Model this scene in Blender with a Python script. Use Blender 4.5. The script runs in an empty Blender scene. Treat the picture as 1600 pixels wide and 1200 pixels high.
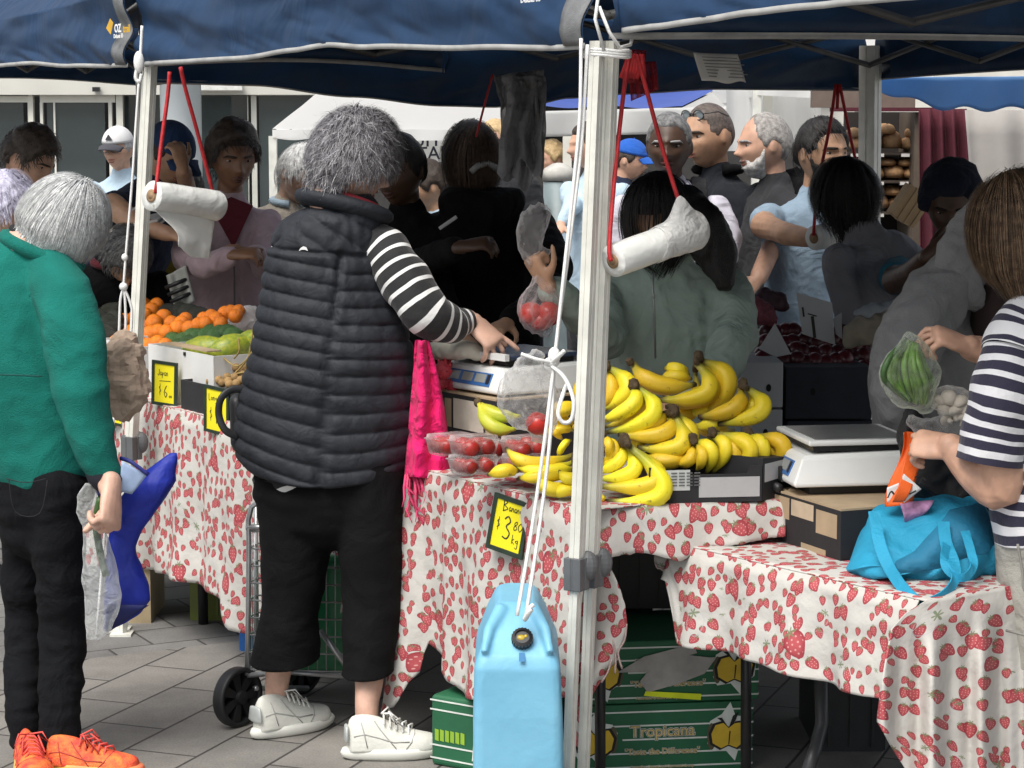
import bpy, bmesh, math, random
from mathutils import Vector as V, Matrix, noise
PI = math.pi; rad = math.radians
rnd = random.Random(11)
SC = bpy.context.scene; COL = SC.collection
FOC = 3422.0; CH = 1.65; PT = math.atan(390/FOC); CP, SP = math.cos(PT), math.sin(PT)

def ray(px, py):
    u = (px-800)/FOC; v = (600-py)/FOC
    return V((u, CP+v*SP, -SP+v*CP))
def at(px, py, Y):                       # photo pixel at world depth Y -> point
    d = ray(px, py); return V((0, 0, CH)) + d*(Y/d.y)
def onz(px, py, z):                      # photo pixel on the level plane z -> point
    d = ray(px, py); return V((0, 0, CH)) + d*((z-CH)/d.z)
def proj(p):
    v = V(p)-V((0, 0, CH)); f = v.y*CP-v.z*SP; return 800+FOC*v.x/f, 600-FOC*(v.y*SP+v.z*CP)/f
def mpx(Y): return Y/FOC                 # metres per photo pixel at depth Y
def lerp(a, b, t): return a+(b-a)*t
def sstep(a, b, x):
    t = max(0, min(1, (x-a)/(b-a))); return t*t*(3-2*t)
def nz(p, f, s=0): return noise.noise(V((p[0]*f+s, p[1]*f-s*1.7, p[2]*f+s*.6)))
def catmull(P, k):
    if len(P) < 3 or k < 2: return [list(p) for p in P]
    out = []
    for i in range(len(P)-1):
        a = P[max(i-1, 0)]; b = P[i]; c = P[i+1]; d = P[min(i+2, len(P)-1)]
        for j in range(k):
            t = j/k
            out.append([.5*((2*b[m])+(-a[m]+c[m])*t+(2*a[m]-5*b[m]+4*c[m]-d[m])*t*t+(-a[m]+3*b[m]-3*c[m]+d[m])*t**3) for m in range(len(b))])
    out.append(list(P[-1])); return out

# ---------------------------------------------------------------- materials
def M(name, col, rough=.8, var=.12, vs=18., bump=0., bs=120., sheen=0., metal=0., trans=0., spec=.5, alpha=1., col2=None, rnd_obj=0., rnd_isl=0., coat=0., sss=0., bs2=None, bump2=0., thin=False):
    m = bpy.data.materials.new(name); m.use_nodes = True
    nt = m.node_tree; N = nt.nodes; L = nt.links; b = N['Principled BSDF']
    b.inputs['Roughness'].default_value = rough; b.inputs['Metallic'].default_value = metal
    b.inputs['Transmission Weight'].default_value = trans; b.inputs['Alpha'].default_value = alpha
    b.inputs['Specular IOR Level'].default_value = spec; b.inputs['Coat Weight'].default_value = coat
    if sheen: b.inputs['Sheen Weight'].default_value = sheen; b.inputs['Sheen Roughness'].default_value = .6
    if sss: b.inputs['Subsurface Weight'].default_value = sss; b.inputs['Subsurface Radius'].default_value = (.012, .005, .003)
    tc = N.new('ShaderNodeTexCoord')
    n = N.new('ShaderNodeTexNoise'); n.inputs['Scale'].default_value = vs; n.inputs['Detail'].default_value = 5
    L.new(tc.outputs['Object'], n.inputs['Vector'])
    r = N.new('ShaderNodeValToRGB'); c = V(col); c2 = V(col2) if col2 else None
    lo = c*(1-var) if c2 is None else c; hi = c*(1+var) if c2 is None else c2
    r.color_ramp.elements[0].position = .32; r.color_ramp.elements[1].position = .68
    r.color_ramp.elements[0].color = (*lo, 1); r.color_ramp.elements[1].color = (*hi, 1)
    L.new(n.outputs['Fac'], r.inputs['Fac']); out = r.outputs['Color']
    if rnd_obj or rnd_isl:
        g = N.new('ShaderNodeHueSaturation'); mr = N.new('ShaderNodeMapRange'); k = rnd_obj or rnd_isl
        mr.inputs['To Min'].default_value = 1-k; mr.inputs['To Max'].default_value = 1+k
        src = N.new('ShaderNodeObjectInfo').outputs['Random'] if rnd_obj else N.new('ShaderNodeNewGeometry').outputs['Random Per Island']
        L.new(src, mr.inputs['Value']); L.new(mr.outputs['Result'], g.inputs['Value']); L.new(out, g.inputs['Color']); out = g.outputs['Color']
    L.new(out, b.inputs['Base Color'])
    if bump:
        n2 = N.new('ShaderNodeTexNoise'); n2.inputs['Scale'].default_value = bs; n2.inputs['Detail'].default_value = 4
        L.new(tc.outputs['Object'], n2.inputs['Vector'])
        bp = N.new('ShaderNodeBump'); bp.inputs['Strength'].default_value = bump; bp.inputs['Distance'].default_value = .01
        L.new(n2.outputs['Fac'], bp.inputs['Height']); L.new(bp.outputs['Normal'], b.inputs['Normal'])
        if bump2:
            n3 = N.new('ShaderNodeTexNoise'); n3.inputs['Scale'].default_value = bs2; n3.inputs['Detail'].default_value = 3; n3.inputs['Distortion'].default_value = .8
            L.new(tc.outputs['Object'], n3.inputs['Vector'])
            bq = N.new('ShaderNodeBump'); bq.inputs['Strength'].default_value = bump2; bq.inputs['Distance'].default_value = .04
            L.new(n3.outputs['Fac'], bq.inputs['Height']); L.new(bq.outputs['Normal'], bp.inputs['Normal'])
    m['b'] = 1
    return m
def film(name, col, op, rough=.25):       # thin clear or milky plastic: glossy sheet mixed with transparency
    m = bpy.data.materials.new(name); m.use_nodes = True; nt = m.node_tree; N = nt.nodes; L = nt.links
    b = N['Principled BSDF']; b.inputs['Base Color'].default_value = (*col, 1); b.inputs['Roughness'].default_value = rough
    o = N['Material Output']; t = N.new('ShaderNodeBsdfTransparent'); mx = N.new('ShaderNodeMixShader')
    lw = N.new('ShaderNodeLayerWeight'); lw.inputs['Blend'].default_value = .35
    tc = N.new('ShaderNodeTexCoord'); n = N.new('ShaderNodeTexNoise'); n.inputs['Scale'].default_value = 20; n.inputs['Detail'].default_value = 5; n.inputs['Distortion'].default_value = 1.6
    L.new(tc.outputs['Object'], n.inputs['Vector'])
    ma = N.new('ShaderNodeMath'); ma.operation = 'MULTIPLY_ADD'; ma.inputs[1].default_value = .75; ma.inputs[2].default_value = op
    L.new(lw.outputs['Facing'], ma.inputs[0])
    mb_ = N.new('ShaderNodeMath'); mb_.operation = 'MULTIPLY_ADD'; mb_.inputs[1].default_value = .5; mb_.use_clamp = True
    mc = N.new('ShaderNodeMath'); mc.operation = 'SUBTRACT'; mc.inputs[1].default_value = .5
    L.new(n.outputs['Fac'], mc.inputs[0]); L.new(mc.outputs[0], mb_.inputs[0]); L.new(ma.outputs[0], mb_.inputs[2])
    bp = N.new('ShaderNodeBump'); bp.inputs['Strength'].default_value = .9; bp.inputs['Distance'].default_value = .03
    L.new(n.outputs['Fac'], bp.inputs['Height']); L.new(bp.outputs['Normal'], b.inputs['Normal'])
    L.new(mb_.outputs[0], mx.inputs['Fac']); tl = N.new('ShaderNodeBsdfTranslucent'); tl.inputs['Color'].default_value = (*[min(.95, c*1.1) for c in col], 1); m2 = N.new('ShaderNodeMixShader'); m2.inputs[0].default_value = .45; L.new(b.outputs[0], m2.inputs[1]); L.new(tl.outputs[0], m2.inputs[2]); L.new(t.outputs[0], mx.inputs[1]); L.new(m2.outputs[0], mx.inputs[2]); L.new(mx.outputs[0], o.inputs['Surface'])
    return m
def translucent(m, f, col):                # thin vinyl that lets daylight through
    nt = m.node_tree; N = nt.nodes; L = nt.links; t = N.new('ShaderNodeBsdfTranslucent'); t.inputs['Color'].default_value = (*col, 1); x = N.new('ShaderNodeMixShader'); x.inputs[0].default_value = f
    L.new(N['Principled BSDF'].outputs[0], x.inputs[1]); L.new(t.outputs[0], x.inputs[2]); L.new(x.outputs[0], N['Material Output'].inputs['Surface']); return m
_mc = {}
def MC(col, rough=.8, **k):               # cached plain material
    key = (tuple(col), rough, tuple(sorted(k.items())))
    if key not in _mc: _mc[key] = M('surface', col, rough, **k)
    return _mc[key]

# ---------------------------------------------------------------- mesh builder
class MB:
    def __init__(s): s.v = []; s.f = []; s.mi = []; s.uv = {}
    def add(s, vs, fs, mi=0, uvs=None):
        o = len(s.v); s.v += [V(p) for p in vs]
        for k, f in enumerate(fs):
            if uvs: s.uv[len(s.f)] = [uvs[i] for i in f]
            s.f.append([i+o for i in f]); s.mi.append(mi)
        return s
    def box(s, c, d, R=None, mi=0):
        c = V(c); h = V(d)/2; vs = []
        for z in (-1, 1):
            for y in (-1, 1):
                for x in (-1, 1):
                    p = V((x*h.x, y*h.y, z*h.z)); vs.append(c+(R @ p if R else p))
        return s.add(vs, [(0, 2, 3, 1), (4, 5, 7, 6), (0, 1, 5, 4), (2, 6, 7, 3), (0, 4, 6, 2), (1, 3, 7, 5)], mi)
    def rings(s, R, cap=True, mi=0, uvs=None, closed=True):
        n = len(R[0]); vs = [p for r in R for p in r]; fs = []; uu = []
        for i in range(len(R)-1):
            for j in range(n if closed else n-1):
                k = (j+1) % n; fs.append((i*n+j, i*n+k, (i+1)*n+k, (i+1)*n+j))
        if uvs is not None:
            o = len(s.v); s.v += [V(p) for p in vs]
            for i in range(len(R)-1):
                for j in range(n if closed else n-1):
                    k = (j+1) % n; u0, u1 = j/n, (j+1)/n
                    s.uv[len(s.f)] = [(u0, uvs[i]), (u1, uvs[i]), (u1, uvs[i+1]), (u0, uvs[i+1])]
                    s.f.append([i*n+j+o, i*n+k+o, (i+1)*n+k+o, (i+1)*n+j+o]); s.mi.append(mi)
            if cap:
                s.f.append([o+j for j in reversed(range(n))]); s.mi.append(mi); s.f.append([o+(len(R)-1)*n+j for j in range(n)]); s.mi.append(mi)
            return s
        if cap and closed: fs += [tuple(reversed(range(n))), tuple((len(R)-1)*n+j for j in range(n))]
        return s.add(vs, fs, mi)
    def tube(s, P, r, n=8, mi=0, up=None, sq=1., uv=False, round_=False):   # swept round or flattened section; r number or list
        P = [V(p) for p in P]; m = len(P); rr = r if isinstance(r, (list, tuple)) else [r]*m
        R = []; A = None; L = 0; us = []
        for i, p in enumerate(P):
            T = (P[min(i+1, m-1)]-P[max(i-1, 0)]).normalized()
            if A is None:
                u = V(up) if up else (V((0, 1, 0)) if abs(T.y) < .9 else V((1, 0, 0)))
                A = T.cross(u).normalized()
            else:
                A = (A-T*A.dot(T)).normalized()
            B = T.cross(A)
            if i: L += (p-P[i-1]).length
            us.append(L)
            R.append([p+A*math.cos(2*PI*j/n)*rr[i]+B*math.sin(2*PI*j/n)*rr[i]*sq for j in range(n)])
        return s.rings(R, True, mi, us if uv else None)
    def lathe(s, prof, c=(0, 0, 0), n=24, mi=0, Mx=None):  # (r, z) profile
        c = V(c); R = [[(Mx @ V((r*math.cos(2*PI*j/n), r*math.sin(2*PI*j/n), z)) if Mx else V((r*math.cos(2*PI*j/n), r*math.sin(2*PI*j/n), z)))+c for j in range(n)] for r, z in prof]
        return s.rings(R, True, mi)
    def ball(s, c, r, n=10, m=8, R=None, mi=0):
        c = V(c); r = V(r) if hasattr(r, '__len__') else V((r, r, r)); RR = []
        for i in range(m+1):
            th = PI*i/m; z = -math.cos(th); q = max(math.sin(th), .02)
            ring = []
            for j in range(n):
                p = V((q*math.cos(2*PI*j/n)*r.x, q*math.sin(2*PI*j/n)*r.y, z*r.z)); ring.append(c+(R @ p if R else p))
            RR.append(ring)
        return s.rings(RR, True, mi)
    def grid(s, fn, nu, nv, mi=0, uvfn=None):
        vs = []; uv = []
        for i in range(nu+1):
            for j in range(nv+1):
                vs.append(fn(i/nu, j/nv)); uv.append(uvfn(i/nu, j/nv) if uvfn else (i/nu, j/nv))
        fs = [(i*(nv+1)+j, (i+1)*(nv+1)+j, (i+1)*(nv+1)+j+1, i*(nv+1)+j+1) for i in range(nu) for j in range(nv)]
        return s.add(vs, fs, mi, uv)
    def prism(s, poly, o, X, Z, T, mi=0):   # outline poly (x,z) in frame o,X,Z extruded along T
        o, X, Z, T = V(o), V(X), V(Z), V(T); n = len(poly)
        a = [o+X*p[0]+Z*p[1] for p in poly]; b = [p+T for p in a]
        return s.add(a+b, [tuple(range(n)), tuple(reversed(range(n, 2*n)))]+[(i, i+n, (i+1) % n+n, (i+1) % n) for i in range(n)], mi)
    def chain(s, P, k=3, n=14, caps=True):  # fleshy limb: pts (px,py,Y,ra_px[,rb_px]); side axis in picture plane, depth axis away
        Q = [list(p)+[p[3]] if len(p) == 4 else list(p) for p in P]
        return s.chain3([(at(p[0], p[1], p[2]), p[3]*mpx(p[2]), p[4]*mpx(p[2])) for p in catmull(Q, k)], n, caps)
    def chain3(s, Q, n=14, caps=True, side=None):
        c = [V(q[0]) for q in Q]; m = len(c); fr = []
        for i in range(m):
            T = c[min(i+1, m-1)]-c[max(i-1, 0)]
            T = T.normalized() if T.length > 1e-6 else V((0, 0, 1))
            A = T.cross(V(side) if side else V((0, 1, 0)))
            if A.length < .25: A = T.cross(V((1, 0, 0.2)))
            A.normalize(); fr.append((T, A, A.cross(T)))
        for i in range(1, m):
            T, A, B = fr[i]
            if A.dot(fr[i-1][1]) < 0: fr[i] = (T, -A, -B)
        def ring(i, sc, off):
            T, A, B = fr[i]; a, b = Q[i][1]*sc, Q[i][2]*sc
            return [c[i]+T*off+A*math.cos(2*PI*j/n)*a+B*math.sin(2*PI*j/n)*b for j in range(n)]
        R = []
        if caps:
            q = min(Q[0][1], Q[0][2]); R += [ring(0, .15, -q*.98), ring(0, .6, -q*.8), ring(0, .87, -q*.5)]
        R += [ring(i, 1, 0) for i in range(m)]
        if caps:
            q = min(Q[-1][1], Q[-1][2]); R += [ring(m-1, .87, q*.5), ring(m-1, .6, q*.8), ring(m-1, .15, q*.98)]
        return s.rings(R, True)
    def mesh(s, name='mesh'):
        me = bpy.data.meshes.new(name); me.from_pydata([tuple(p) for p in s.v], [], s.f); me.validate(); me.update()
        return me
    def out(s, name, mats, parent=None, smooth=True, loc=None, flat_mi=()):
        me = bpy.data.meshes.new(name); me.from_pydata([tuple(p) for p in s.v], [], s.f)
        if s.uv:
            ul = me.uv_layers.new(name='UVMap')
            for k, p in enumerate(me.polygons):
                if k in s.uv:
                    for li, t in zip(p.loop_indices, s.uv[k]): ul.data[li].uv = t
        for k, p in enumerate(me.polygons): p.material_index = s.mi[k]; p.use_smooth = smooth
        if smooth == 'auto': pass
        return place(me, name, mats, parent, loc)

def place(me, name, mats, parent=None, loc=None):     # me holds world coordinates
    o = bpy.data.objects.new(name, me); COL.objects.link(o)
    for m in (mats if isinstance(mats, (list, tuple)) else [mats]): me.materials.append(m)
    if parent:
        o.parent = parent; off = V(parent['o']); o['o'] = tuple(off); me.transform(Matrix.Translation(-off))
    else:
        if loc is None:
            vs = [v.co for v in me.vertices]
            loc = V((sum(v.x for v in vs)/len(vs), sum(v.y for v in vs)/len(vs), min(v.z for v in vs)))
        me.transform(Matrix.Translation(-V(loc))); o.location = loc; o['o'] = tuple(loc)
    me.update(); return o
def sharp(o, ang=35):
    me = o.data; me.update()
    for p in me.polygons: p.use_smooth = True
    bm = bmesh.new(); bm.from_mesh(me)
    for e in bm.edges:
        if len(e.link_faces) == 2 and e.calc_face_angle(0) > rad(ang): e.smooth = False
    bm.to_mesh(me); bm.free(); return o
def bev(o, w=.004, seg=2):
    m = o.modifiers.new('bevel', 'BEVEL'); m.width = w; m.segments = seg; m.limit_method = 'ANGLE'; m.angle_limit = rad(40); return o
def thick(o, t=.003, off=0):
    m = o.modifiers.new('thickness', 'SOLIDIFY'); m.thickness = t; m.offset = off; return o
def tag(o, label, cat, group=None, kind=None):
    o['label'] = label; o['category'] = cat
    if group: o['group'] = group
    if kind: o['kind'] = kind
    return o
def struct(o): o['kind'] = 'structure'; return o
def thing(name, loc, label, cat, group=None):
    o = bpy.data.objects.new(name, None); COL.objects.link(o); o.location = loc; o['o'] = tuple(loc); o.empty_display_size = .1
    return tag(o, label, cat, group)
def dup(root, loc, label=None, rot=None, scale=None):
    r = root.copy(); COL.objects.link(r); r.location = loc; r['o'] = tuple(loc)
    if rot is not None: r.rotation_euler = rot
    if scale is not None: r.scale = scale if hasattr(scale, '__len__') else (scale,)*3
    if label: r['label'] = label
    for ch in root.children:
        c = ch.copy(); COL.objects.link(c); c.parent = r
        for g in ch.children:
            d = g.copy(); COL.objects.link(d); d.parent = c
    return r

TMP = bpy.data.collections.new('tmp')
def solid(mb, voxel=.01, it=3, fac=.5):     # union of overlapping closed shapes into ONE continuous skin
    o = bpy.data.objects.new('tmp', mb.mesh()); COL.objects.link(o)
    m = o.modifiers.new('r', 'REMESH'); m.mode = 'VOXEL'; m.voxel_size = voxel
    if it: q = o.modifiers.new('s', 'SMOOTH'); q.iterations = it; q.factor = fac
    dg = bpy.context.evaluated_depsgraph_get(); me = bpy.data.meshes.new_from_object(o.evaluated_get(dg))
    bpy.data.objects.remove(o)
    for p in me.polygons: p.use_smooth = True
    return me
def hem_cut(me, co, no):               # trim a garment to a clean open hem
    bm = bmesh.new(); bm.from_mesh(me); bmesh.ops.bisect_plane(bm, geom=bm.verts[:]+bm.edges[:]+bm.faces[:], plane_co=co, plane_no=no, clear_outer=True); bm.to_mesh(me); bm.free(); return me
def crease(me, amp, f=(9, 9, 5), seed=0, ridge=True, fn=None):
    if amp <= 0: return me
    me.update(); out = []
    for v in me.vertices:
        p = v.co; q = V((p.x*f[0]+seed, p.y*f[1]-seed, p.z*f[2]+seed*.3)); a = noise.noise(q); b = noise.noise(q*2.3+V((7, 3, 1)))
        d = (.5-abs(a)*1.6)*.65+(.4-abs(b)*1.2)*.35 if ridge else a*.7+b*.3
        out.append(p+v.normal*d*amp*(fn(p) if fn else 1))
    for v, p in zip(me.vertices, out): v.co = p
    me.update(); return me
def txt(mb, s, o, X, Z, size, mi=0, lift=.0015, bold=0, center=True):   # flat lettering laid on the plane o,X,Z
    cu = bpy.data.curves.new('t', 'FONT'); cu.body = s; cu.size = 1; cu.align_x = 'CENTER' if center else 'LEFT'; cu.offset = bold; cu.resolution_u = 3
    ob = bpy.data.objects.new('t', cu); COL.objects.link(ob)
    dg = bpy.context.evaluated_depsgraph_get(); me = bpy.data.meshes.new_from_object(ob.evaluated_get(dg))
    bpy.data.objects.remove(ob); X = V(X).normalized(); Z = V(Z).normalized(); Nn = X.cross(Z)
    mb.add([V(o)+X*v.co.x*size+Z*v.co.y*size+Nn*lift for v in me.vertices], [list(p.vertices) for p in me.polygons], mi)
    bpy.data.meshes.remove(me)
def stroke(mb, pts, o, X, Z, w, mi=0, lift=.0015):           # one pen stroke on the plane o,X,Z
    X = V(X).normalized(); Z = V(Z).normalized(); Nn = X.cross(Z); Q = catmull(pts, 4); vs = []; m = len(Q)
    for i, q in enumerate(Q):
        a, b = Q[max(i-1, 0)], Q[min(i+1, m-1)]; d = V((b[0]-a[0], b[1]-a[1])); d = d.normalized() if d.length > 0 else V((1, 0))
        for sg in (-1, 1): vs.append(V(o)+X*(q[0]-sg*d.y*w/2)+Z*(q[1]+sg*d.x*w/2)+Nn*lift)
    mb.add(vs, [(2*i, 2*i+1, 2*i+3, 2*i+2) for i in range(m-1)], mi)

# ---------------------------------------------------------------- camera, light
cam = bpy.data.cameras.new('camera'); co = bpy.data.objects.new('camera', cam); COL.objects.link(co); SC.camera = co
cam.sensor_width = 36; cam.lens = FOC/1600*36; cam.clip_end = 2000; cam.clip_start = .1
co.location = (0, 0, CH); co.rotation_euler = (PI/2-PT, 0, 0)
W = bpy.data.worlds.new('World'); SC.world = W; W.use_nodes = True
sky = W.node_tree.nodes.new('ShaderNodeTexSky'); sky.sky_type = 'NISHITA'; sky.sun_disc = False
EL, AZ = rad(58), rad(212)          # high soft sun behind the camera, a little to its left
sky.sun_elevation = EL; sky.sun_rotation = AZ; sky.air_density = 1.0; sky.dust_density = 3.0; sky.ozone_density = .6
bg = W.node_tree.nodes['Background']; bg.inputs['Strength'].default_value = .105
hs_ = W.node_tree.nodes.new('ShaderNodeHueSaturation'); hs_.inputs['Saturation'].default_value = .35      # high thin cloud: a nearly neutral sky
W.node_tree.links.new(sky.outputs[0], hs_.inputs['Color']); W.node_tree.links.new(hs_.outputs[0], bg.inputs['Color'])
sl = bpy.data.lights.new('sun', 'SUN'); sl.energy = 2.1; sl.angle = rad(34); sl.color = (1, .96, .9)
so = bpy.data.objects.new('sun', sl); COL.objects.link(so)
so.rotation_euler = V((math.sin(AZ)*math.cos(EL), math.cos(AZ)*math.cos(EL), math.sin(EL))).to_track_quat('Z', 'Y').to_euler()
vs_ = SC.view_settings; vs_.view_transform = 'Standard'; vs_.look = 'None'; vs_.gamma = 1; vs_.exposure = .78
SC.cycles.max_bounces = 6; SC.cycles.transparent_max_bounces = 12
# ---------------------------------------------------------------- ground: concrete pavers
def ground_mat():
    m = bpy.data.materials.new('pavers'); m.use_nodes = True; nt = m.node_tree; N = nt.nodes; L = nt.links; b = N['Principled BSDF']
    tc = N.new('ShaderNodeTexCoord')
    def brick(rot, w, h, c1, c2, mc):
        mp = N.new('ShaderNodeMapping'); mp.inputs['Rotation'].default_value = (0, 0, rot); L.new(tc.outputs['Object'], mp.inputs['Vector'])
        k = N.new('ShaderNodeTexBrick'); k.inputs['Scale'].default_value = 1; k.inputs['Brick Width'].default_value = w; k.inputs['Row Height'].default_value = h
        k.inputs['Mortar Size'].default_value = .005; k.inputs['Mortar Smooth'].default_value = .4; k.inputs['Bias'].default_value = 0
        k.inputs['Color1'].default_value = (*c1, 1); k.inputs['Color2'].default_value = (*c2, 1); k.inputs['Mortar'].default_value = (*mc, 1)
        L.new(mp.outputs[0], k.inputs['Vector']); return k
    a = brick(rad(-69.5), .42, .214, (.17, .162, .148), (.225, .212, .193), (.045, .04, .037))
    c = brick(rad(-28), .3, .21, (.15, .147, .143), (.19, .185, .175), (.05, .047, .045))
    sx = N.new('ShaderNodeSeparateXYZ'); L.new(tc.outputs['Object'], sx.inputs[0])
    ma = N.new('ShaderNodeMath'); ma.operation = 'MULTIPLY_ADD'; ma.inputs[1].default_value = -.54; L.new(sx.outputs['X'], ma.inputs[0]); L.new(sx.outputs['Y'], ma.inputs[2])
    gt = N.new('ShaderNodeMath'); gt.operation = 'GREATER_THAN'; gt.inputs[1].default_value = 7.52; L.new(ma.outputs[0], gt.inputs[0])
    mx = N.new('ShaderNodeMix'); mx.data_type = 'RGBA'; L.new(gt.outputs[0], mx.inputs['Factor']); L.new(a.outputs['Color'], mx.inputs['A']); L.new(c.outputs['Color'], mx.inputs['B'])
    n = N.new('ShaderNodeTexNoise'); n.inputs['Scale'].default_value = 2.3; n.inputs['Detail'].default_value = 8; n.inputs['Roughness'].default_value = .7; L.new(tc.outputs['Object'], n.inputs['Vector'])
    r = N.new('ShaderNodeMapRange'); r.inputs['From Min'].default_value = .3; r.inputs['From Max'].default_value = .7; r.inputs['To Min'].default_value = .68; r.inputs['To Max'].default_value = 1.25; L.new(n.outputs['Fac'], r.inputs['Value'])
    n2 = N.new('ShaderNodeTexNoise'); n2.inputs['Scale'].default_value = 160; n2.inputs['Detail'].default_value = 3; L.new(tc.outputs['Object'], n2.inputs['Vector'])
    r2 = N.new('ShaderNodeMapRange'); r2.inputs['From Min'].default_value = .3; r2.inputs['From Max'].default_value = .7; r2.inputs['To Min'].default_value = .82; r2.inputs['To Max'].default_value = 1.15; L.new(n2.outputs['Fac'], r2.inputs['Value'])
    mu = N.new('ShaderNodeMath'); mu.operation = 'MULTIPLY'; L.new(r.outputs[0], mu.inputs[0]); L.new(r2.outputs[0], mu.inputs[1])
    h = N.new('ShaderNodeHueSaturation'); L.new(mx.outputs['Result'], h.inputs['Color']); L.new(mu.outputs[0], h.inputs['Value']); L.new(h.outputs['Color'], b.inputs['Base Color'])
    bm_ = N.new('ShaderNodeMix'); bm_.data_type = 'FLOAT'; L.new(gt.outputs[0], bm_.inputs['Factor']); L.new(a.outputs['Fac'], bm_.inputs['A']); L.new(c.outputs['Fac'], bm_.inputs['B'])
    bp = N.new('ShaderNodeBump'); bp.inputs['Strength'].default_value = .6; bp.inputs['Distance'].default_value = .006; bp.invert = True; L.new(bm_.outputs['Result'], bp.inputs['Height'])
    bq = N.new('ShaderNodeBump'); bq.inputs['Strength'].default_value = .25; bq.inputs['Distance'].default_value = .003; L.new(n2.outputs['Fac'], bq.inputs['Height']); L.new(bq.outputs[0], bp.inputs['Normal'])
    L.new(bp.outputs[0], b.inputs['Normal']); b.inputs['Roughness'].default_value = .72
    return m
g = MB().add([(-150, -60, 0), (150, -60, 0), (150, 400, 0), (-150, 400, 0)], [(0, 1, 2, 3)]).out('ground', ground_mat(), smooth=False, loc=(0, 0, 0)); struct(g)

# ---------------------------------------------------------------- shared materials
white_alu = M('white_aluminium', (.70, .69, .62), .35, var=.05, vs=9, bump=.05, bs=40)
alu_dirty = M('pole_enamel', (.66, .66, .60), .42, var=.12, vs=14, bump=.06, bs=60)
dark_glass = M('dark_glass', (.05, .066, .068), .04, var=.3, vs=.6, spec=.8)  # teal grey base colour stands in for reflected sky and tents
concrete = M('render_wall', (.62, .60, .54), .8, var=.1, vs=3)
grey_plast = M('grey_plastic', (.11, .115, .12), .5, var=.1)
black_plast = M('black_plastic', (.012, .012, .013), .45, var=.2)
black_metal = M('black_metal', (.014, .014, .016), .4, var=.3)
white_cloth = M('white_canvas', (.82, .82, .80), .8, var=.04, vs=3, bump=.25, bs=9)
cord_white = M('white_cord', (.82, .82, .80), .7, var=.06, bump=.4, bs=420)

# ---------------------------------------------------------------- building with sliding doors
BY = 25.0
def bx(x0, y0, x1, y1, Y, d=.1): # box covering a photo rectangle at depth Y
    a = at(x0, y0, Y); b = at(x1, y1, Y); return V(((a.x+b.x)/2, Y+d/2, (a.z+b.z)/2)), V((abs(b.x-a.x), d, abs(a.z-b.z)))
bld = thing('building', (-3.5, BY, 0), 'pale rendered building with white framed sliding glass doors behind the stalls', 'building')
def bpart(name, rects, mat, Y=BY, d=.1, par=bld):
    m = MB()
    for r in rects: m.box(*bx(*r, Y, d))
    return m.out(name, mat, par, smooth=False)
w = MB(); a = at(-700, 0, BY); c = at(1800, 0, BY)
w.box(((a.x+c.x)/2, BY+.75, 4.2), (c.x-a.x, .9, 4.2)); w.box((a.x+1, BY+.75, 1.05), (2.2, .9, 2.1)); w.box((c.x-2, BY+.75, 1.05), (4, .9, 2.1))
w.out('wall', concrete, bld, smooth=False)
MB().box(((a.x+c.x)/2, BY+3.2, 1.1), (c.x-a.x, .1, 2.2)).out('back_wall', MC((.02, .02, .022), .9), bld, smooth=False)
bpart('fascia', [(-300, 118, 1300, 148)], M('fascia_panel', (.58, .57, .52), .5, var=.06, vs=2), BY+.15, .12)
bpart('light_strip', [(301, 128, 378, 141)], M('strip_light', (.85, .85, .8), .5), BY+.02, .1)
MB().box(*bx(144, 136, 155, 143, BY+.05, .08)).out('door_sensor', black_plast, bld, smooth=False)
def door(x0, x1, y0, fw, post=None, label=None, par=bld):
    f = MB()
    f.box(*bx(x0, y0, x1, y0+fw*1.1, BY+.30, .07)); f.box(*bx(x0, y0+fw*1.1, x0+fw, 436, BY+.30, .07)); f.box(*bx(x1-fw, y0+fw*1.1, x1, 436, BY+.30, .07))
    f.box(*bx(x0+fw, 424, x1-fw, 436, BY+.30, .07))
    if post: f.box(*bx(post[0], y0+fw*1.1, post[1], 424, BY+.31, .05))
    d = f.out('sliding_door', white_alu, par, smooth=False)
    gl = MB().box(*bx(x0+fw, y0+fw, x1-fw, 426, BY+.34, .015)).out('pane', dark_glass, d, smooth=False)
    return d
for r_ in [(44, 148, 58, 436), (181, 148, 197, 436), (508, 150, 518, 436), (522, 130, 540, 436), (386, 134, 391, 436)]: bpart('door_post', [r_], white_alu, BY+.28, .09)
door(-70, 52, 150, 9); door(62, 180, 148, 11, (83, 92)); door(392, 506, 136, 12, (488, 496)); door(526, 660, 134, 8)
MB().box(*bx(196, 150, 392, 436, BY+.5, .02)).out('pane', dark_glass, bld, smooth=False)
cc = at(287, 436, 24.2); cyl = MB()
cyl.lathe([(.235, 0), (.235, .02), (.225, .03), (.225, 2.75), (.26, 2.76), (.26, 3.0)], (cc.x, 24.2, 0), 40)
tag(cyl.out('column', M('column_paint', (.55, .60, .62), .35, var=.06, vs=2)), 'round pale grey column standing in front of the glass doors', 'column')

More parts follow.
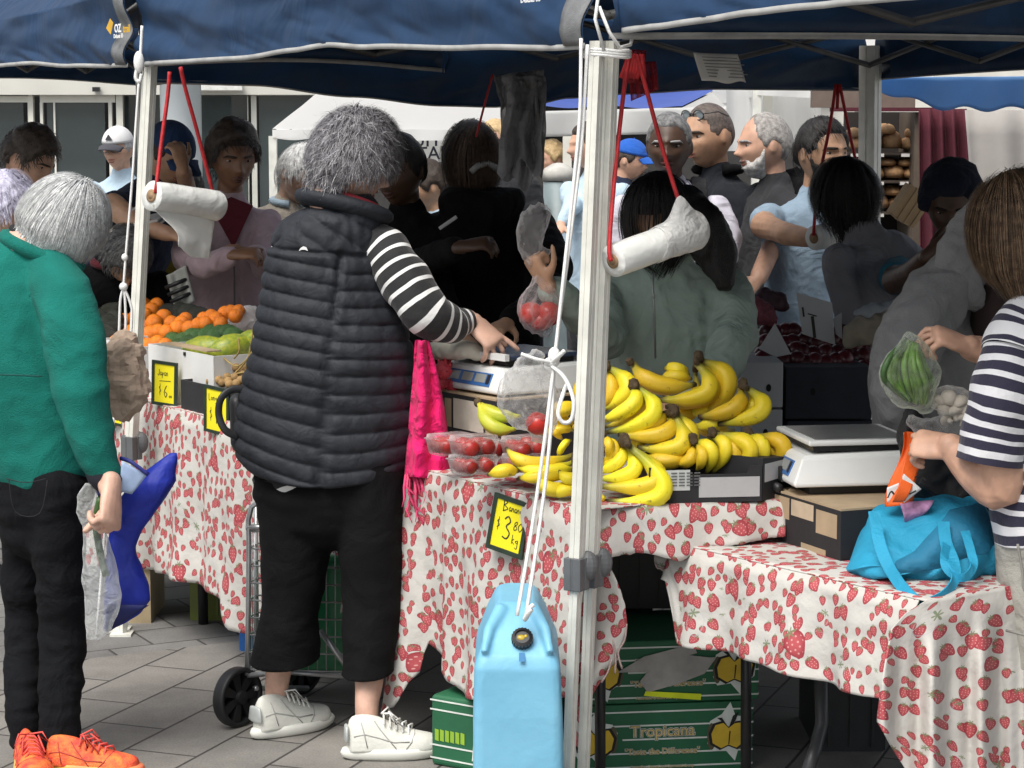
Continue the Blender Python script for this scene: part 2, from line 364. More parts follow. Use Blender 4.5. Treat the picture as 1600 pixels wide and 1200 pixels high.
# ---------------------------------------------------------------- tents further back
def pyramid_tent(name, x0, x1, Y, eave, apexz, dep, mats, label, vh=.25, pole=True, apx=None, cat='marquee', lean=0):
    t = thing(name, ((x0+x1)/2, Y, 0), label, cat, None)
    cx = (x0+x1)/2 if apx is None else apx; cy = Y+dep/2; C4 = [(x0, Y), (x1, Y), (x1, Y+dep), (x0, Y+dep)]
    r = MB(); n = 10
    for i in range(4):
        p, q = C4[i], C4[(i+1) % 4]
        def fn(u, v, p=p, q=q):
            X = lerp(lerp(p[0], q[0], u), cx, v); Yy = lerp(lerp(p[1], q[1], u), cy, v)
            return V((X, Yy, lerp(eave, apexz, v)-.10*math.sin(PI*v)*(1-.3*math.sin(PI*u))+.012*nz((X, Yy, 0), 3)))
        r.grid(fn, n*2, n)
        def fv(u, v, p=p, q=q):
            X = lerp(p[0], q[0], u); Yy = lerp(p[1], q[1], u); o = .02*math.sin(u*23)*v
            return V((X, Yy-o, eave-vh*v-.02*math.sin(PI*u)*v))
        m2 = MB().grid(fv, 40, 4); m2.out('valance', mats[1], t)
    r.out('roof', mats[0], t)
    if pole:
        for (X, Yy) in C4: MB().box((X, Yy+(.03 if Yy == Y else -.03), (eave-.04)/2), (.05, .05, eave-.04)).out('pole', alu_dirty, t, smooth=False)
    return t
white2 = M('white_tent_vinyl', (.83, .83, .82), .55, var=.03, vs=2, bump=.15, bs=5)
translucent(white2, .6, (.85, .85, .83)); translucent(white_cloth, .4, (.85, .85, .83))
blue_tent = M('royal_blue_canvas', (.035, .075, .32), .6, var=.1, vs=3, bump=.2, bs=8)
red_tent = M('red_canvas', (.42, .05, .05), .6, var=.1)
def px_x(px, Y): return (px-800)/FOC*Y
pyramid_tent('marquee', px_x(428, 14), px_x(828, 14), 14.0, CH+.03, 2.75, 3, (white2, white2), 'white marquee with a fruit and vegetable banner behind the grey haired woman', vh=.05, pole=True)
ban = MB(); Yb = 14.9; P0 = at(618, 205, Yb); P1 = at(750, 203, Yb)
o0 = at(678, 232, Yb); h = .075
def banf(u, v):
    p = at(lerp(604, 746, u), lerp(lerp(213, 201, u), lerp(258, 250, u), v), Yb); return p+V((0, .015*math.sin(u*17), 0))
ban.grid(banf, 30, 6)
txt(ban, 'FRUIT &', at(664, 229, Yb), (1, 0, .06), (0, 0, 1), .135, 1, .02, .008); txt(ban, 'VEGETABLES', at(664, 250, Yb), (1, 0, .06), (0, 0, 1), .128, 1, .02, .008)
for k in (0, 1):
    for q in (0, 1):
        p = at([622, 735][q]+k*6-3, 196, Yb); e = at([618, 742][q], [212, 203][q], Yb); ban.tube([e, p], .006, 5, 1)
tag(ban.out('banner', [white_cloth, MC((.012, .014, .03), .7)]), 'white cloth banner lettered in black hanging under the white marquee', 'banner')
pyramid_tent('marquee', px_x(1180, 13), px_x(1460, 13), 13.0, CH+.31, 2.9, 3.0, (white2, white2), 'white marquee with side wall seen between the bald man and the bearded man', vh=.08)
tag(MB().grid(lambda u, v: at(lerp(1135, 1283, u), lerp(134, 236, v), 13.5)+V((0, .03*math.sin(u*19), 0)), 40, 10).out('tent_wall', white2), 'white tent side wall hanging behind the grey bearded man', 'tent wall')
tag(thick(MB().grid(lambda u, v: at(lerp(838, 1150, u), lerp(166+8*(1-u), lerp(214, 206, u), v), 14.6)+V((0, .04*math.sin(u*13)*v, 0)), 50, 8).out('tent_wall', white2), .006), 'long white valance hanging under the blue market tent roof', 'tent wall')
t = thing('market_tent', (px_x(1000, 15), 15, 0), 'royal blue market tent with a red canopy edge behind the front pole', 'tent')
A, B, C_, D = at(800, 166, 15), at(1066, 168, 15), at(1142, 130, 16.5), at(870, 128, 16.5)
MB().grid(lambda u, v: A.lerp(B, u).lerp(D.lerp(C_, u), v)+V((0, 0, -.05*math.sin(PI*v)*math.sin(PI*u)+.01*math.sin(u*14))), 30, 12).out('roof', blue_tent, t)
MB().grid(lambda u, v: B.lerp(at(1290, 168, 14.6), u).lerp(C_.lerp(at(1250, 128, 16.5), u), v), 20, 10).out('white_roof_panel', white2, t)
MB().grid(lambda u, v: at(lerp(850, 1150, u), lerp(116, 131, v), 17)+V((0, .02*math.sin(u*40), 0)), 50, 3).out('red_edge', red_tent, t)
for px in (886, 1270): MB().box((px_x(px, 15), 15.05, .85), (.06, .06, 1.7)).out('pole', white_alu, t, smooth=False)
p = at(1200, 136, 13.4); MB_ = MB().box((p.x, 13.4, p.z/2), (.05, .05, p.z)); tag(MB_.out('tent_pole', white_alu, smooth=False), 'slim white tent pole rising above the grey bearded man', 'pole')
# dark hedge wall far behind, fence-like backdrop of the square
tag(MB().box((px_x(1250, 22), 22, .75), (9, .3, 1.5)).out('low_wall', MC((.035, .034, .032), .9), smooth=False), 'low dark wall behind the market tents', 'wall')

# bread stall
bs = thing('bread_stall', (px_x(1440, 11), 11, 0), 'bread stall with dark shelves and a maroon curtain behind the far pole', 'stall')
maroon = M('maroon_cloth', (.075, .008, .018), .85, var=.15, bump=.2, bs=60)
Yq = 11.0
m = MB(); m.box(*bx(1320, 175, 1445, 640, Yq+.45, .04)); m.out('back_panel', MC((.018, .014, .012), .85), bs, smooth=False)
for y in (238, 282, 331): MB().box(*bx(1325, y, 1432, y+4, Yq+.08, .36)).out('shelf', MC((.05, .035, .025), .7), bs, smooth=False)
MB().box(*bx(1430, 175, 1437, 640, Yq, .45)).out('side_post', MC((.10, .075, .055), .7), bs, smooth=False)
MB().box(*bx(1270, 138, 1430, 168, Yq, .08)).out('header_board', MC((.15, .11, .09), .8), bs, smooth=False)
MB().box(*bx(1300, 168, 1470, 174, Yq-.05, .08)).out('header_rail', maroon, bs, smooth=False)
for i in range(9):
    x = 1336+i%3*38+rnd.uniform(-3, 3); y = [248, 292, 342][i//3]
    MB().box(*bx(x-6, y-8, x+7, y-3, Yq+.05, .01)).out('price_card', MC((.6, .58, .55), .7), bs, smooth=False)
def curt(u, v):
    x0 = lerp(1436, 1440, v); x1 = lerp(1512, 1545, v); p = at(lerp(x0, x1, u), lerp(170, 640, v), Yq-.3); return p+V((0, .035*math.sin(u*26), 0))
tag(thick(MB().grid(curt, 60, 14).out('curtain', maroon), .004), 'maroon curtain hanging at the side of the bread shelves', 'curtain')
tag(thick(MB().grid(lambda u, v: at(lerp(1508, 1760, u)+lerp(0, 38, v)*(1-u), lerp(172, 640, v), Yq-.5)+V((0, .03*math.sin(u*21+v), 0)), 50, 12).out('tent_wall', M('grey_tent_cloth', (.33, .31, .29), .85, var=.08, vs=5, bump=.2, bs=20)), .004), 'beige grey canvas side wall at the right behind the stall', 'tent wall')
crust = M('bread_crust', (.30, .14, .05), .75, var=.35, vs=22, bump=.35, bs=60, col2=(.52, .33, .17), rnd_obj=.3)
lf = None; BRD = [(1343, 232, 15, 13), (1366, 230, 14, 15), (1393, 231, 17, 18), (1420, 232, 15, 13), (1352, 212, 14, 9), (1382, 209, 17, 11), (1425, 214, 12, 11), (1334, 214, 11, 10),
       (1339, 277, 15, 13), (1366, 278, 15, 12), (1395, 277, 18, 14), (1421, 277, 14, 11), (1350, 258, 16, 9), (1384, 258, 17, 9), (1414, 259, 14, 9), (1340, 325, 15, 13), (1371, 324, 20, 14), (1402, 325, 16, 13), (1424, 324, 10, 12), (1358, 305, 16, 9), (1392, 304, 16, 10), (1418, 306, 11, 9)]
kinds = ['round crusty loaf', 'long crusty loaf', 'pale floury loaf', 'dark baked loaf']
pos_w = {212: 'stacked on the top bread shelf', 232: 'on the top bread shelf', 258: 'stacked on the middle bread shelf', 278: 'on the middle bread shelf', 305: 'stacked on the low bread shelf', 325: 'on the low bread shelf'}
for i, (x, y, rx, ry) in enumerate(BRD):
    c = at(x, y-ry*.5, Yq+.22)
    if lf is None:
        b = MB()
        b.ball((0, 0, 0), (1, 1, 1), 20, 14); lf = b.out('bread_loaf', crust, loc=(0, 0, 0))
        for v in lf.data.vertices:
            k = 1+.07*nz(v.co, 1.8)-.08*max(0, math.sin(v.co.x*9))*max(0, v.co.z); v.co *= k
            if v.co.z < -.55: v.co.z = -.55
        o = lf
    else: o = lf.copy(); COL.objects.link(o)
    o.location = c; o.scale = (rx*mpx(Yq), .11, ry*mpx(Yq)); o.rotation_euler = (0, 0, rnd.uniform(-.15, .15))
    row = min(pos_w, key=lambda k: abs(k-y)); same = [b[0] for b in BRD if min(pos_w, key=lambda k: abs(k-b[1])) == row]; rank = sorted(same).index(x)
    tag(o, ['leftmost', 'second', 'third', 'fourth', 'fifth'][rank]+' brown loaf '+('from the left ' if rank else '')+pos_w[row], 'loaf', 'loaves on the bread shelves')

# sunlit pale blue awning at the top right, behind
ltb = translucent(M('light_blue_canvas', (.26, .45, .68), .55, var=.1, vs=4, bump=.3, bs=10), .5, (.16, .42, .75))
def aw(u, v):
    px = lerp(1340, 1720, u); y0 = 122-4*u; y1 = 134+36*sstep(0, .42, u)
    p = at(px, lerp(y0, y1, v), 9.6); return p+V((0, .03*math.sin(u*13)+.1*v, .012*math.sin(u*31)*v))
tag(thick(MB().grid(aw, 60, 8).out('awning', ltb), .004), 'bright pale blue awning edge at the upper right', 'awning')

# litter bin
bc = at(873, 300, 12.2); Yn = 12.2; k = mpx(Yn)
b = thing('litter_bin', (bc.x, Yn, 0), 'grey metal litter bin with a pale domed lid', 'bin')
zt = at(873, 284, Yn).z
MB().lathe([(.02, 0), (22*k, .0), (23*k, .05), (24*k, zt), (.02, zt+.002)], (bc.x, Yn, 0), 36).out('body', M('bin_metal', (.20, .25, .26), .45, var=.15, vs=8), b)
MB().lathe([(.02, zt+.004), (25.5*k, zt+.005), (25.5*k, zt+.055), (22*k, zt+.075), (10*k, zt+.10), (.01, zt+.105)], (bc.x, Yn, 0), 36).out('lid', M('bin_lid', (.48, .47, .43), .6, var=.15, vs=20), b)

# ---------------------------------------------------------------- gazebos
E = V((-.55, .835, 0)); Pp = V((.835, .55, 0))
GF = V((.205, 5.05, 0)); GL = V((-1.165, 7.13, 0)); PV = V((2.59, 1.67, 0))
navy = M('navy_polyester', (.012, .038, .092), .45, spec=.3, var=.14, vs=7, bump=.25, bs=7, bs2=3, bump2=.6)
hem_grey = M('grey_binding', (.33, .33, .32), .7, var=.15, vs=20)
def gazebo(corners, hems, label, eave=2.12, sides=(0, 1, 2, 3), seed=0, under=None):
    c0 = corners[0]; t = thing('gazebo', (c0.x, c0.y, 0), label, 'gazebo', 'row of navy gazebos')
    cen = sum(corners, V((0, 0, 0)))/4; roof = MB()
    for i in range(4):
        p, q = corners[i], corners[(i+1) % 4]; d = (q-p).normalized(); nrm = V((d.y, -d.x, 0))
        if nrm.dot(p-cen) < 0: nrm = -nrm
        def fr(u, v):
            b = p.lerp(q, u).lerp(cen, v); z = lerp(eave, eave+.75, v)-.10*math.sin(PI*v)-.05*math.sin(PI*u)*(1-v)
            return V((b.x, b.y, z+.008*nz(b, 3, seed)))
        roof.grid(fr, 30, 12)
        if i not in sides: continue
        h = hems.get(i)
        def zb(u):
            if not h: return 1.87+.025*math.sin(PI*u)
            for (a, za), (b, zb_) in zip(h, h[1:]):
                if a <= u <= b: return lerp(za, zb_, sstep(0, 1, (u-a)/(b-a)))
            return h[-1][1]
        def fv(u, v, off=0, z0=None):
            b = p.lerp(q, u); top = eave-.05*math.sin(PI*u); z = lerp(top, zb(u), v)
            # pulled creases run out of the two corners, fine crumple near the hem
            w = .016*math.sin(v*9+14*u)*math.exp(-u*5)+.016*math.sin(v*10-14*(1-u))*math.exp(-(1-u)*5)
            w += .014*nz((u*9, v*2.6, seed), 1.3)*(1-.5*v)+.008*(.7-3*nz((u*12+v*2, v*4+u*9, seed+5), 1.2)**2)*sstep(.2, 1, v)
            return b+nrm*(.035+w)+V((0, 0, z))
        n = 260 if h else 30
        va = thick(MB().grid(fv, n, 26 if h else 5).out('valance', navy, t), .002)
        hm = MB()
        hm.grid(lambda u, v: fv(u, 1)+nrm*.004+V((0, 0, .009-.014*v)), n, 1); thick(hm.out('hem', hem_grey, va), .003)
        if h:   # grey corner webbing
            for u0, u1 in ((.0, .035),):
                cb = MB(); cb.grid(lambda u, v: fv(lerp(u0, u1, u), lerp(0, .98, v))+nrm*.006, 4, 24); thick(cb.out('corner_webbing', M('grey_webbing', (.16, .165, .17), .75, var=.25, vs=20, bump=.3, bs=300), va), .003)
    roof.out('canopy', navy, t)
    # scissor trusses and peak bars
    bars = MB()
    for i in range(4):
        p, q = corners[i], corners[(i+1) % 4]; nn = 4
        for k in range(nn):
            a = p.lerp(q, k/nn).lerp(cen, .03); b = p.lerp(q, (k+1)/nn).lerp(cen, .03)
            lo, hi = eave-.20, eave-.05
            for s, (za, zb2) in enumerate(((lo, hi), (hi, lo))):
                off = V((0, 0, 0)).lerp((cen-p).normalized(), .012*s)
                bars.tube([a+off+V((0, 0, za)), b+off+V((0, 0, zb2))], .011, 4)
    for p in corners: bars.tube([p.lerp(cen, .03)+V((0, 0, eave-.03)), p.lerp(cen, .5)+V((0, 0, eave+.22)), cen+V((0, 0, eave+.55))], .013, 4)
    bars.out('truss', MC((.10, .10, .10), .5, var=.15), t)
    return t
def leg(t, foot, top, w=.031, lockz=None, mat=None, rib=True):   # slightly leaning ribbed square leg with sliding collar and foot plate
    m = MB(); d = (top-foot)
    def sect(c, w):
        g = w*.16
        P = [(-w, -w), (-g, -w), (-g*.6, -w*.86), (g*.6, -w*.86), (g, -w), (w, -w), (w, -g), (w*.86, -g*.6), (w*.86, g*.6), (w, g), (w, w), (-w, w), (-w, g), (-w*.86, 0), (-w, -g)]
        a = rad(-33); return [c+V((x*math.cos(a)-y*math.sin(a), x*math.sin(a)+y*math.cos(a), 0)) for x, y in P]
    zl = lockz or .66; f = zl/top.z
    m.rings([sect(foot.lerp(top, .003), w*.8), sect(foot.lerp(top, f), w*.8)]); m.rings([sect(foot.lerp(top, f-.03), w), sect(top, w)])
    L_ = m.out('leg', mat or alu_dirty, t, smooth=False)
    k = MB(); c = foot.lerp(top, f-.012); k.rings([[c+V((x*1.6+math.copysign(.001, x), y*1.6, z)) for x, y, _ in [(p-c)[:] for p in sect(c, w)]] for z in (-.045, -.035, .02, .032)])
    k.ball(c+V((w*2.0, .01, .01)), (.024, .018, .036), 12, 10); bev(k.out('lock_collar', grey_plast, L_, smooth=False), .004)
    MB().lathe([(.01, c.z-.028), (.007, c.z-.028)], (0, 0, 0), 6)
    MB().box((foot.x, foot.y, .004), (.07, .07, .008)).out('foot_plate', alu_dirty, L_, smooth=False)
    return L_
def hem_from(p, q, pts):
    out = []
    for px, py in pts:
        r = ray(px, 100); den = r.x*(q.y-p.y)-r.y*(q.x-p.x)   # intersect the vertical plane through p-q
        s = (p.x*(q.y-p.y)-p.y*(q.x-p.x))/den; hit = V((r.x*s, r.y*s, 0)); u = (hit-p).dot(q-p)/(q-p).length_squared
        out.append((u, at(px, py, hit.y).z))
    out.sort(); return [(min(0, out[0][0])-.01, out[0][1])]+out+[(1.01, out[-1][1])]
G1 = [GF, GL, GL+PV, GF+PV]
h1 = hem_from(GF, GL, [(905, 76), (760, 76), (600, 75), (530, 72), (480, 80), (400, 92), (300, 98), (238, 101)])
h1b = hem_from(GL, GL+PV, [(238, 128), (400, 132), (560, 150), (700, 164), (780, 166), (850, 160), (900, 152), (960, 146), (1150, 138), (1330, 140)])
gz = gazebo(G1, {0: h1, 1: h1b}, 'navy gazebo over the middle of the fruit stall, between the two white legs', seed=1)
GL2 = GL+E*2.5+V((0, 0, 0)); o_ = V((-.035, .012, 0))
G2 = [GL+o_, GL2+o_, GL2+PV*.36+o_, GL+PV*.36+o_]  # canopy depth cut short so daylight reaches the people behind
h2 = hem_from(G2[0], G2[1], [(228, 103), (190, 104), (130, 104), (60, 100), (0, 105), (-60, 106)])
gz2 = gazebo(G2, {0: h2}, 'navy gazebo at the left with a small logo printed on its valance', seed=4)
o3 = V((.075, -.035, 0)); GR = GF-E*2.5
G3 = [GF+o3, GF+o3+PV, GR+o3+PV, GR+o3]
h3 = hem_from(GF+o3, GR+o3, [(965, 53), (1050, 44), (1130, 33), (1200, 22), (1280, 13), (1360, 5), (1440, -2), (1520, -9), (1600, -14)])
h3r = [(1-u, z) for u, z in h3]; h3r.sort()
gz3 = gazebo(G3, {3: h3r}, 'navy gazebo at the right with the wide sagging truss', seed=9)
top = lambda px, py, Y: at(px, py, Y)
f1 = at(884, 1320, 5.02); f1.z = 0; leg(gz, f1, at(934, 64, 5.05), .0135, .66)
f2 = at(908, 1320, 5.09); f2.z = 0; leg(gz3, f2, at(956, 64, 5.10), .0135, .655)
f1 = at(191, 1000, 7.13); f1.z = 0; leg(gz, f1, at(236, 100, 7.13), .0150, .655)
f1 = at(188, 1000, 7.2); f1.z = 0; leg(gz2, f1, at(231, 100, 7.2), .012, .65)
c = GL+PV; leg(gz, V((c.x+.02, c.y, 0)), V((c.x+.0, c.y, 2.0)), .034, .7); c = GF+PV; leg(gz, V((c.x, c.y, 0)), V((c.x, c.y, 2.0)), .026)
for c in (G2[1], G2[2]): leg(gz2, V((c.x, c.y, 0)), V((c.x, c.y, 2.0)), .022)
for c in (G3[2],): leg(gz3, V((c.x, c.y, 0)), V((c.x, c.y, 2.0)), .022)
# small print on the valances
def hitp(p, q, px, py, off):
    r = ray(px, py); d = q-p; n = V((d.y, -d.x, 0)).normalized()
    if n.y > 0: n = -n
    P = p+n*off; s = ((P.x)*n.x+(P.y)*n.y)/(r.x*n.x+r.y*n.y); return V((r.x*s, r.y*s, CH+r.z*s))
lg = MB(); pp = [V((x, z)) for x, z in []]
X_ = (GL-GL2).normalized(); po = hitp(G2[0], G2[1], 189, 44, .075)
def lq(dx, dy): return hitp(G2[0], G2[1], 169+dx, 42+dy, .075)
lg.add([lq(3, -13), lq(8, -6), lq(4, 12), lq(-3, 2)], [(0, 1, 2, 3)], 0)
txt(lg, 'OZ', hitp(G2[0], G2[1], 184, 50, .075), X_, (0, 0, 1), .036, 1, .0, .03); txt(lg, 'trail', hitp(G2[0], G2[1], 198, 50, .075), X_, (0, 0, 1), .034, 0, .0, .03)
txt(lg, 'Deluxe 33', hitp(G2[0], G2[1], 185, 59, .075), X_, (0, 0, 1), .018, 1, .0, .02)
thick(lg.out('printed_logo', [MC((.62, .36, .03), .6), MC((.8, .8, .78), .6)], gz2, smooth=False), .001)
lg = MB(); X_ = (GF-GL).normalized(); txt(lg, 'Deluxe 33', hitp(GF, GL, 829, 3, .07), X_, (0, 0, 1), .02, 0, 0, .02); thick(lg.out('printed_logo', [MC((.8, .8, .78), .6)], gz, smooth=False), .001)

# lashing and guy ropes
ro = MB(); c = at(949, 84, 5.08)
for dz in (-.006, 0, .006): ro.tube([c+V((.052*math.cos(a), .05*math.sin(a), dz+.003*math.sin(a*2))) for a in [i*PI/12 for i in range(25)]], .0042, 6)
ro.tube([at(938, -30, 5.0), at(930, 30, 4.98), at(944, 80, 5.0)], .004, 6); ro.tube([at(936, 10, 4.99), at(952, 50, 4.99), at(968, 74, 5.0), at(985, 70, 5.04), at(990, 52, 5.1)], .004, 6)
tag(ro.out('rope_lashing', cord_white), 'white rope tying the tops of the two front legs together', 'rope')
ro = MB()
def rp(P, r=.0042): ro.tube([at(*p) for p in catmull(P, 5)], r, 6)
rp([(908, 60, 4.92), (906, 180, 4.9), (895, 300, 4.88), (882, 420, 4.86), (868, 548, 4.85), (852, 680, 4.82), (832, 820, 4.8), (808, 962, 4.74)])
rp([(918, 70, 4.94), (909, 220, 4.9), (890, 380, 4.87), (868, 548, 4.86), (860, 680, 4.82), (845, 810, 4.8), (822, 962, 4.74)])
ro.ball(at(866, 556, 4.84), (.014, .012, .02), 10, 8); ro.ball(at(862, 566, 4.845), (.018, .012, .012), 10, 8)
rp([(862, 566, 4.84), (840, 562, 4.82), (814, 553, 4.82)]); rp([(862, 566, 4.84), (874, 556, 4.81), (882, 548, 4.8)], .005)
rp([(862, 572, 4.84), (882, 590, 4.82), (896, 625, 4.8), (893, 655, 4.8), (880, 660, 4.8), (872, 645, 4.8), (880, 615, 4.82), (886, 600, 4.82)], .0048)
rp([(822, 962, 4.74), (828, 950, 4.72), (834, 945, 4.72)], .005); rp([(820, 968, 4.74), (826, 958, 4.72), (830, 952, 4.715)], .006)
tag(ro.out('guy_rope', cord_white), 'white knotted rope running from the front leg down to the blue can', 'rope')
ro = MB(); Yg = 6.98
rp([(222, 40, Yg), (219, 95, Yg), (216, 110, Yg)], .005); ro.ball(at(217, 97, Yg), (.017, .015, .035), 10, 8); rp([(214, 108, Yg), (212, 122, Yg), (218, 128, Yg), (221, 115, Yg)], .006)
rp([(217, 128, Yg), (212, 200, Yg), (206, 290, Yg), (197, 395, Yg), (193, 450, Yg)]); ro.ball(at(193, 448, Yg), (.014, .012, .014), 8, 8); ro.ball(at(195, 402, Yg), (.011, .01, .012), 8, 8)
rp([(193, 450, Yg), (188, 470, Yg), (186, 520, Yg), (182, 600, Yg), (150, 1000, 6.8)]); rp([(194, 450, Yg), (204, 475, Yg), (206, 500, Yg), (200, 600, Yg)]); rp([(194, 450, Yg), (196, 480, Yg), (196, 520, Yg), (190, 600, Yg)])
tag(ro.out('guy_rope', cord_white), 'white knotted rope hanging beside the left gazebo leg', 'rope')
# ---------------------------------------------------------------- strawberry print cotton (pattern lives in the cloth's UV space, metres)
def berry_mat():
    m = bpy.data.materials.new('strawberry_cloth'); m.use_nodes = True; nt = m.node_tree; N = nt.nodes; L = nt.links; b = N['Principled BSDF']; b.inputs['Roughness'].default_value = .75
    tc = N.new('ShaderNodeTexCoord')
    def mth(op, a, c=None, clamp=False):
        n = N.new('ShaderNodeMath'); n.operation = op; n.use_clamp = clamp
        for i, q in enumerate((a, c)):
            if q is None: continue
            if isinstance(q, (int, float)): n.inputs[i].default_value = q
            else: L.new(q, n.inputs[i])
        return n.outputs[0]
    def layer(cell, R, keep, off, jit):
        mp = N.new('ShaderNodeMapping'); mp.inputs['Location'].default_value = off; L.new(tc.outputs['UV'], mp.inputs['Vector'])
        v = N.new('ShaderNodeTexVoronoi'); v.voronoi_dimensions = '2D'; v.inputs['Scale'].default_value = 1/cell; v.inputs['Randomness'].default_value = jit
        L.new(mp.outputs[0], v.inputs['Vector'])
        sub = N.new('ShaderNodeVectorMath'); sub.operation = 'SUBTRACT'; L.new(mp.outputs[0], sub.inputs[0])
        L.new(v.outputs['Position'], sub.inputs[1])
        sp = N.new('ShaderNodeSeparateColor'); L.new(v.outputs['Color'], sp.inputs[0]); cr, cg, cb = sp.outputs[0], sp.outputs[1], sp.outputs[2]
        rt = N.new('ShaderNodeVectorRotate'); rt.rotation_type = 'Z_AXIS'; L.new(sub.outputs[0], rt.inputs['Vector']); L.new(mth('MULTIPLY', mth('SUBTRACT', cr, .5), 1.7), rt.inputs['Angle'])
        xy = N.new('ShaderNodeSeparateXYZ'); L.new(rt.outputs[0], xy.inputs[0])
        rr = mth('MULTIPLY', mth('ADD', mth('MULTIPLY', cg, .7), .62), R)
        x = mth('DIVIDE', xy.outputs['X'], rr); y = mth('DIVIDE', xy.outputs['Y'], rr)
        w = mth('ADD', .92, mth('MULTIPLY', y, .30)); xs = mth('DIVIDE', x, mth('MAXIMUM', w, .3))
        d = mth('SQRT', mth('ADD', mth('MULTIPLY', xs, xs), mth('MULTIPLY', mth('MULTIPLY', y, y), .72)))
        kp = mth('LESS_THAN', cb, keep); ghost = mth('GREATER_THAN', cb, 1-.5*(1-keep))
        body = mth('MULTIPLY', mth('LESS_THAN', d, 1.), kp)
        line = mth('MULTIPLY', mth('MULTIPLY', mth('LESS_THAN', d, 1.), mth('GREATER_THAN', d, .87)), ghost)
        # leaves: five pointed star at the top
        yl = mth('SUBTRACT', y, 1.05); an = mth('ARCTAN2', yl, x); rl = mth('SQRT', mth('ADD', mth('MULTIPLY', x, x), mth('MULTIPLY', mth('MULTIPLY', yl, yl), 2.2)))
        leaf = mth('MULTIPLY', mth('LESS_THAN', rl, mth('ADD', .42, mth('MULTIPLY', mth('COSINE', mth('MULTIPLY', an, 6.)), .26))), mth('MAXIMUM', kp, ghost))
        # seeds
        cv = N.new('ShaderNodeCombineXYZ'); L.new(x, cv.inputs[0]); L.new(y, cv.inputs[1])
        sv = N.new('ShaderNodeTexVoronoi'); sv.voronoi_dimensions = '2D'; sv.inputs['Scale'].default_value = 2.3; sv.inputs['Randomness'].default_value = .35; L.new(cv.outputs[0], sv.inputs['Vector'])
        seed = mth('MULTIPLY', mth('LESS_THAN', sv.outputs['Distance'], .19), mth('LESS_THAN', d, .86))
        return body, leaf, line, seed, d, cr
    col = N.new('ShaderNodeRGB'); col.outputs[0].default_value = (.51, .495, .46, 1); out = col.outputs[0]
    def mixc(f, c):
        nonlocal out
        mx = N.new('ShaderNodeMix'); mx.data_type = 'RGBA'; L.new(f, mx.inputs['Factor']); L.new(out, mx.inputs['A'])
        if isinstance(c, tuple): mx.inputs['B'].default_value = (*c, 1)
        else: L.new(c, mx.inputs['B'])
        out = mx.outputs['Result']
    for cell, R, keep, off, jit in ((.041, .0107, .95, (.013, .02, 0), .8), (.047, .0118, .86, (.04, .007, 0), .8), (.120, .0225, .45, (.031, .057, 0), .7)):
        body, leaf, line, seed, d, cr = layer(cell, R, keep, off, jit)
        mixc(mth('MULTIPLY', line, .45), (.42, .42, .44))
        ramp = N.new('ShaderNodeValToRGB'); ramp.color_ramp.elements[0].position = .45; ramp.color_ramp.elements[0].color = (.43, .075, .085, 1); ramp.color_ramp.elements[1].position = 1; ramp.color_ramp.elements[1].color = (.28, .028, .042, 1)
        L.new(d, ramp.inputs[0]); mixc(body, ramp.outputs[0]); mixc(mth('MULTIPLY', mth('MULTIPLY', body, seed), .6), (.75, .45, .42)); mixc(mth('MULTIPLY', leaf, .85), (.16, .20, .10))
    n = N.new('ShaderNodeTexNoise'); n.inputs['Scale'].default_value = 7; n.inputs['Detail'].default_value = 5; L.new(tc.outputs['Object'], n.inputs['Vector'])
    bp = N.new('ShaderNodeBump'); bp.inputs['Strength'].default_value = .6; bp.inputs['Distance'].default_value = .03; L.new(n.outputs['Fac'], bp.inputs['Height']); L.new(bp.outputs[0], b.inputs['Normal'])
    L.new(out, b.inputs['Base Color']); return m
berry = berry_mat()
TZ = .755; C0 = onz(920, 795, TZ); C0.z = 0
def ed(t, off, z): p = C0+E*t+Pp*off; return V((p.x, p.y, z))
def tpx(px, off=0):
    k = (px-800)/FOC; return (C0.x+.835*off-k*(C0.y+.55*off))/(.55+.835*k)
def yof(px, off): return ed(tpx(px, off), off, 0).y
def interp(L_, x):
    if x <= L_[0][0]: return L_[0][1]
    for (a, A), (b, B) in zip(L_, L_[1:]):
        if a <= x <= b: return lerp(A, B, (x-a)/(b-a))
    return L_[-1][1]
T1 = tpx(120, 0)
ta = thing('folding_table', ed(1.5, .35, 0), 'long trestle table carrying the oranges and bananas under the strawberry cloth', 'table')
m = MB(); c = ed(T1/2, .38, TZ-.03); Rz = Matrix.Rotation(math.atan2(E.y, E.x), 3, 'Z'); m.box(c, (T1-.03, .66, .04), Rz); m.out('tabletop', MC((.5, .5, .48), .5), ta, smooth=False)
for t_, o_ in ((.35, .1), (.35, .6), (T1-.75, .12), (T1-.75, .6)):
    MB().tube([ed(t_, o_, 0), ed(t_, o_, TZ-.05)], .017, 10).out('leg', black_metal, ta)
ca = MB(); hem = [(120, 880), (150, 885), (215, 888), (260, 895), (310, 912), (360, 935), (374, 980), (392, 992), (410, 975), (430, 960), (560, 955), (600, 962), (604, 1010), (609, 1090), (630, 1106), (652, 1098), (663, 1050), (668, 1003), (690, 1032), (710, 1062), (745, 1085), (800, 1090), (880, 1085), (926, 1085)]
def drop(u, v):
    px = lerp(926, 122, u); t_ = tpx(px, -.03); b = ed(t_, -.03, 0); zb = at(px, interp(hem, px), b.y).z; z = lerp(TZ+.004, zb, v)
    f = v*(.022*math.sin(t_*17+1)+.014*math.sin(t_*31+2.4)+.02*nz((t_*4, v*1.5, 0), 1.5))+.004*min(1, v*12)*nz((t_*20, v*8, 3), 1)
    if 606 < px < 662: f += .015*v*math.sin((px-606)/56*PI)
    if 662 < px < 700: f -= .02*v
    q = b-Pp*(f+.02*v+.012*sstep(0, .1, v)); return V((q.x, q.y, z+.004*(1-v)))
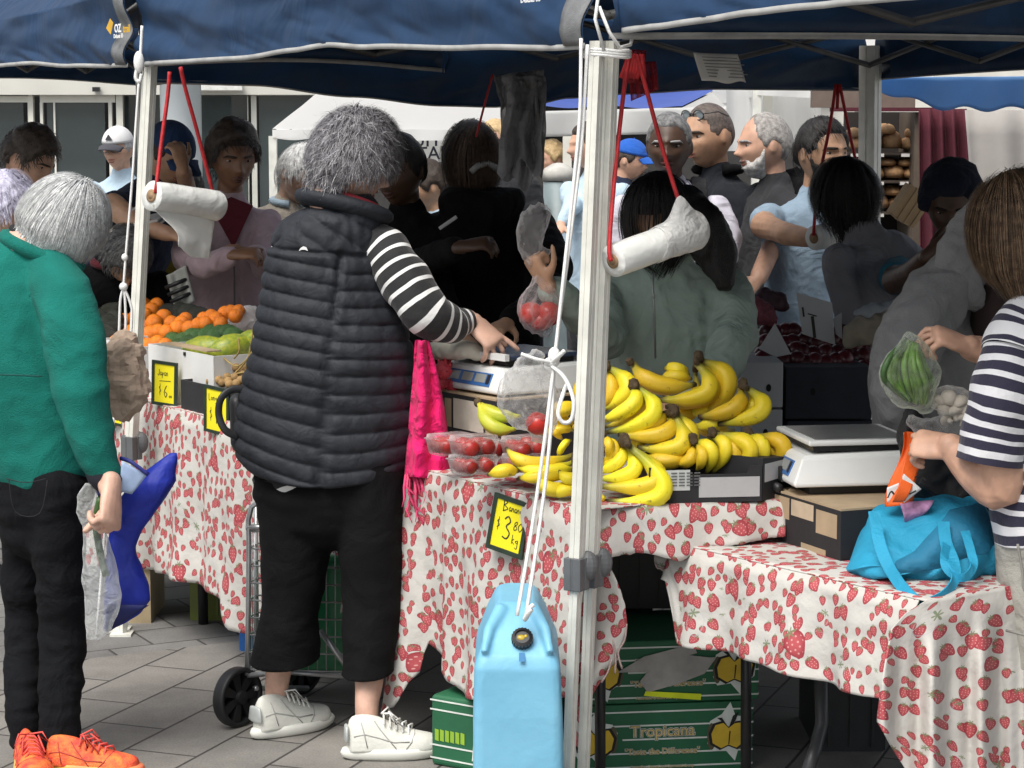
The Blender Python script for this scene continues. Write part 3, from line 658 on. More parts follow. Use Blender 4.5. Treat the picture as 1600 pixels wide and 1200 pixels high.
def dropuv(u, v):
    px = lerp(926, 122, u); t_ = tpx(px, -.03); p = drop(u, v); return (t_, p.z)
ca.grid(drop, 260, 46, 0, dropuv)
def topf(u, v): t_ = lerp(tpx(926, -.03), T1, u); q = ed(t_, lerp(-.032, .72, v), TZ); return q+V((0, 0, .006+.004*nz(q, 7)*sstep(0, .06, v)))
ca.grid(topf, 90, 24, 0, lambda u, v: (lerp(0, T1, u), TZ+lerp(0, .75, v)))
# the table's end: short torn band, then a torn strip beside the leg
CR = onz(1225, 783, TZ); A0 = onz(919, 796, TZ); bh = [(919, 868), (940, 866), (975, 862), (1010, 860), (1045, 866), (1062, 872), (1085, 862), (1110, 851), (1205, 838), (1235, 832)]
def endb(u, v):
    px = lerp(919, 1232, u); q = A0.lerp(CR, u); zb = at(px, interp(bh, px)+2.5*nz((px*.09, 0, 0), 1), q.y).z
    return V((q.x, q.y-.012*sstep(0, .15, v)-.03*v-.012*v*math.sin(u*19), lerp(TZ+.004, zb, v)))
ca.grid(endb, 60, 10, 0, lambda u, v: (5+u*.48, TZ-.10*v))
ca.add([A0+V((0, .004, .003)), CR+V((0, .004, .003)), CR+Pp*.5+V((0, 0, .003)), ed(0, .72, TZ+.003)], [(0, 1, 2, 3)], 0, [(5, .76), (5.48, .76), (5.4, 1.3), (5, 1.4)])
tr = [(797, 946), (850, 944), (880, 950), (905, 963), (940, 976), (975, 980), (1010, 972), (1040, 958), (1065, 940), (1095, 922), (1140, 916), (1165, 918)]
def torn(u, v):
    py = lerp(797, 1165, v); xr = interp(tr, py)+2*nz((py*.07, 1, 0), 1); px = lerp(896, xr, u); p = at(px, py, 5.20-.03*math.sin(v*3)+.05*(1-u)); return p+V((0, -.018*math.sin(u*7+v*5)*v, 0))
ca.grid(torn, 16, 70, 0, lambda u, v: (8+(torn(u, v).x), torn(u, v).z))
for P in ([(979, 975), (976, 1000), (966, 1020), (972, 1045)], [(940, 1066), (950, 1050), (956, 1030)], [(918, 1100), (921, 1130), (918, 1166)], [(958, 1000), (962, 1030), (961, 1052)]):
    ca.tube([at(x, y, 5.17) for x, y in catmull(P, 4)], .0012, 4)
tag(thick(ca.out('tablecloth', berry, smooth=True), .0025), 'white strawberry print cloth with a torn hem draped over the long table', 'tablecloth', 'strawberry print tablecloths')

# lower table at the right
BZ = .652; B0 = onz(1450, 940, BZ); BL = onz(1060, 850, BZ); BE = (BL-B0).normalized(); BPp = V((BE.y, -BE.x, 0)); BW = .55; BLn = (BL-B0).length
tb = thing('folding_table', B0.lerp(BL, .5)+BPp*.28-V((0, 0, BZ)), 'lower trestle table carrying the weighing scale and the cyan bag', 'table')
def bt(t_, off, z): p = B0+BE*t_+BPp*off; return V((p.x, p.y, z))
Rb = Matrix.Rotation(math.atan2(BE.y, BE.x), 3, 'Z'); MB().box(bt(BLn/2, BW/2, BZ-.03), (BLn-.10, BW-.06, .04), Rb).out('tabletop', MC((.5, .5, .48), .5), tb, smooth=False)
for a, b in (((938, 1040), (938, 1250)), ((1166, 1015), (1166, 1250))):
    Yl = 5.28 if a[0] < 1000 else 5.36
    MB().tube([at(a[0], 905 if a[0] < 1000 else 900, Yl), V((at(b[0], 1190, Yl).x, Yl, 0))], .0135, 10).out('leg', black_metal, tb)
gl = M('grey_leg', (.05, .052, .055), .4, var=.2)
for off in (.08, .45):
    MB().tube([V(p) for p in catmull([bt(.12, off, BZ-.05)[:], bt(.12, off, .4)[:], bt(.10, off, .2)[:], bt(.04, off, 0)[:]], 5)], .014, 10).out('leg', gl, tb)
MB().tube([at(1282, 1045, 5.2), at(1284, 1130, 5.2), at(1274, 1170, 5.15), at(1262, 1205, 5.1)], .016, 10).out('leg', gl, tb)
cb = MB(); hb = [(1055, 900), (1064, 905), (1074, 950), (1086, 1000), (1130, 1012), (1180, 1022), (1240, 1040), (1300, 1060), (1350, 1075), (1385, 1083), (1460, 1090)]
def tpxb(px, off):
    k = (px-800)/FOC; o = B0+BPp*off; return (o.x-k*o.y)/(k*BE.y-BE.x)
def dropb(u, v):
    px = lerp(1448, 1058, u); t_ = tpxb(px, -.015); b = bt(t_, -.015, 0); zb = at(px, interp(hb, px), b.y).z
    f = v*(.016*math.sin(t_*19)+.012*math.sin(t_*37+1))+.005*min(1, v*12)*nz((t_*15, v*5, 1), 1)
    q = b-BPp*(f+.03*v+.012*sstep(0, .12, v)); return V((q.x, q.y, lerp(BZ+.004, zb, v)))
cb.grid(dropb, 130, 36, 0, lambda u, v: (2.2+tpxb(lerp(1448, 1058, u), 0), dropb(u, v).z))
def topb(u, v): q = bt(lerp(-.01, BLn+.01, u), lerp(-.017, BW, v), BZ); return q+V((0, 0, .005+.004*nz(q, 9)*sstep(0, .06, v)))
cb.grid(topb, 60, 24, 0, lambda u, v: (2.2+u*BLn, BZ+v*BW))
fl = [(0, 1447), (.05, 1415), (.11, 1393), (.30, 1379), (.48, 1370), (.58, 1392), (.67, 1414), (1, 1500)]
def edgeb(px):
    k = (px-800)/FOC; o = (k*B0.y-B0.x)/(BPp.x-k*BPp.y); return B0+BPp*o
def endp(u, v):
    px = lerp(interp(fl, v), 1600, u); e = edgeb(max(px, 1447)); py = lerp(proj(e)[1], 1330, v); ff = .030*sstep(.03, .35, v)*(math.sin((px-1370)*.085+.4)+.5*math.sin((px-1370)*.16)) if v > 0 else 0
    q = at(px, py, e.y-.016-.012*sstep(0, .1, v)-ff-.05*v-.0006*max(0, 1447-px)); return V((q.x, q.y, q.z+.006*(1-v)))
cb.grid(endp, 110, 60, 0, lambda u, v: (6+(lerp(lerp(1446, 1370, v), 1592, u)-1370)/720*1.15, BZ-v*.55))
tf = [(880, 1022, 1064), (889, 1030, 1066), (897, 1042, 1068), (905, 1062, 1072)]
cb.grid(lambda u, v: at(lerp(interp([(a, b) for a, b, c in tf], lerp(868, 908, v)), 1070, u), lerp(868, 908, v)-6*u, 5.31), 8, 8, 0, lambda u, v: (9+u*.07, v*.05))
for P in ([(1024, 880), (1028, 888), (1040, 886)], [(1044, 894), (1046, 903)], [(1052, 898), (1040, 895), (1034, 888)]): cb.tube([at(x, y, 5.3) for x, y in catmull(P, 3)], .0012, 4)
tag(thick(cb.out('tablecloth', berry), .0025), 'white strawberry print cloth hanging in folds over the lower table', 'tablecloth', 'strawberry print tablecloths')

# ---------------------------------------------------------------- things under the tables
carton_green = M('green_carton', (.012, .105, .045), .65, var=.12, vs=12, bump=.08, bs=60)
white_print = MC((.62, .66, .62), .7); yel_print = MC((.62, .42, .03), .7); gold_print = MC((.62, .48, .2), .7); blk = MC((.012, .012, .012), .8); dark_hole = MC((.006, .006, .006), .9)
def carton(name, o, X, Yd, w, d, h, mat, lid=True):   # o: front-left-bottom corner, X along the front, Yd away
    m = MB(); Z = V((0, 0, 1)); m.prism([(0, 0), (w, 0), (w, h), (0, h)], o, X, Z, Yd*d)
    if lid: m.prism([(-.006, h*.62), (w+.006, h*.62), (w+.006, h+.004), (-.006, h+.004)], o-Yd*.006, X, Z, Yd*(d+.012))
    return m
def fruit_mark(m, o, X, Z, s):     # yellow pair of fruit with leaves, white halo
    m.prism([(-.062*s, -.03*s), (-.05*s, -.055*s), (-.01*s, -.05*s), (.02*s, -.085*s), (.03*s, -.05*s), (.06*s, -.03*s), (.065*s, .02*s), (.05*s, .045*s), (.02*s, .05*s), (.005*s, .09*s), (-.02*s, .055*s), (-.055*s, .035*s)], o, X, Z, -X.cross(Z)*-.0012, 1)
    nn = X.cross(Z); sh_ = [(-.052, -.002), (-.048, -.030), (-.022, -.046), (.0, -.036), (.024, -.046), (.048, -.028), (.055, .004), (.040, .030), (.018, .028), (.0, .014), (-.016, .030), (-.040, .024)]
    for k_, mi, lf_ in ((1.14, 3, .0022), (.98, 2, .0032)): m.add([V(o)+X*(x*s*k_)+Z*((y+.008)*s*k_-.008*s)+nn*lf_ for x, y in sh_], [tuple(range(12))], mi)
    for q_ in ([(.0, .014), (.012, .05), (.03, .062), (.02, .035)], [(0, .014), (-.02, .045), (-.035, .045), (-.015, .03)]): m.add([V(o)+X*(x*s)+Z*(y*s)+nn*.0036 for x, y in q_], [(0, 1, 2, 3)], 3)
    m.add([V(o)+X*(x*s)+Z*(y*s)+nn*.0040 for x, y in ((-.001, -.034), (.002, -.034), (.006, .004), (.002, .006))], [(0, 1, 2, 3)], 3)
Yx = 5.55; Xd = V((.99, .13, 0)).normalized(); Yd = V((-.13, .99, 0)).normalized()
def green_box(z0, h, label, shift=0, torn_label=False):
    o = V((at(895+shift, 1100, Yx).x, Yx-.03, z0)); w = .475; d = .36; Z = V((0, 0, 1)); n = Xd.cross(Z)
    t = thing('fruit_carton', o+Xd*w/2+Yd*d/2, label, 'carton', 'green fruit cartons under the tables')
    bd = carton('body', o, Xd, Yd, w, d, h, carton_green, lid=False); bdo = bev(bd.out('body', carton_green, t, smooth=False), .004)
    st = MB()
    for k in range(5):
        zz = h*(.08+.2*k)
        for a, b in ((.0, .09), (.13, .36), (.40, .475)) if k == 2 else ((0, .475),): st.prism([(a, zz), (b, zz), (b, zz+.004), (a, zz+.004)], o-Yd*.0015, Xd, Z, Yd*.001)
        st.prism([(0.0, zz), (d, zz), (d, zz+.004), (0, zz+.004)], o+Xd*(w+.0005), Yd, Z, Xd*.001)
    st.out('stripe_print', white_print, bdo, smooth=False)
    mk = MB(); ff = o-Yd*.001
    fruit_mark(mk, ff+Xd*.058+Z*h*.5, Xd, Z, .9); fruit_mark(mk, ff+Xd*.41+Z*h*.55, Xd, Z, .9)
    for dz, sz, s in ((.60, .042, 'Tropicana'), (.34, .022, '"Taste the Difference"'), (.14, .0115, 'Australian Owned and Operated Group')):
        for off, mi, bo in ((.0016, 1, .06), (.0024, 3, .03), (.0032, 4, .0)): txt(mk, s, ff+Xd*.235+Z*(h*dz-.012), Xd, Z, sz*(1 if len(s) < 30 else .9), mi, off, bo)
    mk.out('printed_label', [carton_green, white_print, yel_print, blk, gold_print], bdo, smooth=False)
    for a in (.105, .365):
        hh = MB(); hh.prism([(a-.013*math.cos(q)*.9, h*.5+.030*math.sin(q)*1.2) for q in [i*PI/8 for i in range(16)]], ff-Yd*.002, Xd, Z, Yd*.002); hh.out('hand_hole', MC((.10, .085, .05), .9), t, smooth=False)
    if torn_label:
        q = MB(); q.prism([(.1, .085), (.17, .125), (.30, .155), (.31, .13), (.29, .125), (.36, .115), (.33, .075), (.26, .05), (.18, .03), (.16, .06), (.18, .085)], ff-Yd*.006, Xd, Z, Yd*.001); q.out('torn_paper', M('torn_paper', (.36, .35, .33), .85, var=.15, bump=.3, bs=90), t, smooth=False)
        q = MB(); q.prism([(.17, .022), (.32, .006), (.322, .022), (.175, .034)], ff-Yd*.008, Xd, Z, Yd*.0015); q.out('yellow_tape', MC((.62, .72, .01), .6), t, smooth=False)
    return t
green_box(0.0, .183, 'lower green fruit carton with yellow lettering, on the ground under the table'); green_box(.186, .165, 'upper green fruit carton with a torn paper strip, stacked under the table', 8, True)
o = onz(676, 1090, 0); o = V((at(672, 1090, 5.6).x, 5.62, 0)); X2 = V((.85, -.52, 0)).normalized(); Y2 = V((.52, .85, 0)).normalized()
t = thing('fruit_carton', o, 'green carton tilted half hidden under the hanging cloth', 'carton', 'green fruit cartons under the tables')
bd = carton('b', o, X2, Y2, .3, .3, .19, None, lid=False).out('body', carton_green, t, smooth=False); bev(bd, .012, 3)
q = MB(); Z = V((0, 0, 1))
for zz in (.02, .055, .15, .175): q.prism([(.0, zz), (.3, zz-.004), (.3, zz), (0, zz+.004)], o-Y2*.0015, X2, Z, Y2*.001)
q.prism([(.13, .03), (.3, .02), (.3, .13), (.14, .135)], o-Y2*.002, X2, Z, Y2*.001)
for k in range(6): q.prism([(.015+k*.016, .07), (.027+k*.016, .068), (.027+k*.016, .098), (.015+k*.016, .1)], o-Y2*.002, X2, Z, Y2*.001, 1)
q.out('stripe_print', [white_print, MC((.25, .42, .03), .7)], bd, smooth=False)
def crate(name, px0, px1, z0, z1, Y, d, col, label, cat='crate'):
    t = thing(name, (px_x((px0+px1)/2, Y), Y+d/2, z0), label, cat, 'crates under the tables'); w = px_x(px1, Y)-px_x(px0, Y); x0 = px_x(px0, Y); wl = MB()
    mt = M(name+'_plastic', col, .5, var=.15)
    for (c, dm) in (((x0+w/2, Y, (z0+z1)/2), (w, .012, z1-z0)), ((x0+w/2, Y+d, (z0+z1)/2), (w, .012, z1-z0)), ((x0, Y+d/2, (z0+z1)/2), (.012, d-.012, z1-z0)), ((x0+w, Y+d/2, (z0+z1)/2), (.012, d-.012, z1-z0))): wl.box(c, dm)
    n = max(3, int(w/.05))
    for k in range(n): wl.box((x0+w*(k+.5)/n, Y-.009, (z0+z1)/2), (.01, .008, z1-z0-.03))
    wl.out('wall', mt, t, smooth=False); MB().box((x0+w/2, Y+d/2, z0+.006), (w-.013, d-.013, .012)).out('floor_panel', mt, t, smooth=False)
    MB().box((x0+w/2, Y-.004, z1-.006), (w+.02, .03, .014)).out('rim', mt, t, smooth=False); return t
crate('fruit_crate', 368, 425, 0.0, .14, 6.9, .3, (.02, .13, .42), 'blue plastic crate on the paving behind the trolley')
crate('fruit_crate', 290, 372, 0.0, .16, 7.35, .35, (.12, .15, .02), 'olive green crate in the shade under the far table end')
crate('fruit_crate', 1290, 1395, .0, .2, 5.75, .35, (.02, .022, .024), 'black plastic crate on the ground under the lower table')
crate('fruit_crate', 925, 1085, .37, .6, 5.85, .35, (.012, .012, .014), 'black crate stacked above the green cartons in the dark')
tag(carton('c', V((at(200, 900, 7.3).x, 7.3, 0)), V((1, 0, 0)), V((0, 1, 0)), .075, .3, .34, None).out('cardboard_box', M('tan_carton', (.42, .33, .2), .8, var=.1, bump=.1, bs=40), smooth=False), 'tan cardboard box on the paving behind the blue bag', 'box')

# ---------------------------------------------------------------- boxes and fruit on the left end
def ebox(t0, t1, o0, o1, z0, z1, mats, label, tk=.006, name='fruit_box', cat='box', inner=True):   # open tray aligned to the table edge
    t = thing(name, ed((t0+t1)/2, (o0+o1)/2, z0), label, cat, 'open fruit boxes on the long table'); m = MB()
    for a, b, c, d in ((t0, t1, o0, o0+tk), (t0, t1, o1-tk, o1), (t0, t0+tk, o0+tk, o1-tk), (t1-tk, t1, o0+tk, o1-tk)):
        m.box(ed((a+b)/2, (c+d)/2, (z0+z1)/2), (b-a, d-c, z1-z0), Rz)
    m.out('wall', mats[0], t, smooth=False); MB().box(ed((t0+t1)/2, (o0+o1)/2, z0+.004), (t1-t0-2*tk-.001, o1-o0-2*tk-.001, .008), Rz).out('floor_panel', mats[0], t, smooth=False); return t
wcarton = M('white_carton', (.66, .66, .64), .75, var=.06, vs=8, bump=.08, bs=50); bcarton = M('black_carton', (.016, .016, .018), .7, var=.2, vs=8, bump=.08, bs=50); tanc = M('tan_card', (.40, .30, .19), .85, var=.12, vs=12, bump=.1, bs=60)
tA, tB = tpx(331, .02), tpx(229, .02); tC = tpx(288, .0); tD = tpx(402, 0)
eb = ebox(tA, tB, .02, .40, TZ+.006, .945, [wcarton], 'white carton of oranges at the table edge by the left leg')
MB().box(ed((tA+tB)/2-.02, .05, .955), ((tB-tA)*.7, .05, .004), Rz).out('flap', tanc, eb, smooth=False)
MB().box(ed(lerp(tA, tB, .42), .018, .935), (.014, .003, .012), Rz).out('hand_hole', dark_hole, eb, smooth=False)
ebox(tpx(222, .02)+.02, tpx(150, .02), .02, .4, TZ+.006, .93, [wcarton], 'white carton of dark avocados behind the green fleece')
ebox(tD, tC, -.02, .19, TZ+.006, .858, [bcarton], 'small black box of longans at the table edge')
ebox(tA-.52, tA-.01, .2, .55, TZ+.006, .93, [tanc], 'shallow brown box of green avocados and papayas')
orange = M('orange_peel', (.80, .21, .008), .42, var=.12, vs=9, bump=.35, bs=260, rnd_obj=.12, sss=.1)
avo_g = M('green_avocado_skin', (.035, .095, .02), .45, var=.4, vs=25, bump=.4, bs=150, rnd_obj=.25); avo_d = M('dark_avocado_skin', (.022, .024, .016), .5, var=.4, vs=25, bump=.5, bs=140, rnd_obj=.3)
longan = M('longan_skin', (.36, .22, .085), .7, var=.25, vs=40, bump=.3, bs=220, rnd_obj=.2)
protos = {}
def fruit(kind, mat, c, r, label, cat, group, rot=(0, 0, 0), shape=None, name=None, n=18, wob=.04):
    if kind not in protos:
        m = MB()
        if shape: m.lathe(shape, n=n)
        else: m.ball((0, 0, 0), 1, n, 12)
        o = m.out(name or kind, mat, loc=(0, 0, 0))
        for v in o.data.vertices: v.co *= 1+wob*nz(v.co, 1.4, len(protos)*3)
        protos[kind] = o
    else: o = protos[kind].copy(); COL.objects.link(o)
    o.location = c; o.scale = r if hasattr(r, '__len__') else (r, r, r); o.rotation_euler = rot; tag(o, label, cat, group); return o
osh = [(.02, -.93), (.3, -.95), (.7, -.72), (.95, -.3), (1, .05), (.9, .45), (.6, .8), (.25, .95), (.10, .93), (.06, .88), (.02, .86)]
ash = [(.02, -1.25), (.4, -1.12), (.75, -.75), (.88, -.25), (.80, .25), (.6, .7), (.4, 1.05), (.2, 1.25), (.02, 1.3)]
def heapY(px, py, y0=556, o0=.06, k=.0052): return yof(px, o0+max(0, (y0-py))*k)
OR = [(232, 541, 13), (258, 541, 13), (246, 536, 12), (182, 536, 13), (200, 538, 13), (217, 537, 13), (236, 522, 14), (261, 520, 13), (205, 520, 13), (188, 518, 12), (278, 513, 13), (222, 512, 13), (241, 505, 14), (256, 496, 13), (196, 502, 13), (212, 497, 12), (237, 485, 12), (226, 492, 12), (296, 513, 12), (310, 508, 12), (284, 505, 12), (322, 506, 12), (338, 499, 12), (352, 490, 12), (330, 494, 11), (361, 487, 11), (345, 506, 11), (368, 494, 11), (373, 486, 10), (268, 505, 12), (248, 518, 12), (290, 499, 11), (226, 476, 11), (245, 476, 11), (318, 497, 10)]
for i, (x, y, r) in enumerate(OR):
    Y_ = heapY(x, y); fruit('orange', orange, at(x, y, Y_), r*mpx(Y_)*1.05, 'bright orange in the heap in front of the mauve jacket' if x > 270 else 'bright orange in the heap beside the left gazebo leg', 'orange', 'oranges in the white carton', [rnd.uniform(-1, 1) for _ in '123'], osh)
zz6 = lambda x, y: (140+x/4.617, 440+y/4.617)
for i, (x, y) in enumerate([(610, 430), (680, 425), (655, 470), (720, 445), (762, 402), (800, 350), (850, 390), (805, 405), (892, 368), (960, 380), (1012, 372), (1050, 392), (640, 485), (720, 482), (930, 400), (870, 350)]):
    px, py = zz6(x, y); Y_ = heapY(px, py, 566, .1, .005)-.03; big = 950 < x < 970
    fruit('avocado', avo_g, at(px, py, Y_), .036, 'green avocado in the heap between the oranges and the papayas', 'avocado', 'green avocados', (rnd.uniform(1.2, 1.9), rnd.uniform(-.3, .3), rnd.uniform(.6, 2.2)), ash)
for i, (x, y) in enumerate([(150, 215), (82, 262), (152, 300), (128, 372), (95, 325), (165, 345), (185, 270), (60, 380), (110, 405)]):
    px, py = zz6(x, y); Y_ = heapY(px, py, 545, .1, .004)-.02
    fruit('dark_avocado', avo_d, at(px, py, Y_), .041, 'dark avocado piled left of the oranges by the leg', 'avocado', 'dark avocados at the left', (rnd.uniform(1, 2), rnd.uniform(-.4, .4), rnd.uniform(0, 2)), ash, 'avocado')
for i, (x, y) in enumerate([(590, 225), (640, 240), (690, 262), (740, 250), (790, 245), (610, 275), (760, 285), (660, 215), (720, 225)]):
    px, py = zz6(x, y); Y_ = yof(px, .48)
    fruit('dark_avocado', avo_d, at(px, py, Y_), .042, 'dark avocado behind the oranges below the mauve jacket', 'avocado', 'dark avocados at the back', (rnd.uniform(1, 2), rnd.uniform(-.4, .4), rnd.uniform(0, 2)), ash, 'avocado')
pap = M('papaya_skin', (.42, .42, .03), .4, vs=5, col2=(.16, .26, .04), bump=.1, bs=60)
Y_ = yof(322, .16); fruit('papaya', pap, at(322, 548, Y_), (.062, .062, .078), 'yellow green papaya at the front of the brown box', 'papaya', 'papayas', (1.35, .2, 1.1), ash)
Y_ = yof(362, .22); fruit('papaya', pap, at(364, 543, Y_), (.056, .056, .068), 'greener papaya leaning behind the longans', 'papaya', 'papayas', (1.3, -.3, 2.2), ash)
Y_ = yof(392, .30); fruit('papaya', pap, at(392, 536, Y_), (.054, .054, .066), 'papaya lying against the quilted vest', 'papaya', 'papayas', (1.2, .3, .3), ash)
for x, y in [(890, 660), (940, 622), (1000, 640), (1058, 622), (950, 682), (992, 690), (900, 700), (1050, 690), (1090, 712), (1010, 740), (958, 730), (1080, 665), (1002, 565), (850, 690), (870, 720), (1040, 590), (930, 710), (1120, 660), (1110, 620), (1140, 690), (1000, 720), (1060, 735)]:
    px, py = zz6(x, y); Y_ = yof(px, max(.01, (608-py)*.003)); fruit('longan', longan, at(px, py, Y_), .0145, 'small round tan longan in the black box', 'longan', 'longans in the black box', (0, 0, 0), None)
m = MB()
for P in ([(350, 560), (372, 572), (398, 548)], [(360, 590), (380, 570), (400, 540)], [(340, 595), (365, 585), (395, 580)], [(366, 560), (374, 548), (372, 528)], [(385, 575), (392, 540), (396, 512)]): m.tube([at(x, y, yof(x, .06)) for x, y in catmull(P, 4)], .003, 5)
tag(m.out('longan_stalk', MC((.36, .26, .09), .8)), 'thin tan stalks sticking up among the longans', 'stalks')
m = MB(); Yb = yof(375, .45); m.chain([(352, 512, Yb, 10), (372, 502, Yb, 20), (396, 500, Yb, 20), (408, 506, Yb, 14)]); me = crease(solid(m, .008), .02, (22, 22, 22), 3)
wbag = film('white_bag_film', (.82, .8, .78), .55); o = place(me, 'produce_bag', wbag); tag(o, 'crumpled white plastic bag of garlic behind the papayas', 'bag')

# ---------------------------------------------------------------- price tickets
tk_y = M('yellow_card', (.80, .70, .008), .6, var=.04, vs=6); tk_b = M('ticket_frame', (.014, .03, .018), .4, var=.3, vs=30); pen = MC((.02, .02, .015), .7)
def ticket(q, label, lines, Y, cat='price tag'):   # q: four photo corners TL TR BR BL with depths
    P = [at(*c) for c in q]; o = P[3]; X = (P[2]-P[3]); w = X.length; Z = (P[0]-P[3]); h = Z.length; X.normalize(); Z.normalize(); n = X.cross(Z)
    t = thing('price_tag', (o+P[2])/2, label, cat, 'yellow price tags')
    fr = MB(); b = .1*w
    for a in ([(0, 0), (w, 0), (w, b), (0, b)], [(0, h-b), (w, h-b), (w, h), (0, h)], [(0, b), (b, b), (b, h-b), (0, h-b)], [(w-b, b), (w, b), (w, h-b), (w-b, h-b)]): fr.prism(a, o+n*.003, X, Z, -n*.008)
    fr.out('frame', tk_b, t, smooth=False)
    cd = MB().prism([(b*.8, b*.8), (w-b*.8, b*.8), (w-b*.8, h-b*.8), (b*.8, h-b*.8)], o, X, Z, -n*.003).out('card', tk_y, t, smooth=False)
    k = MB()
    for st, wd in lines: stroke(k, [(x*w, y*h) for x, y in st], o, X, Z, wd*w, 0, .001)
    k.out('handwriting', pen, t, smooth=False); return t
BA = [([(.3, .73), (.29, .92)], .022), ([(.3, .92), (.38, .9), (.3, .84)], .02), ([(.3, .84), (.41, .79), (.29, .73)], .02)]
def letters(x, y, s, word):
    out = []
    for ch in word:
        if ch == 'a': out += [([(x+.05*s, y+.05*s), (x+.02*s, y+.07*s), (x, y+.03*s), (x+.02*s, y), (x+.05*s, y+.03*s), (x+.055*s, y)], .016)]; x += .075*s
        elif ch == 'n': out += [([(x, y), (x, y+.065*s)], .016), ([(x, y+.04*s), (x+.03*s, y+.068*s), (x+.05*s, y)], .016)]; x += .075*s
        elif ch == 's': out += [([(x+.05*s, y+.09*s), (x, y+.07*s), (x+.045*s, y+.03*s), (x, y-.01*s)], .016)]; x += .07*s
        elif ch == 'e': out += [([(x, y+.035*s), (x+.045*s, y+.045*s), (x+.02*s, y+.07*s), (x, y+.03*s), (x+.05*s, y+.005*s)], .016)]; x += .075*s
        elif ch == 'p': out += [([(x, y+.065*s), (x, y-.06*s)], .016), ([(x, y+.05*s), (x+.045*s, y+.05*s), (x, y)], .016)]; x += .075*s
        elif ch == 'J': out += [([(x+.05*s, y+.12*s), (x+.05*s, y+.02*s), (x+.01*s, y), (x, y+.03*s)], .018)]; x += .085*s
        elif ch == 'L': out += [([(x, y+.12*s), (x, y), (x+.05*s, y)], .018)]; x += .08*s
        elif ch == 'o': out += [([(x+.025*s, y+.06*s), (x, y+.03*s), (x+.025*s, y), (x+.05*s, y+.03*s), (x+.025*s, y+.06*s)], .016)]; x += .075*s
        elif ch == 'g': out += [([(x+.045*s, y+.06*s), (x, y+.04*s), (x+.045*s, y+.02*s), (x+.05*s, y+.06*s), (x+.045*s, y-.05*s), (x, y-.04*s)], .016)]; x += .075*s
        elif ch == 'k': out += [([(x, y+.12*s), (x, y)], .016), ([(x+.04*s, y+.07*s), (x, y+.035*s), (x+.05*s, y)], .016)]; x += .07*s
        elif ch == "'": x += .02*s
    return out
def dollar(x, y, s): return [([(x+.04*s, y+.14*s), (x, y+.11*s), (x+.05*s, y+.06*s), (x, y+.02*s)], .018), ([(x+.025*s, y+.18*s), (x+.02*s, y-.02*s)], .014)]
THREE = [([(.38, .60), (.47, .66), (.54, .58), (.45, .48), (.56, .38), (.50, .27), (.38, .29)], .032)]
E80 = [([(.72, .62), (.66, .57), (.74, .50), (.67, .46), (.66, .52), (.73, .58), (.72, .62)], .018), ([(.83, .61), (.77, .54), (.82, .46), (.88, .54), (.83, .61)], .018)]
Yt = yof(790, -.06)
ticket([(774, 769, Yt+.03), (833, 789, Yt-.04), (815, 875, Yt-.04), (759, 855, Yt+.03)], 'yellow bananas price tag hanging on the cloth beside the rope', BA+letters(.45, .76, 1., "ananes")+dollar(.2, .40, 1.2)+THREE+E80+letters(.66, .22, 1.3, 'kg'), Yt)
Yt = yof(258, -.02)
SIX = lambda x, y, s: [([(x+.09*s, y+.26*s), (x, y+.12*s), (x+.05*s, y), (x+.11*s, y+.07*s), (x+.03*s, y+.12*s)], .026)]
ticket([(238, 562, Yt+.03), (280, 568, Yt-.02), (276, 637, Yt-.02), (237, 631, Yt+.03)], 'small yellow price tag on the white carton of oranges', letters(.24, .68, 1.1, 'Japan')+dollar(.3, .26, 1.3)+SIX(.5, .2, 1)+letters(.7, .2, .8, 'oo')+[([(.3, .55), (.75, .57)], .02)], Yt)
Yt = yof(340, -.04)
ticket([(319, 600, Yt+.03), (364, 609, Yt-.02), (358, 683, Yt-.02), (319, 673, Yt+.03)], 'yellow price tag on the small black box of longans', letters(.2, .70, 1.1, 'Longan')+dollar(.24, .28, 1.5)+[([(.5, .55), (.5, .22)], .03)]+letters(.6, .24, .8, 'oo'), Yt)
Yt = yof(190, -.03)
ticket([(160, 632, Yt+.02), (199, 640, Yt-.01), (196, 668, Yt-.01), (158, 660, Yt+.02)], 'yellow price tag half hidden behind the green sleeve', letters(.6, .3, 1.6, 'oo'), Yt)
# ---------------------------------------------------------------- blue water can used as a gazebo weight
can_m = M('blue_polythene', (.20, .48, .65), .5, col2=(.13, .37, .54), vs=4.5, bump=.08, bs=60, bs2=7, bump2=.10, sss=.05)
Yc = 4.72; kc = mpx(Yc)
def can_sec(py, hw, y0, y1, ch=.018, cx=808):   # chamfered section at photo height py
    z = at(cx, py, Yc).z; x = px_x(cx, Yc); w = hw*kc
    P = [(-w+ch, y0), (w-ch, y0), (w-ch*.3, y0+ch*.3), (w, y0+ch), (w, y1-ch), (w-ch, y1), (-w+ch, y1), (-w, y1-ch), (-w, y0+ch), (-w+ch*.3, y0+ch*.3)]
    return [V((x+a, Yc+b, z)) for a, b in P]
S = [(1375, 66, .02, .33), (1365, 72, .0, .35), (1240, 73, -.012, .36), (1120, 72, -.012, .36), (1045, 69, -.008, .36), (1034, 66, -.002, .36), (1026, 62, .004, .36), (995, 50, .05, .35), (966, 36, .10, .34), (958, 28, .118, .33)]
jc = thing('jerry_can', V((px_x(808, Yc), Yc+.17, at(808, 1378, Yc).z)), 'scuffed light blue plastic water can hanging by rope at the front leg', 'jerry can')
m = MB(); m.rings([can_sec(a, b, c, d, cx=808+(a-1000)*.012) for a, b, c, d in S])
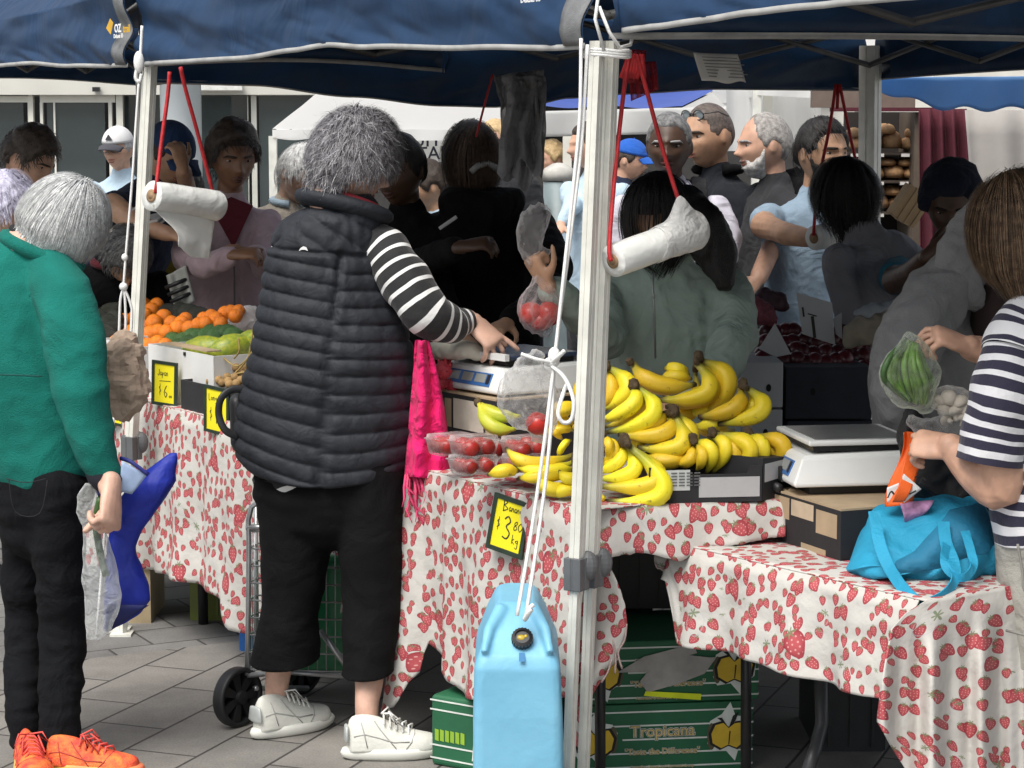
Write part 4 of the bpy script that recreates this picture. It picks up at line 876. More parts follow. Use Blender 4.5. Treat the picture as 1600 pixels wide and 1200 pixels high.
for sx in (-1, 1):   # moulded side ribs and the two raised shoulders beside the spout
    m.tube([at(808+sx*52, 1020, Yc-.0), at(808+sx*44, 985, Yc+.05), at(808+sx*26, 955, Yc+.1), at(808+sx*24, 950, Yc+.2), at(808+sx*24, 952, Yc+.30)], [.008, .013, .018, .018, .015], 10)
    m.tube([at(808+sx*62, 1042, Yc+.02), at(808+sx*64, 1200, Yc+.02), at(808+sx*64, 1340, Yc+.02)], .008, 8)
m.tube([at(806, 958, Yc+.13), at(806, 950, Yc+.17), at(806, 950, Yc+.27), at(806, 960, Yc+.32)], .014, 10)
me = solid(m, .0045, 2); place(me, 'body', can_m, jc)
nrm = V((0, -.75, .62)).normalized(); Rm = nrm.to_track_quat('Z', 'Y').to_matrix(); cp = at(816, 1002, Yc+.035)
m = MB(); m.lathe([(.001, -.01), (.024, -.01), (.024, .004), (.020, .006)], cp, 28, 0, Rm); m.out('spout_collar', can_m, jc)
m = MB(); m.lathe([(.022, .004), (.0235, .006), (.0225, .022), (.0165, .025), (.0155, .020), (.001, .020)], cp, 40, 0, Rm)
for i in range(20):
    a = i*PI/10; m.box(cp+Rm @ V((.0228*math.cos(a), .0228*math.sin(a), .013)), (.003, .003, .015), Rm @ Matrix.Rotation(a, 3, 'Z'))
sharp(m.out('cap', black_plast, jc), 30)
m = MB(); m.ball(cp+Rm @ V((-.003, 0, .0185)), (.0095, .0075, .004), 12, 8, Rm); m.ball(cp+Rm @ V((.008, .003, .019)), (.004, .004, .003), 10, 8, Rm); m.out('cap_insert', M('amber_insert', (.42, .30, .03), .3, var=.4, vs=90), jc)
m = MB(); P0 = at(816, 1026, Yc+.002)
m.grid(lambda u, v: at(811+9*u, lerp(1019, 1033, v), Yc+.010-.018*v)+V((0, -.004, 0)), 3, 3); m.out('drip_stain', MC((.03, .16, .34), .6), jc)

# ---------------------------------------------------------------- rolls of produce bags on red cords
roll_film = M('milky_roll', (.72, .73, .70), .35, var=.06, vs=10, bump=.2, bs=35, bs2=9, bump2=.3, sss=.0)
sheet_film = translucent(M('milky_sheet', (.84, .84, .81), .4, var=.03, bump=.25, bs=25), .4, (.85, .85, .82)); core_m = M('roll_core', (.28, .18, .10), .8, var=.2, vs=30); red_cord = M('red_cord', (.45, .015, .02), .6, var=.2, vs=40, bump=.3, bs=300)
def roll(a, b, r, label, rc=.010, sheet=None, grp='rolls of produce bags', loose=None):
    a, b = V(a), V(b); ax = (b-a).normalized(); Rr = ax.to_track_quat('Z', 'Y').to_matrix(); L_ = (b-a).length
    t = thing('bag_roll', (a+b)/2, label, 'bag roll', grp); m = MB()
    m.lathe([(rc, .0), (r*.97, .0), (r, .003), (r*1.01, L_*.3), (r*.99, L_*.6), (r*1.01, L_*.8), (r, L_-.003), (r*.97, L_), (rc, L_)], a, 44, 0, Rr); o = m.out('roll', roll_film, t); crease(o.data, .003, (30, 30, 30), 2, False)
    k = MB(); k.lathe([(rc*.7, -.004), (rc*1.25, -.004), (rc*1.25, L_+.004), (rc*.7, L_+.004), (rc*.7, -.0041)], a, 24, 0, Rr); k.out('core', core_m, t)
    if sheet: thick(sheet().out('loose_sheet', loose or sheet_film, t), .0008)
    return t
def cords(P, label, r=.004, extra=None):
    m = MB()
    for p in P: m.tube([at(*q) for q in catmull(p, 4)], r, 6, sq=1.6)
    if extra: extra(m)
    tag(m.out('hanging_cord', red_cord), label, 'cord', 'red cords holding the bag rolls')
def sh1():
    m = MB()
    def f(u, v):
        x = lerp(lerp(238, 276, sstep(0, .8, v)), lerp(335, 326, v), u); y = lerp(lerp(318, 346, u), lerp(386, 404, sstep(0, .5, u)), v); Y_ = lerp(6.6, 6.78, u)
        return at(x, y, Y_)+V((0, .03*v+.014*math.sin(u*9+v*3)*v+.008*nz((u*5, v*5, 0), 1), 0))
    return m.grid(f, 26, 26)
roll(at(237, 306, 6.62), at(340, 322, 6.82), .046, 'white plastic bag roll with a sheet hanging down beside the left leg', .016, sh1)
cords([[(265, 112, 6.68), (262, 150, 6.68), (252, 225, 6.66), (243, 302, 6.61)], [(282, 105, 6.72), (290, 140, 6.74), (308, 205, 6.78), (332, 298, 6.84)]], 'red cord hanging the bag roll beside the left leg', .0062)
def sh2():
    m = MB(); a, b = at(958, 408, 5.05), at(1078, 364, 5.22); ax = (b-a).normalized(); U_ = V((0, 0, 1)); U_ = (U_-ax*U_.dot(ax)).normalized(); W_ = ax.cross(U_)
    def f(u, v):   # last turn of film, loosened and flaring towards the far end
        an = lerp(-2.4, 2.6, v); s_ = lerp(.42+.16*math.sin(v*3), 1.04-.05*math.cos(v*5), u); r = .0405+.006*sstep(.45, 1.05, s_)+.003*nz((u*4, v*5, 2), 1.2)
        pk = .050*math.exp(-((s_-.92)/.10)**2-((v-.50)/.10)**2); c = a.lerp(b, s_)
        return c+U_*(math.cos(an)*r+pk)+W_*math.sin(an)*r
    return m.grid(f, 24, 40)
roll(at(958, 408, 5.05), at(1078, 364, 5.22), .0385, 'white plastic bag roll hanging in front of the green raincoat', .0135, sh2, loose=film('loose_film', (.9, .9, .88), .5, .3))
def tasn(m):
    for i in range(7): m.tube([at(984+i*3, 84+i%3, 5.3), at(975+i*5, 110, 5.3), at(972+i*5+rnd.uniform(-4, 4), 122, 5.3)], .007, 5)
cords([[(985, 80, 5.2), (975, 140, 5.15), (962, 260, 5.1), (952, 380, 5.04), (955, 408, 5.03)], [(995, 86, 5.2), (1010, 140, 5.2), (1035, 232, 5.2), (1060, 312, 5.2)]], 'red cord hanging the bag roll beside the front leg', .0052, tasn)
net = film('red_net', (.35, .02, .03), .45, .6); m = MB(); m.grid(lambda u, v: at(982+u*42+v*4, 96+v*(62-18*u), 5.45)+V((0, .02*math.sin(u*11), 0)), 12, 12)
m.grid(lambda u, v: at(976+u*34-4*v, 78+v*52, 5.4)+V((0, .02*math.sin(u*9), 0)), 12, 12); tag(thick(m.out('net_bag', net), .001), 'red mesh net hanging under the canopy behind the front leg', 'net bag')
def sh3():
    m = MB(); return m.grid(lambda u, v: at(lerp(1310, 1368, u)+v*-3*u, lerp(368-8*u, 452+6*math.sin(u*3), v), 7.95)+V((0, .02*math.sin(u*9+v*2)*v, 0)), 16, 16)
roll(at(1272, 372, 8.0), at(1364, 356, 8.2), .046, 'shaded bag roll hanging in front of the far grey leg', .016, sh3)
cords([[(1306, 132, 8.1), (1296, 200, 8.08), (1278, 290, 8.04), (1271, 368, 7.99)], [(1312, 132, 8.1), (1330, 220, 8.14), (1344, 280, 8.18), (1358, 345, 8.22)], [(1310, 132, 8.1), (1308, 170, 8.1)]], 'dark red cord hanging the shaded bag roll by the far leg', .0062)
cords([[(770, 116, 7.6), (758, 160, 7.6), (744, 214, 7.6)]], 'thin red cord hanging above the dark long haired vendor', .004)

# hanging carrier bags, paper notice
hb_f = film('grey_carrier_film', (.34, .34, .35), .75, .45); t = thing('carrier_bags', at(812, 285, 6.6), 'bundle of thin grey carrier bags hanging under the canopy', 'bags')
for k, (x0, x1, y0, y1, Y_, s) in enumerate(((772, 850, 108, 270, 6.66, 0), (784, 850, 112, 262, 6.6, 2), (790, 846, 120, 285, 6.64, 5))):
    def f(u, v, x0=x0, x1=x1, y0=y0, y1=y1, Y_=Y_, s=s):
        sh = (7*math.sin(v*4+s)+5*nz((v*3, s, 0), 1.3))*(v > .05); a = 6*sstep(.15, .3, v)
        return at(lerp(x0+a*1.2, x1, u)+sh*.6, lerp(y0+(10*(1-u) if k == 0 else 6), y1+(14*math.sin(u*7+s)), v), Y_)+V((0, .035*nz((u*2.6, v*2.2, s), 1.3)+.02*math.sin(u*13+s+v*3), 0))
    thick(MB().grid(f, 24, 40).out('carrier_bag', hb_f, t), .0008)
m = MB(); m.grid(lambda u, v: at(lerp(1083, 1152, u)+14*v, lerp(82+3*u, 126+5*u-4*math.sin(u*9)*u, v), 6.0)+V((0, .012*math.sin(u*5+v*2), 0)), 14, 10)
for y in range(7): m.grid(lambda u, v, y=y: at(lerp(1096, 1150+(y % 3)*4, u)+14*(y+.5)/8, 88+y*5+v*1.6+3*u, 5.985)+V((0, .012*math.sin(u*5), 0)), 8, 1, 1)
tag(thick(m.out('paper_notice', [M('notice_paper', (.55, .55, .53), .8, var=.05), MC((.22, .22, .22), .8)]), .001), 'printed paper notice pegged under the right canopy', 'notice')

# ---------------------------------------------------------------- scales
wp = M('white_scale_plastic', (.70, .71, .69), .4, var=.05, vs=8); steel = M('scale_pan', (.35, .36, .36), .3, metal=.8, var=.1)
def scale(loc, rz, label, s=1., vendor=False):
    t = thing('weighing_scale', (0, 0, 0), label, 'weighing scale', 'weighing scales'); m = MB()
    # x across, -y the customer's display
    w, d = .155, .15
    m.rings([[V(p) for p in r] for r in ([(-w*.9, -d*.85, .0), (w*.9, -d*.85, .0), (w*.9, d*.9, 0), (-w*.9, d*.9, 0)], [(-w*.92, -d*.86, .028), (w*.92, -d*.86, .028), (w*.92, d*.9, .028), (-w*.92, d*.9, .028)])])
    bev(m.out('base', black_plast, t, smooth=False), .006)
    m = MB(); m.rings([[V(p) for p in r] for r in ([(-w*1.06, -d*1.12, .026), (w*1.06, -d*1.12, .026), (w*1.06, d*1.1, .026), (-w*1.06, d*1.1, .026)], [(-w*1.06, -d*1.14, .034), (w*1.06, -d*1.14, .034), (w*1.06, d*1.12, .034), (-w*1.06, d*1.12, .034)], [(-w*.93, -d*.98, .088), (w*.93, -d*.98, .088), (w*.93, d*.92, .094), (-w*.93, d*.92, .094)], [(-w*.85, -d*.9, .094), (w*.85, -d*.9, .094), (w*.85, d*.84, .1), (-w*.85, d*.84, .1)])])
    bev(m.out('housing', wp, t, smooth=False), .006, 3)
    def plate(name, x0, x1, v0, v1, mat, par, lift, back=False):
        a, b = V((0, -d*1.14, .034)), V((0, -d*.98, .088)); n = V((0, -.054, .024)).normalized()
        if back: a, b, n = V((0, d*1.12, .034)), V((0, d*.92, .094)), V((0, .06, .03)).normalized()
        P = [a.lerp(b, v)+V((x, 0, 0))+n*l for l in (lift, lift-.004) for x, v in ((x0, v0), (x1, v0), (x1, v1), (x0, v1))]
        return MB().add(P, [(0, 1, 2, 3), (7, 6, 5, 4), (0, 4, 5, 1), (1, 5, 6, 2), (2, 6, 7, 3), (3, 7, 4, 0)]).out(name, mat, par, smooth=False)
    dsp = plate('display', -.105, .105, .18, .82, MC((.05, .16, .42), .3), t, .002)
    for x in (-.068, -.005, .055): plate('lcd', x-.022, x+.026, .34, .74, MC((.32, .33, .31), .3), dsp, .0034)
    plate('key_label', .086, .1, .3, .75, MC((.02, .02, .03), .4), dsp, .0034)
    if vendor: plate('sticker', -.0, .06, .35, .8, MC((.75, .78, .8), .5), t, .002, True)
    m = MB(); m.box((0, 0, .108), (w*1.5, d*1.5, .016)); m.out('pan_support', black_plast, t, smooth=False)
    bev(MB().box((0, .0, .12), (w*1.72, d*1.7, .012)).out('pan', wp if vendor else M('blue_black_pan', (.03, .05, .09), .25, var=.2), t, smooth=False), .004, 2)
    if vendor: MB().box((0, 0, .1268), (w*1.5, d*1.45, .0016)).out('pan_plate', steel, t, smooth=False)
    else: MB().box((0, -d*.86, .1225), (w*1.76, .014, .018)).out('pan_edge', wp, t, smooth=False)
    if vendor:
        q = MB(); q.prism([(-.075, .026), (.075, .026), (.05, .058), (-.05, .058)], (0, -d*1.16, 0), V((1, 0, 0)), V((0, 0, 1)), V((0, .03, 0))); q.out('recess', black_plast, t, smooth=False)
        q = MB(); q.tube([(-.08, -d*1.2, .012), (.08, -d*1.2, .012)], .011, 10); q.out('cable_bar', black_plast, t)
    t.location = loc; t['o'] = tuple(loc); t.rotation_euler = (0, 0, rz); t.scale = (s, s, s); return t
def tray(name, P0, P1, depth, h, mats, label, labels=(), lid=None, open_=True):   # cardboard tray, P0->P1 its front foot line
    X = (P1-P0); w = X.length; X.normalize(); Yd_ = V((-X.y, X.x, 0)); Z = V((0, 0, 1)); t = thing(name, (P0+P1)/2+Yd_*depth/2, label, 'box', 'printed cardboard trays')
    m = MB(); tk = .005
    m.prism([(0, 0), (w, 0), (w, h), (w*.9, h), (w*.87, h*.78), (w*.13, h*.78), (w*.10, h), (0, h)] if open_ else [(0, 0), (w, 0), (w, h), (0, h)], P0, X, Z, Yd_*tk)
    m.prism([(0, 0), (w, 0), (w, h), (0, h)], P0+Yd_*(depth-tk), X, Z, Yd_*tk)
    for xx in (0, w-tk): m.prism([(tk, 0), (depth-tk, 0), (depth-tk, h), (tk, h)], P0+X*xx, Yd_, Z, X*tk)
    m.prism([(0, 0), (w, 0), (w, .004), (0, .004)], P0+Yd_*tk+Z*.001, X, Z, Yd_*(depth-2*tk))
    b = m.out('wall', mats[0], t, smooth=False)
    for (x0, z0, x1, z1, mi) in labels:
        q = MB()
        if x0 <= 1: q.prism([(w*x0, h*z0), (w*x1, h*z0), (w*x1, h*z1), (w*x0, h*z1)], P0-Yd_*.0015, X, Z, Yd_*.001)
        else: q.prism([(depth*(x0-2), h*z0), (depth*(x1-2), h*z0), (depth*(x1-2), h*z1), (depth*(x0-2), h*z1)], P0+X*(w+.0005), Yd_, Z, X*.001)
        lo = q.out('printed_label', mats[mi], b, smooth=False)
    if lid: q = MB(); q.box(P0+X*w/2+Yd_*depth/2+Z*(h+.003), (w, depth, .005), Matrix.Rotation(math.atan2(X.y, X.x), 3, 'Z')); q.out('flap', lid, t, smooth=False)
    return t
ang = math.atan2(-E.y, -E.x)
Ys = 5.95; ps = at(800, 612, Ys); zt_ = ps.z
scale(V((at(806, 600, 6.02).x, 6.02, at(740, 626, 5.9).z)), ang+.05, 'white weighing scale with a blue display on the long table', 1.0)
ta_, tb_ = tpx(775, .12), tpx(688, .12)
tray('fruit_tray', ed(tb_, .12, TZ+.006), ed(ta_, .12, TZ+.006), .3, .185, [bcarton, tanc, MC((.55, .5, .42), .8)], 'black printed tray propping up the scale beside the punnets', ((.08, .5, .2, .92, 1), (.24, .5, .78, .94, 2), (.82, .5, .98, .94, 1)), tanc, False)
K = onz(1190, 783, .760); KL = onz(1014, 787, .760)
grp = M('tray_label', (.42, .42, .42), .7, var=.06)
bt_ = tray('fruit_tray', KL, K, .26, .088, [bcarton, MC((.5, .52, .5), .8), grp, MC((.2, .2, .2), .8)], 'black printed tray full of bananas on the end of the long table', ((.13, .35, .36, .92, 1), (.44, .14, .98, .70, 2)))
q = MB(); KR = onz(1236, 772, .760); X = (KR-K); w_ = X.length; X.normalize(); Yd_ = V((-X.y, X.x, 0)); q.prism([(0.004, 0), (w_, 0), (w_, .095), (.004, .105)], K, X, V((0, 0, 1)), Yd_*.22)
t = thing('fruit_tray', K+X*.03, 'second black tray with a white label beside the banana tray', 'box', 'printed cardboard trays'); b_ = q.out('wall', bcarton, t, smooth=False)
q = MB(); q.prism([(.012, .045), (w_-.004, .05), (w_-.004, .092), (.012, .09)], K-Yd_*.0015, X, V((0, 0, 1)), Yd_*.001); q.out('printed_label', grp, b_, smooth=False)
q = MB()
for r_ in range(5):
    for c_ in range(4): q.prism([(.052+c_*.019, .042+r_*.0075), (.066+c_*.019, .042+r_*.0075), (.066+c_*.019, .045+r_*.0075), (.052+c_*.019, .045+r_*.0075)], KL-Yd_*.004, (K-KL).normalized(), V((0, 0, 1)), Yd_*.001)
q.out('fine_print', MC((.12, .12, .12), .8), bt_, smooth=False)
# scale two on its tray on the lower table
Q0 = onz(1205, 840, BZ+.006); Q1 = onz(1313, 877, BZ+.006)
tray('fruit_tray', Q0, Q1, .235, .118, [bcarton, tanc, MC((.5, .4, .28), .8)], 'black tray with tan labels under the scale on the lower table', ((.04, .5, .27, .95, 1), (.3, .62, .62, .95, 2), (.66, .42, .95, .9, 1), (.45, .0, .8, .12, 1)), tanc, False)
q = MB(); ftp = [at(1232+i*9, 768+i*3.5+rnd.uniform(-3, 3), Q0.y-.03+.0*i) for i in range(9)]
q.tube(ftp, [.006, .014, .011, .016, .012, .017, .013, .012, .006], 8, sq=.6); tag(q.out('torn_flap', tanc), 'ragged torn edge of tan cardboard on the tray under the right scale', 'cardboard')
scale(V((at(1320, 745, 5.42).x, 5.42, at(1300, 768, 5.36).z+.004)), ang-.42, 'white weighing scale on the black tray of the lower table', 1.08, True)

# ---------------------------------------------------------------- bananas
def banana_mat():
    m = bpy.data.materials.new('banana_skin'); m.use_nodes = True; nt = m.node_tree; N = nt.nodes; L = nt.links; b = N['Principled BSDF']; b.inputs['Roughness'].default_value = .5
    b.inputs['Subsurface Weight'].default_value = .08; b.inputs['Subsurface Radius'].default_value = (.01, .006, .002)
    tc = N.new('ShaderNodeTexCoord'); sp = N.new('ShaderNodeSeparateXYZ'); L.new(tc.outputs['UV'], sp.inputs[0])
    oi = N.new('ShaderNodeObjectInfo')
    r = N.new('ShaderNodeValToRGB'); e = r.color_ramp.elements; e[0].position = 0; e[0].color = (.10, .075, .03, 1); e[1].position = 1; e[1].color = (.02, .015, .01, 1)
    for p, c in ((.05, (.30, .26, .05)), (.14, (.48, .40, .025)), (.26, (.80, .56, .022)), (.80, (.82, .58, .025)), (.92, (.50, .42, .03)), (.965, (.12, .10, .03))):
        k = e.new(p); k.color = (*c, 1)
    L.new(sp.outputs['Y'], r.inputs[0])
    n = N.new('ShaderNodeTexNoise'); n.inputs['Scale'].default_value = 55; n.inputs['Detail'].default_value = 4; L.new(tc.outputs['Object'], n.inputs['Vector'])
    r2 = N.new('ShaderNodeValToRGB'); r2.color_ramp.elements[0].position = .63; r2.color_ramp.elements[0].color = (0, 0, 0, 1); r2.color_ramp.elements[1].position = .76; r2.color_ramp.elements[1].color = (1, 1, 1, 1); L.new(n.outputs['Fac'], r2.inputs[0])
    mx = N.new('ShaderNodeMix'); mx.data_type = 'RGBA'; mx.inputs['B'].default_value = (.28, .17, .03, 1); L.new(r2.outputs[0], mx.inputs['Factor']); L.new(r.outputs[0], mx.inputs['A'])
    h = N.new('ShaderNodeHueSaturation'); mr = N.new('ShaderNodeMapRange'); mr.inputs['To Min'].default_value = .49; mr.inputs['To Max'].default_value = .53; L.new(oi.outputs['Random'], mr.inputs['Value']); L.new(mr.outputs[0], h.inputs['Hue'])
    mr2 = N.new('ShaderNodeMapRange'); mr2.inputs['To Min'].default_value = .85; mr2.inputs['To Max'].default_value = 1.1; L.new(oi.outputs['Random'], mr2.inputs['Value']); L.new(mr2.outputs[0], h.inputs['Value'])
    L.new(mx.outputs['Result'], h.inputs['Color']); L.new(h.outputs[0], b.inputs['Base Color'])
    bp = N.new('ShaderNodeBump'); bp.inputs['Strength'].default_value = .12; bp.inputs['Distance'].default_value = .004; L.new(n.outputs['Fac'], bp.inputs['Height']); L.new(bp.outputs[0], b.inputs['Normal']); return m
ban_m = banana_mat(); grn_m = M('green_banana', (.36, .42, .03), .45, vs=14, col2=(.60, .52, .04), bump=.1, bs=60); crown_m = M('banana_crown', (.07, .045, .02), .85, var=.4, vs=60, bump=.4, bs=120)
def banana(p0, p1, p2, r, par, mat):
    m = MB(); n = 15; P = [];
    c1 = p1*2-(p0+p2)*.5
    for i in range(n+1):
        t = i/n; P.append(p0*(1-t)**2+c1*2*t*(1-t)+p2*t*t)
    prof = [.36, .40, .52, .74, .90, .97, 1, 1, 1, .99, .96, .90, .78, .55, .34, .26]
    R = []; us = []
    A = None
    for i, c in enumerate(P):
        T = (P[min(i+1, n)]-P[max(i-1, 0)]).normalized(); A = T.cross(V((0, 1, 0.01))) if A is None else A-T*A.dot(T); A.normalize(); B = T.cross(A)
        R.append([c+(A*math.cos(2*PI*j/15)+B*math.sin(2*PI*j/15))*r*prof[i]*(1+.075*math.cos(5*2*PI*j/15)) for j in range(15)]); us.append(i/n)
    m.rings(R, True, 0, us); return m.out('banana', mat, par)
zb = lambda x, y: (760+x/2.5, 460+y/2.5)
BUN = [  # label, crown (zoom px), depth, material, fingers (stem, mid, tip, radius in zoom px, depth shift)
 ('large bunch of bananas at the top of the heap with its crown up', (828, 245), 5.74, 0, [((700, 290), (745, 290), (790, 315), 26, .05), ((680, 330), (740, 320), (800, 330), 26, .03), ((820, 262), (885, 380), (700, 440), 34, .0), ((818, 268), (862, 385), (665, 412), 36, -.03), ((836, 262), (945, 345), (838, 488), 38, .0), ((850, 280), (900, 420), (760, 462), 30, .03), ((815, 300), (800, 420), (690, 390), 26, .04), ((690, 480), (760, 470), (830, 465), 30, .05)]),
 ('single long banana lying on top with its dark stem to the left', (556, 268), 5.62, 0, [((572, 268), (660, 350), (818, 352), 38, 0)]),
 ('bunch of bananas at the right shoulder of the heap', (1002, 352), 5.62, 0, [((990, 366), (968, 445), (828, 478), 33, .0), ((1012, 366), (1045, 440), (905, 470), 30, .03), ((1018, 368), (1075, 455), (905, 508), 36, -.02), ((985, 470), (900, 500), (815, 520), 30, .03), ((965, 530), (880, 530), (800, 510), 28, .05)]),
 ('bunch of bananas fanned behind the front leg at the top', (465, 280), 5.52, 0, [((450, 290), (415, 330), (405, 430), 28, .02), ((465, 288), (490, 380), (440, 440), 30, .01), ((478, 288), (555, 370), (450, 452), 36, -.01), ((440, 300), (380, 350), (350, 430), 30, .03)]),
 ('bunch of bananas with greenish edges right of the front leg', (574, 355), 5.46, 0, [((560, 368), (570, 430), (428, 502), 32, -.005), ((576, 366), (610, 450), (455, 520), 26, .03), ((590, 366), (650, 470), (470, 540), 34, -.015), ((596, 372), (650, 480), (560, 535), 30, .03), ((420, 455), (380, 500), (340, 530), 30, .03)]),
 ('two bananas poking out left of the front leg', (345, 440), 5.40, 0, [((345, 430), (295, 448), (238, 445), 32, 0), ((345, 500), (300, 495), (240, 490), 20, .03), ((335, 530), (290, 525), (215, 550), 20, .01), ((300, 570), (270, 540), (255, 520), 14, .0), ((330, 570), (300, 590), (280, 640), 15, .0)]),
 ('bunch of bananas in the middle of the heap above the tray', (735, 458), 5.42, 0, [((718, 470), (690, 545), (515, 548), 34, .01), ((732, 472), (760, 590), (590, 598), 36, -.015), ((745, 470), (800, 560), (740, 650), 32, .01), ((700, 472), (640, 490), (560, 520), 22, .04), ((690, 470), (660, 500), (560, 560), 26, .03), ((780, 600), (720, 650), (608, 630), 32, -.02), ((640, 500), (610, 560), (560, 590), 26, .04)]),
 ('bunch of bananas standing in the left of the tray', (806, 568), 5.36, 0, [((800, 580), (800, 640), (740, 665), 26, .02), ((808, 578), (880, 610), (858, 700), 28, .0), ((818, 585), (845, 630), (820, 690), 24, -.01)]),
 ('bunch of bananas standing in the middle of the tray', (878, 548), 5.38, 0, [((872, 560), (935, 600), (880, 700), 30, .0), ((885, 555), (975, 610), (935, 700), 31, .01), ((895, 548), (1030, 600), (965, 700), 33, -.01), ((905, 545), (1040, 590), (1000, 690), 26, .04)]),
 ('bunch of bananas standing at the right end of the tray', (1018, 545), 5.42, 0, [((1012, 556), (1080, 600), (1042, 700), 32, -.01), ((1030, 555), (1120, 600), (1080, 690), 30, .03), ((1045, 556), (1160, 590), (1112, 680), 34, .0)]),
 ('bunch of bananas at the front of the heap with its dark crown up', (540, 572), 5.30, 0, [((522, 586), (520, 650), (420, 700), 26, .03), ((532, 590), (575, 690), (425, 720), 32, .01), ((548, 590), (665, 730), (425, 748), 38, -.015), ((556, 592), (690, 770), (470, 806), 36, -.03), ((515, 590), (505, 640), (445, 668), 24, .05), ((410, 800), (440, 800), (462, 790), 16, .0)]),
 ('bunch of bananas half hidden behind the leg at the front', (450, 545), 5.34, 0, [((440, 560), (425, 610), (425, 680), 28, .02), ((452, 560), (500, 610), (445, 665), 26, .01), ((460, 560), (480, 590), (470, 640), 20, -.005)]),
 ('bunch of bananas spilling left over the table edge by the ropes', (352, 655), 5.30, 0, [((345, 625), (180, 660), (78, 600), 30, .07), ((345, 650), (230, 690), (112, 668), 26, .05), ((352, 690), (250, 690), (120, 722), 26, .04), ((352, 700), (220, 712), (130, 720), 24, .02), ((345, 700), (320, 720), (285, 690), 24, -.01), ((352, 740), (260, 760), (195, 715), 30, .0), ((120, 690), (70, 690), (8, 705), 28, .03), ((352, 765), (310, 765), (262, 785), 26, -.01)]),
]
for lab, cr_, Y_, mi, fs in BUN:
    cx, cy = zb(*cr_); c = at(cx, cy, Y_)
    t = thing('banana_bunch', c, lab, 'bananas', 'bunches of bananas on the long table')
    for s0, s1, s2, r, dy in fs:
        P = [at(*zb(*s), Y_+dy+q) for s, q in ((s0, .02), (s1, -.03), (s2, .0))]; banana(*P, r/2.5*mpx(Y_)*.98, t, ban_m)
    m = MB(); ss = [at(*zb(*f[0]), Y_+f[4]) for f in fs if (V(f[0])-V(cr_)).length < 60]
    for p in ss: m.tube([c+V((0, 0, .012)), c.lerp(p, .5), p], [.011, .010, .008], 8)
    if not ss: m.ball(c, (.01, .01, .012), 8, 6)
    me = solid(m, .003, 2); place(crease(me, .004, (70, 70, 70), 1), 'crown', crown_m, t)
z7 = lambda x, y: (660+x/4.617, 520+y/4.617)
t = thing('banana_bunch', at(*z7(395, 500), 5.6), 'pair of green bananas in front of the clear bag', 'bananas', 'bunches of bananas on the long table')
for a, b, c, d in (((402, 500), (525, 590), (705, 600), .02), ((412, 515), (500, 670), (672, 692), 0)): banana(at(*z7(*a), 5.55+d), at(*z7(*b), 5.5+d), at(*z7(*c), 5.5+d), .0185, t, grn_m)
MB().ball(at(*z7(400, 502), 5.56), (.011, .011, .013), 8, 6).out('crown', crown_m, t)

# ---------------------------------------------------------------- punnets, dragon fruit, bags on the table
tom = M('tomato_skin', (.50, .022, .012), .3, var=.15, vs=12, bump=.05, rnd_obj=.15); clear = film('clear_plastic', (.8, .8, .8), .03, .1)
tom2 = M('dark_red_fruit_skin', (.30, .018, .015), .35, var=.25, vs=14, rnd_obj=.2)
tsh = [(.02, -.86), (.4, -.86), (.8, -.6), (1, -.1), (.97, .3), (.7, .72), (.3, .84), (.1, .78), (.02, .76)]
def punnet(cx, cy, Y_, wpx, hpx, label):
    k = mpx(Y_); c = at(cx, cy, Y_); w, h, d = wpx*k/2, hpx*k, .055; t = thing('punnet', c-V((0, 0, h/2)), label, 'punnet', 'clear punnets of red fruit'); R3 = Matrix.Rotation(ang, 3, 'Z'); m = MB()
    def rr(s, z): return [c+R3 @ V((x*w*s, y*d*s, z)) for x, y in ((-1, -.8), (-.85, -1), (.85, -1), (1, -.8), (1, .8), (.85, 1), (-.85, 1), (-1, .8))]
    m.rings([rr(.8, -h/2), rr(.86, -h/2+.004), rr(1, h*.25), rr(1.06, h*.26), rr(1.06, h*.31), rr(.97, h*.33), rr(.94, h*.5)]); m.out('tub', clear, t, smooth=True)
    nx = 3
    for i in range(nx):
        for j in range(2):
            f = fruit('punnet_fruit', tom2, c+R3 @ V(((i-1)*w*.58, (j-.5)*d*.85, rnd.uniform(-.004, .004)-h*.06)), h*.44, 'glossy red fruit inside a clear punnet on the long table', 'red fruit', 'red fruit in the punnets', (rnd.uniform(-.6, .6), rnd.uniform(-.6, .6), rnd.uniform(0, 3)), tsh, 'red_fruit')
punnet(*z7(370, 815), 5.42, 46, 34, 'clear punnet of red fruit stacked nearest the pink scarf'); punnet(*z7(365, 945), 5.40, 48, 30, 'lower clear punnet of red fruit nearest the pink scarf')
punnet(*z7(540, 830), 5.50, 44, 32, 'clear punnet of red fruit stacked behind the banana tip'); punnet(*z7(540, 950), 5.46, 46, 28, 'lower clear punnet of red fruit behind the banana tip'); punnet(*z7(740, 820), 5.45, 44, 34, 'clear punnet of red fruit under the clear bag'); punnet(*z7(745, 930), 5.43, 44, 28, 'lowest clear punnet of red fruit behind the yellow bananas')
punnet(*z7(200, 800), 5.62, 46, 32, 'clear punnet of red fruit half hidden behind the scarf')
drg = M('dragon_fruit_skin', (.50, .05, .07), .45, var=.3, vs=22, bump=.2, bs=90, rnd_obj=.2); dpr = None
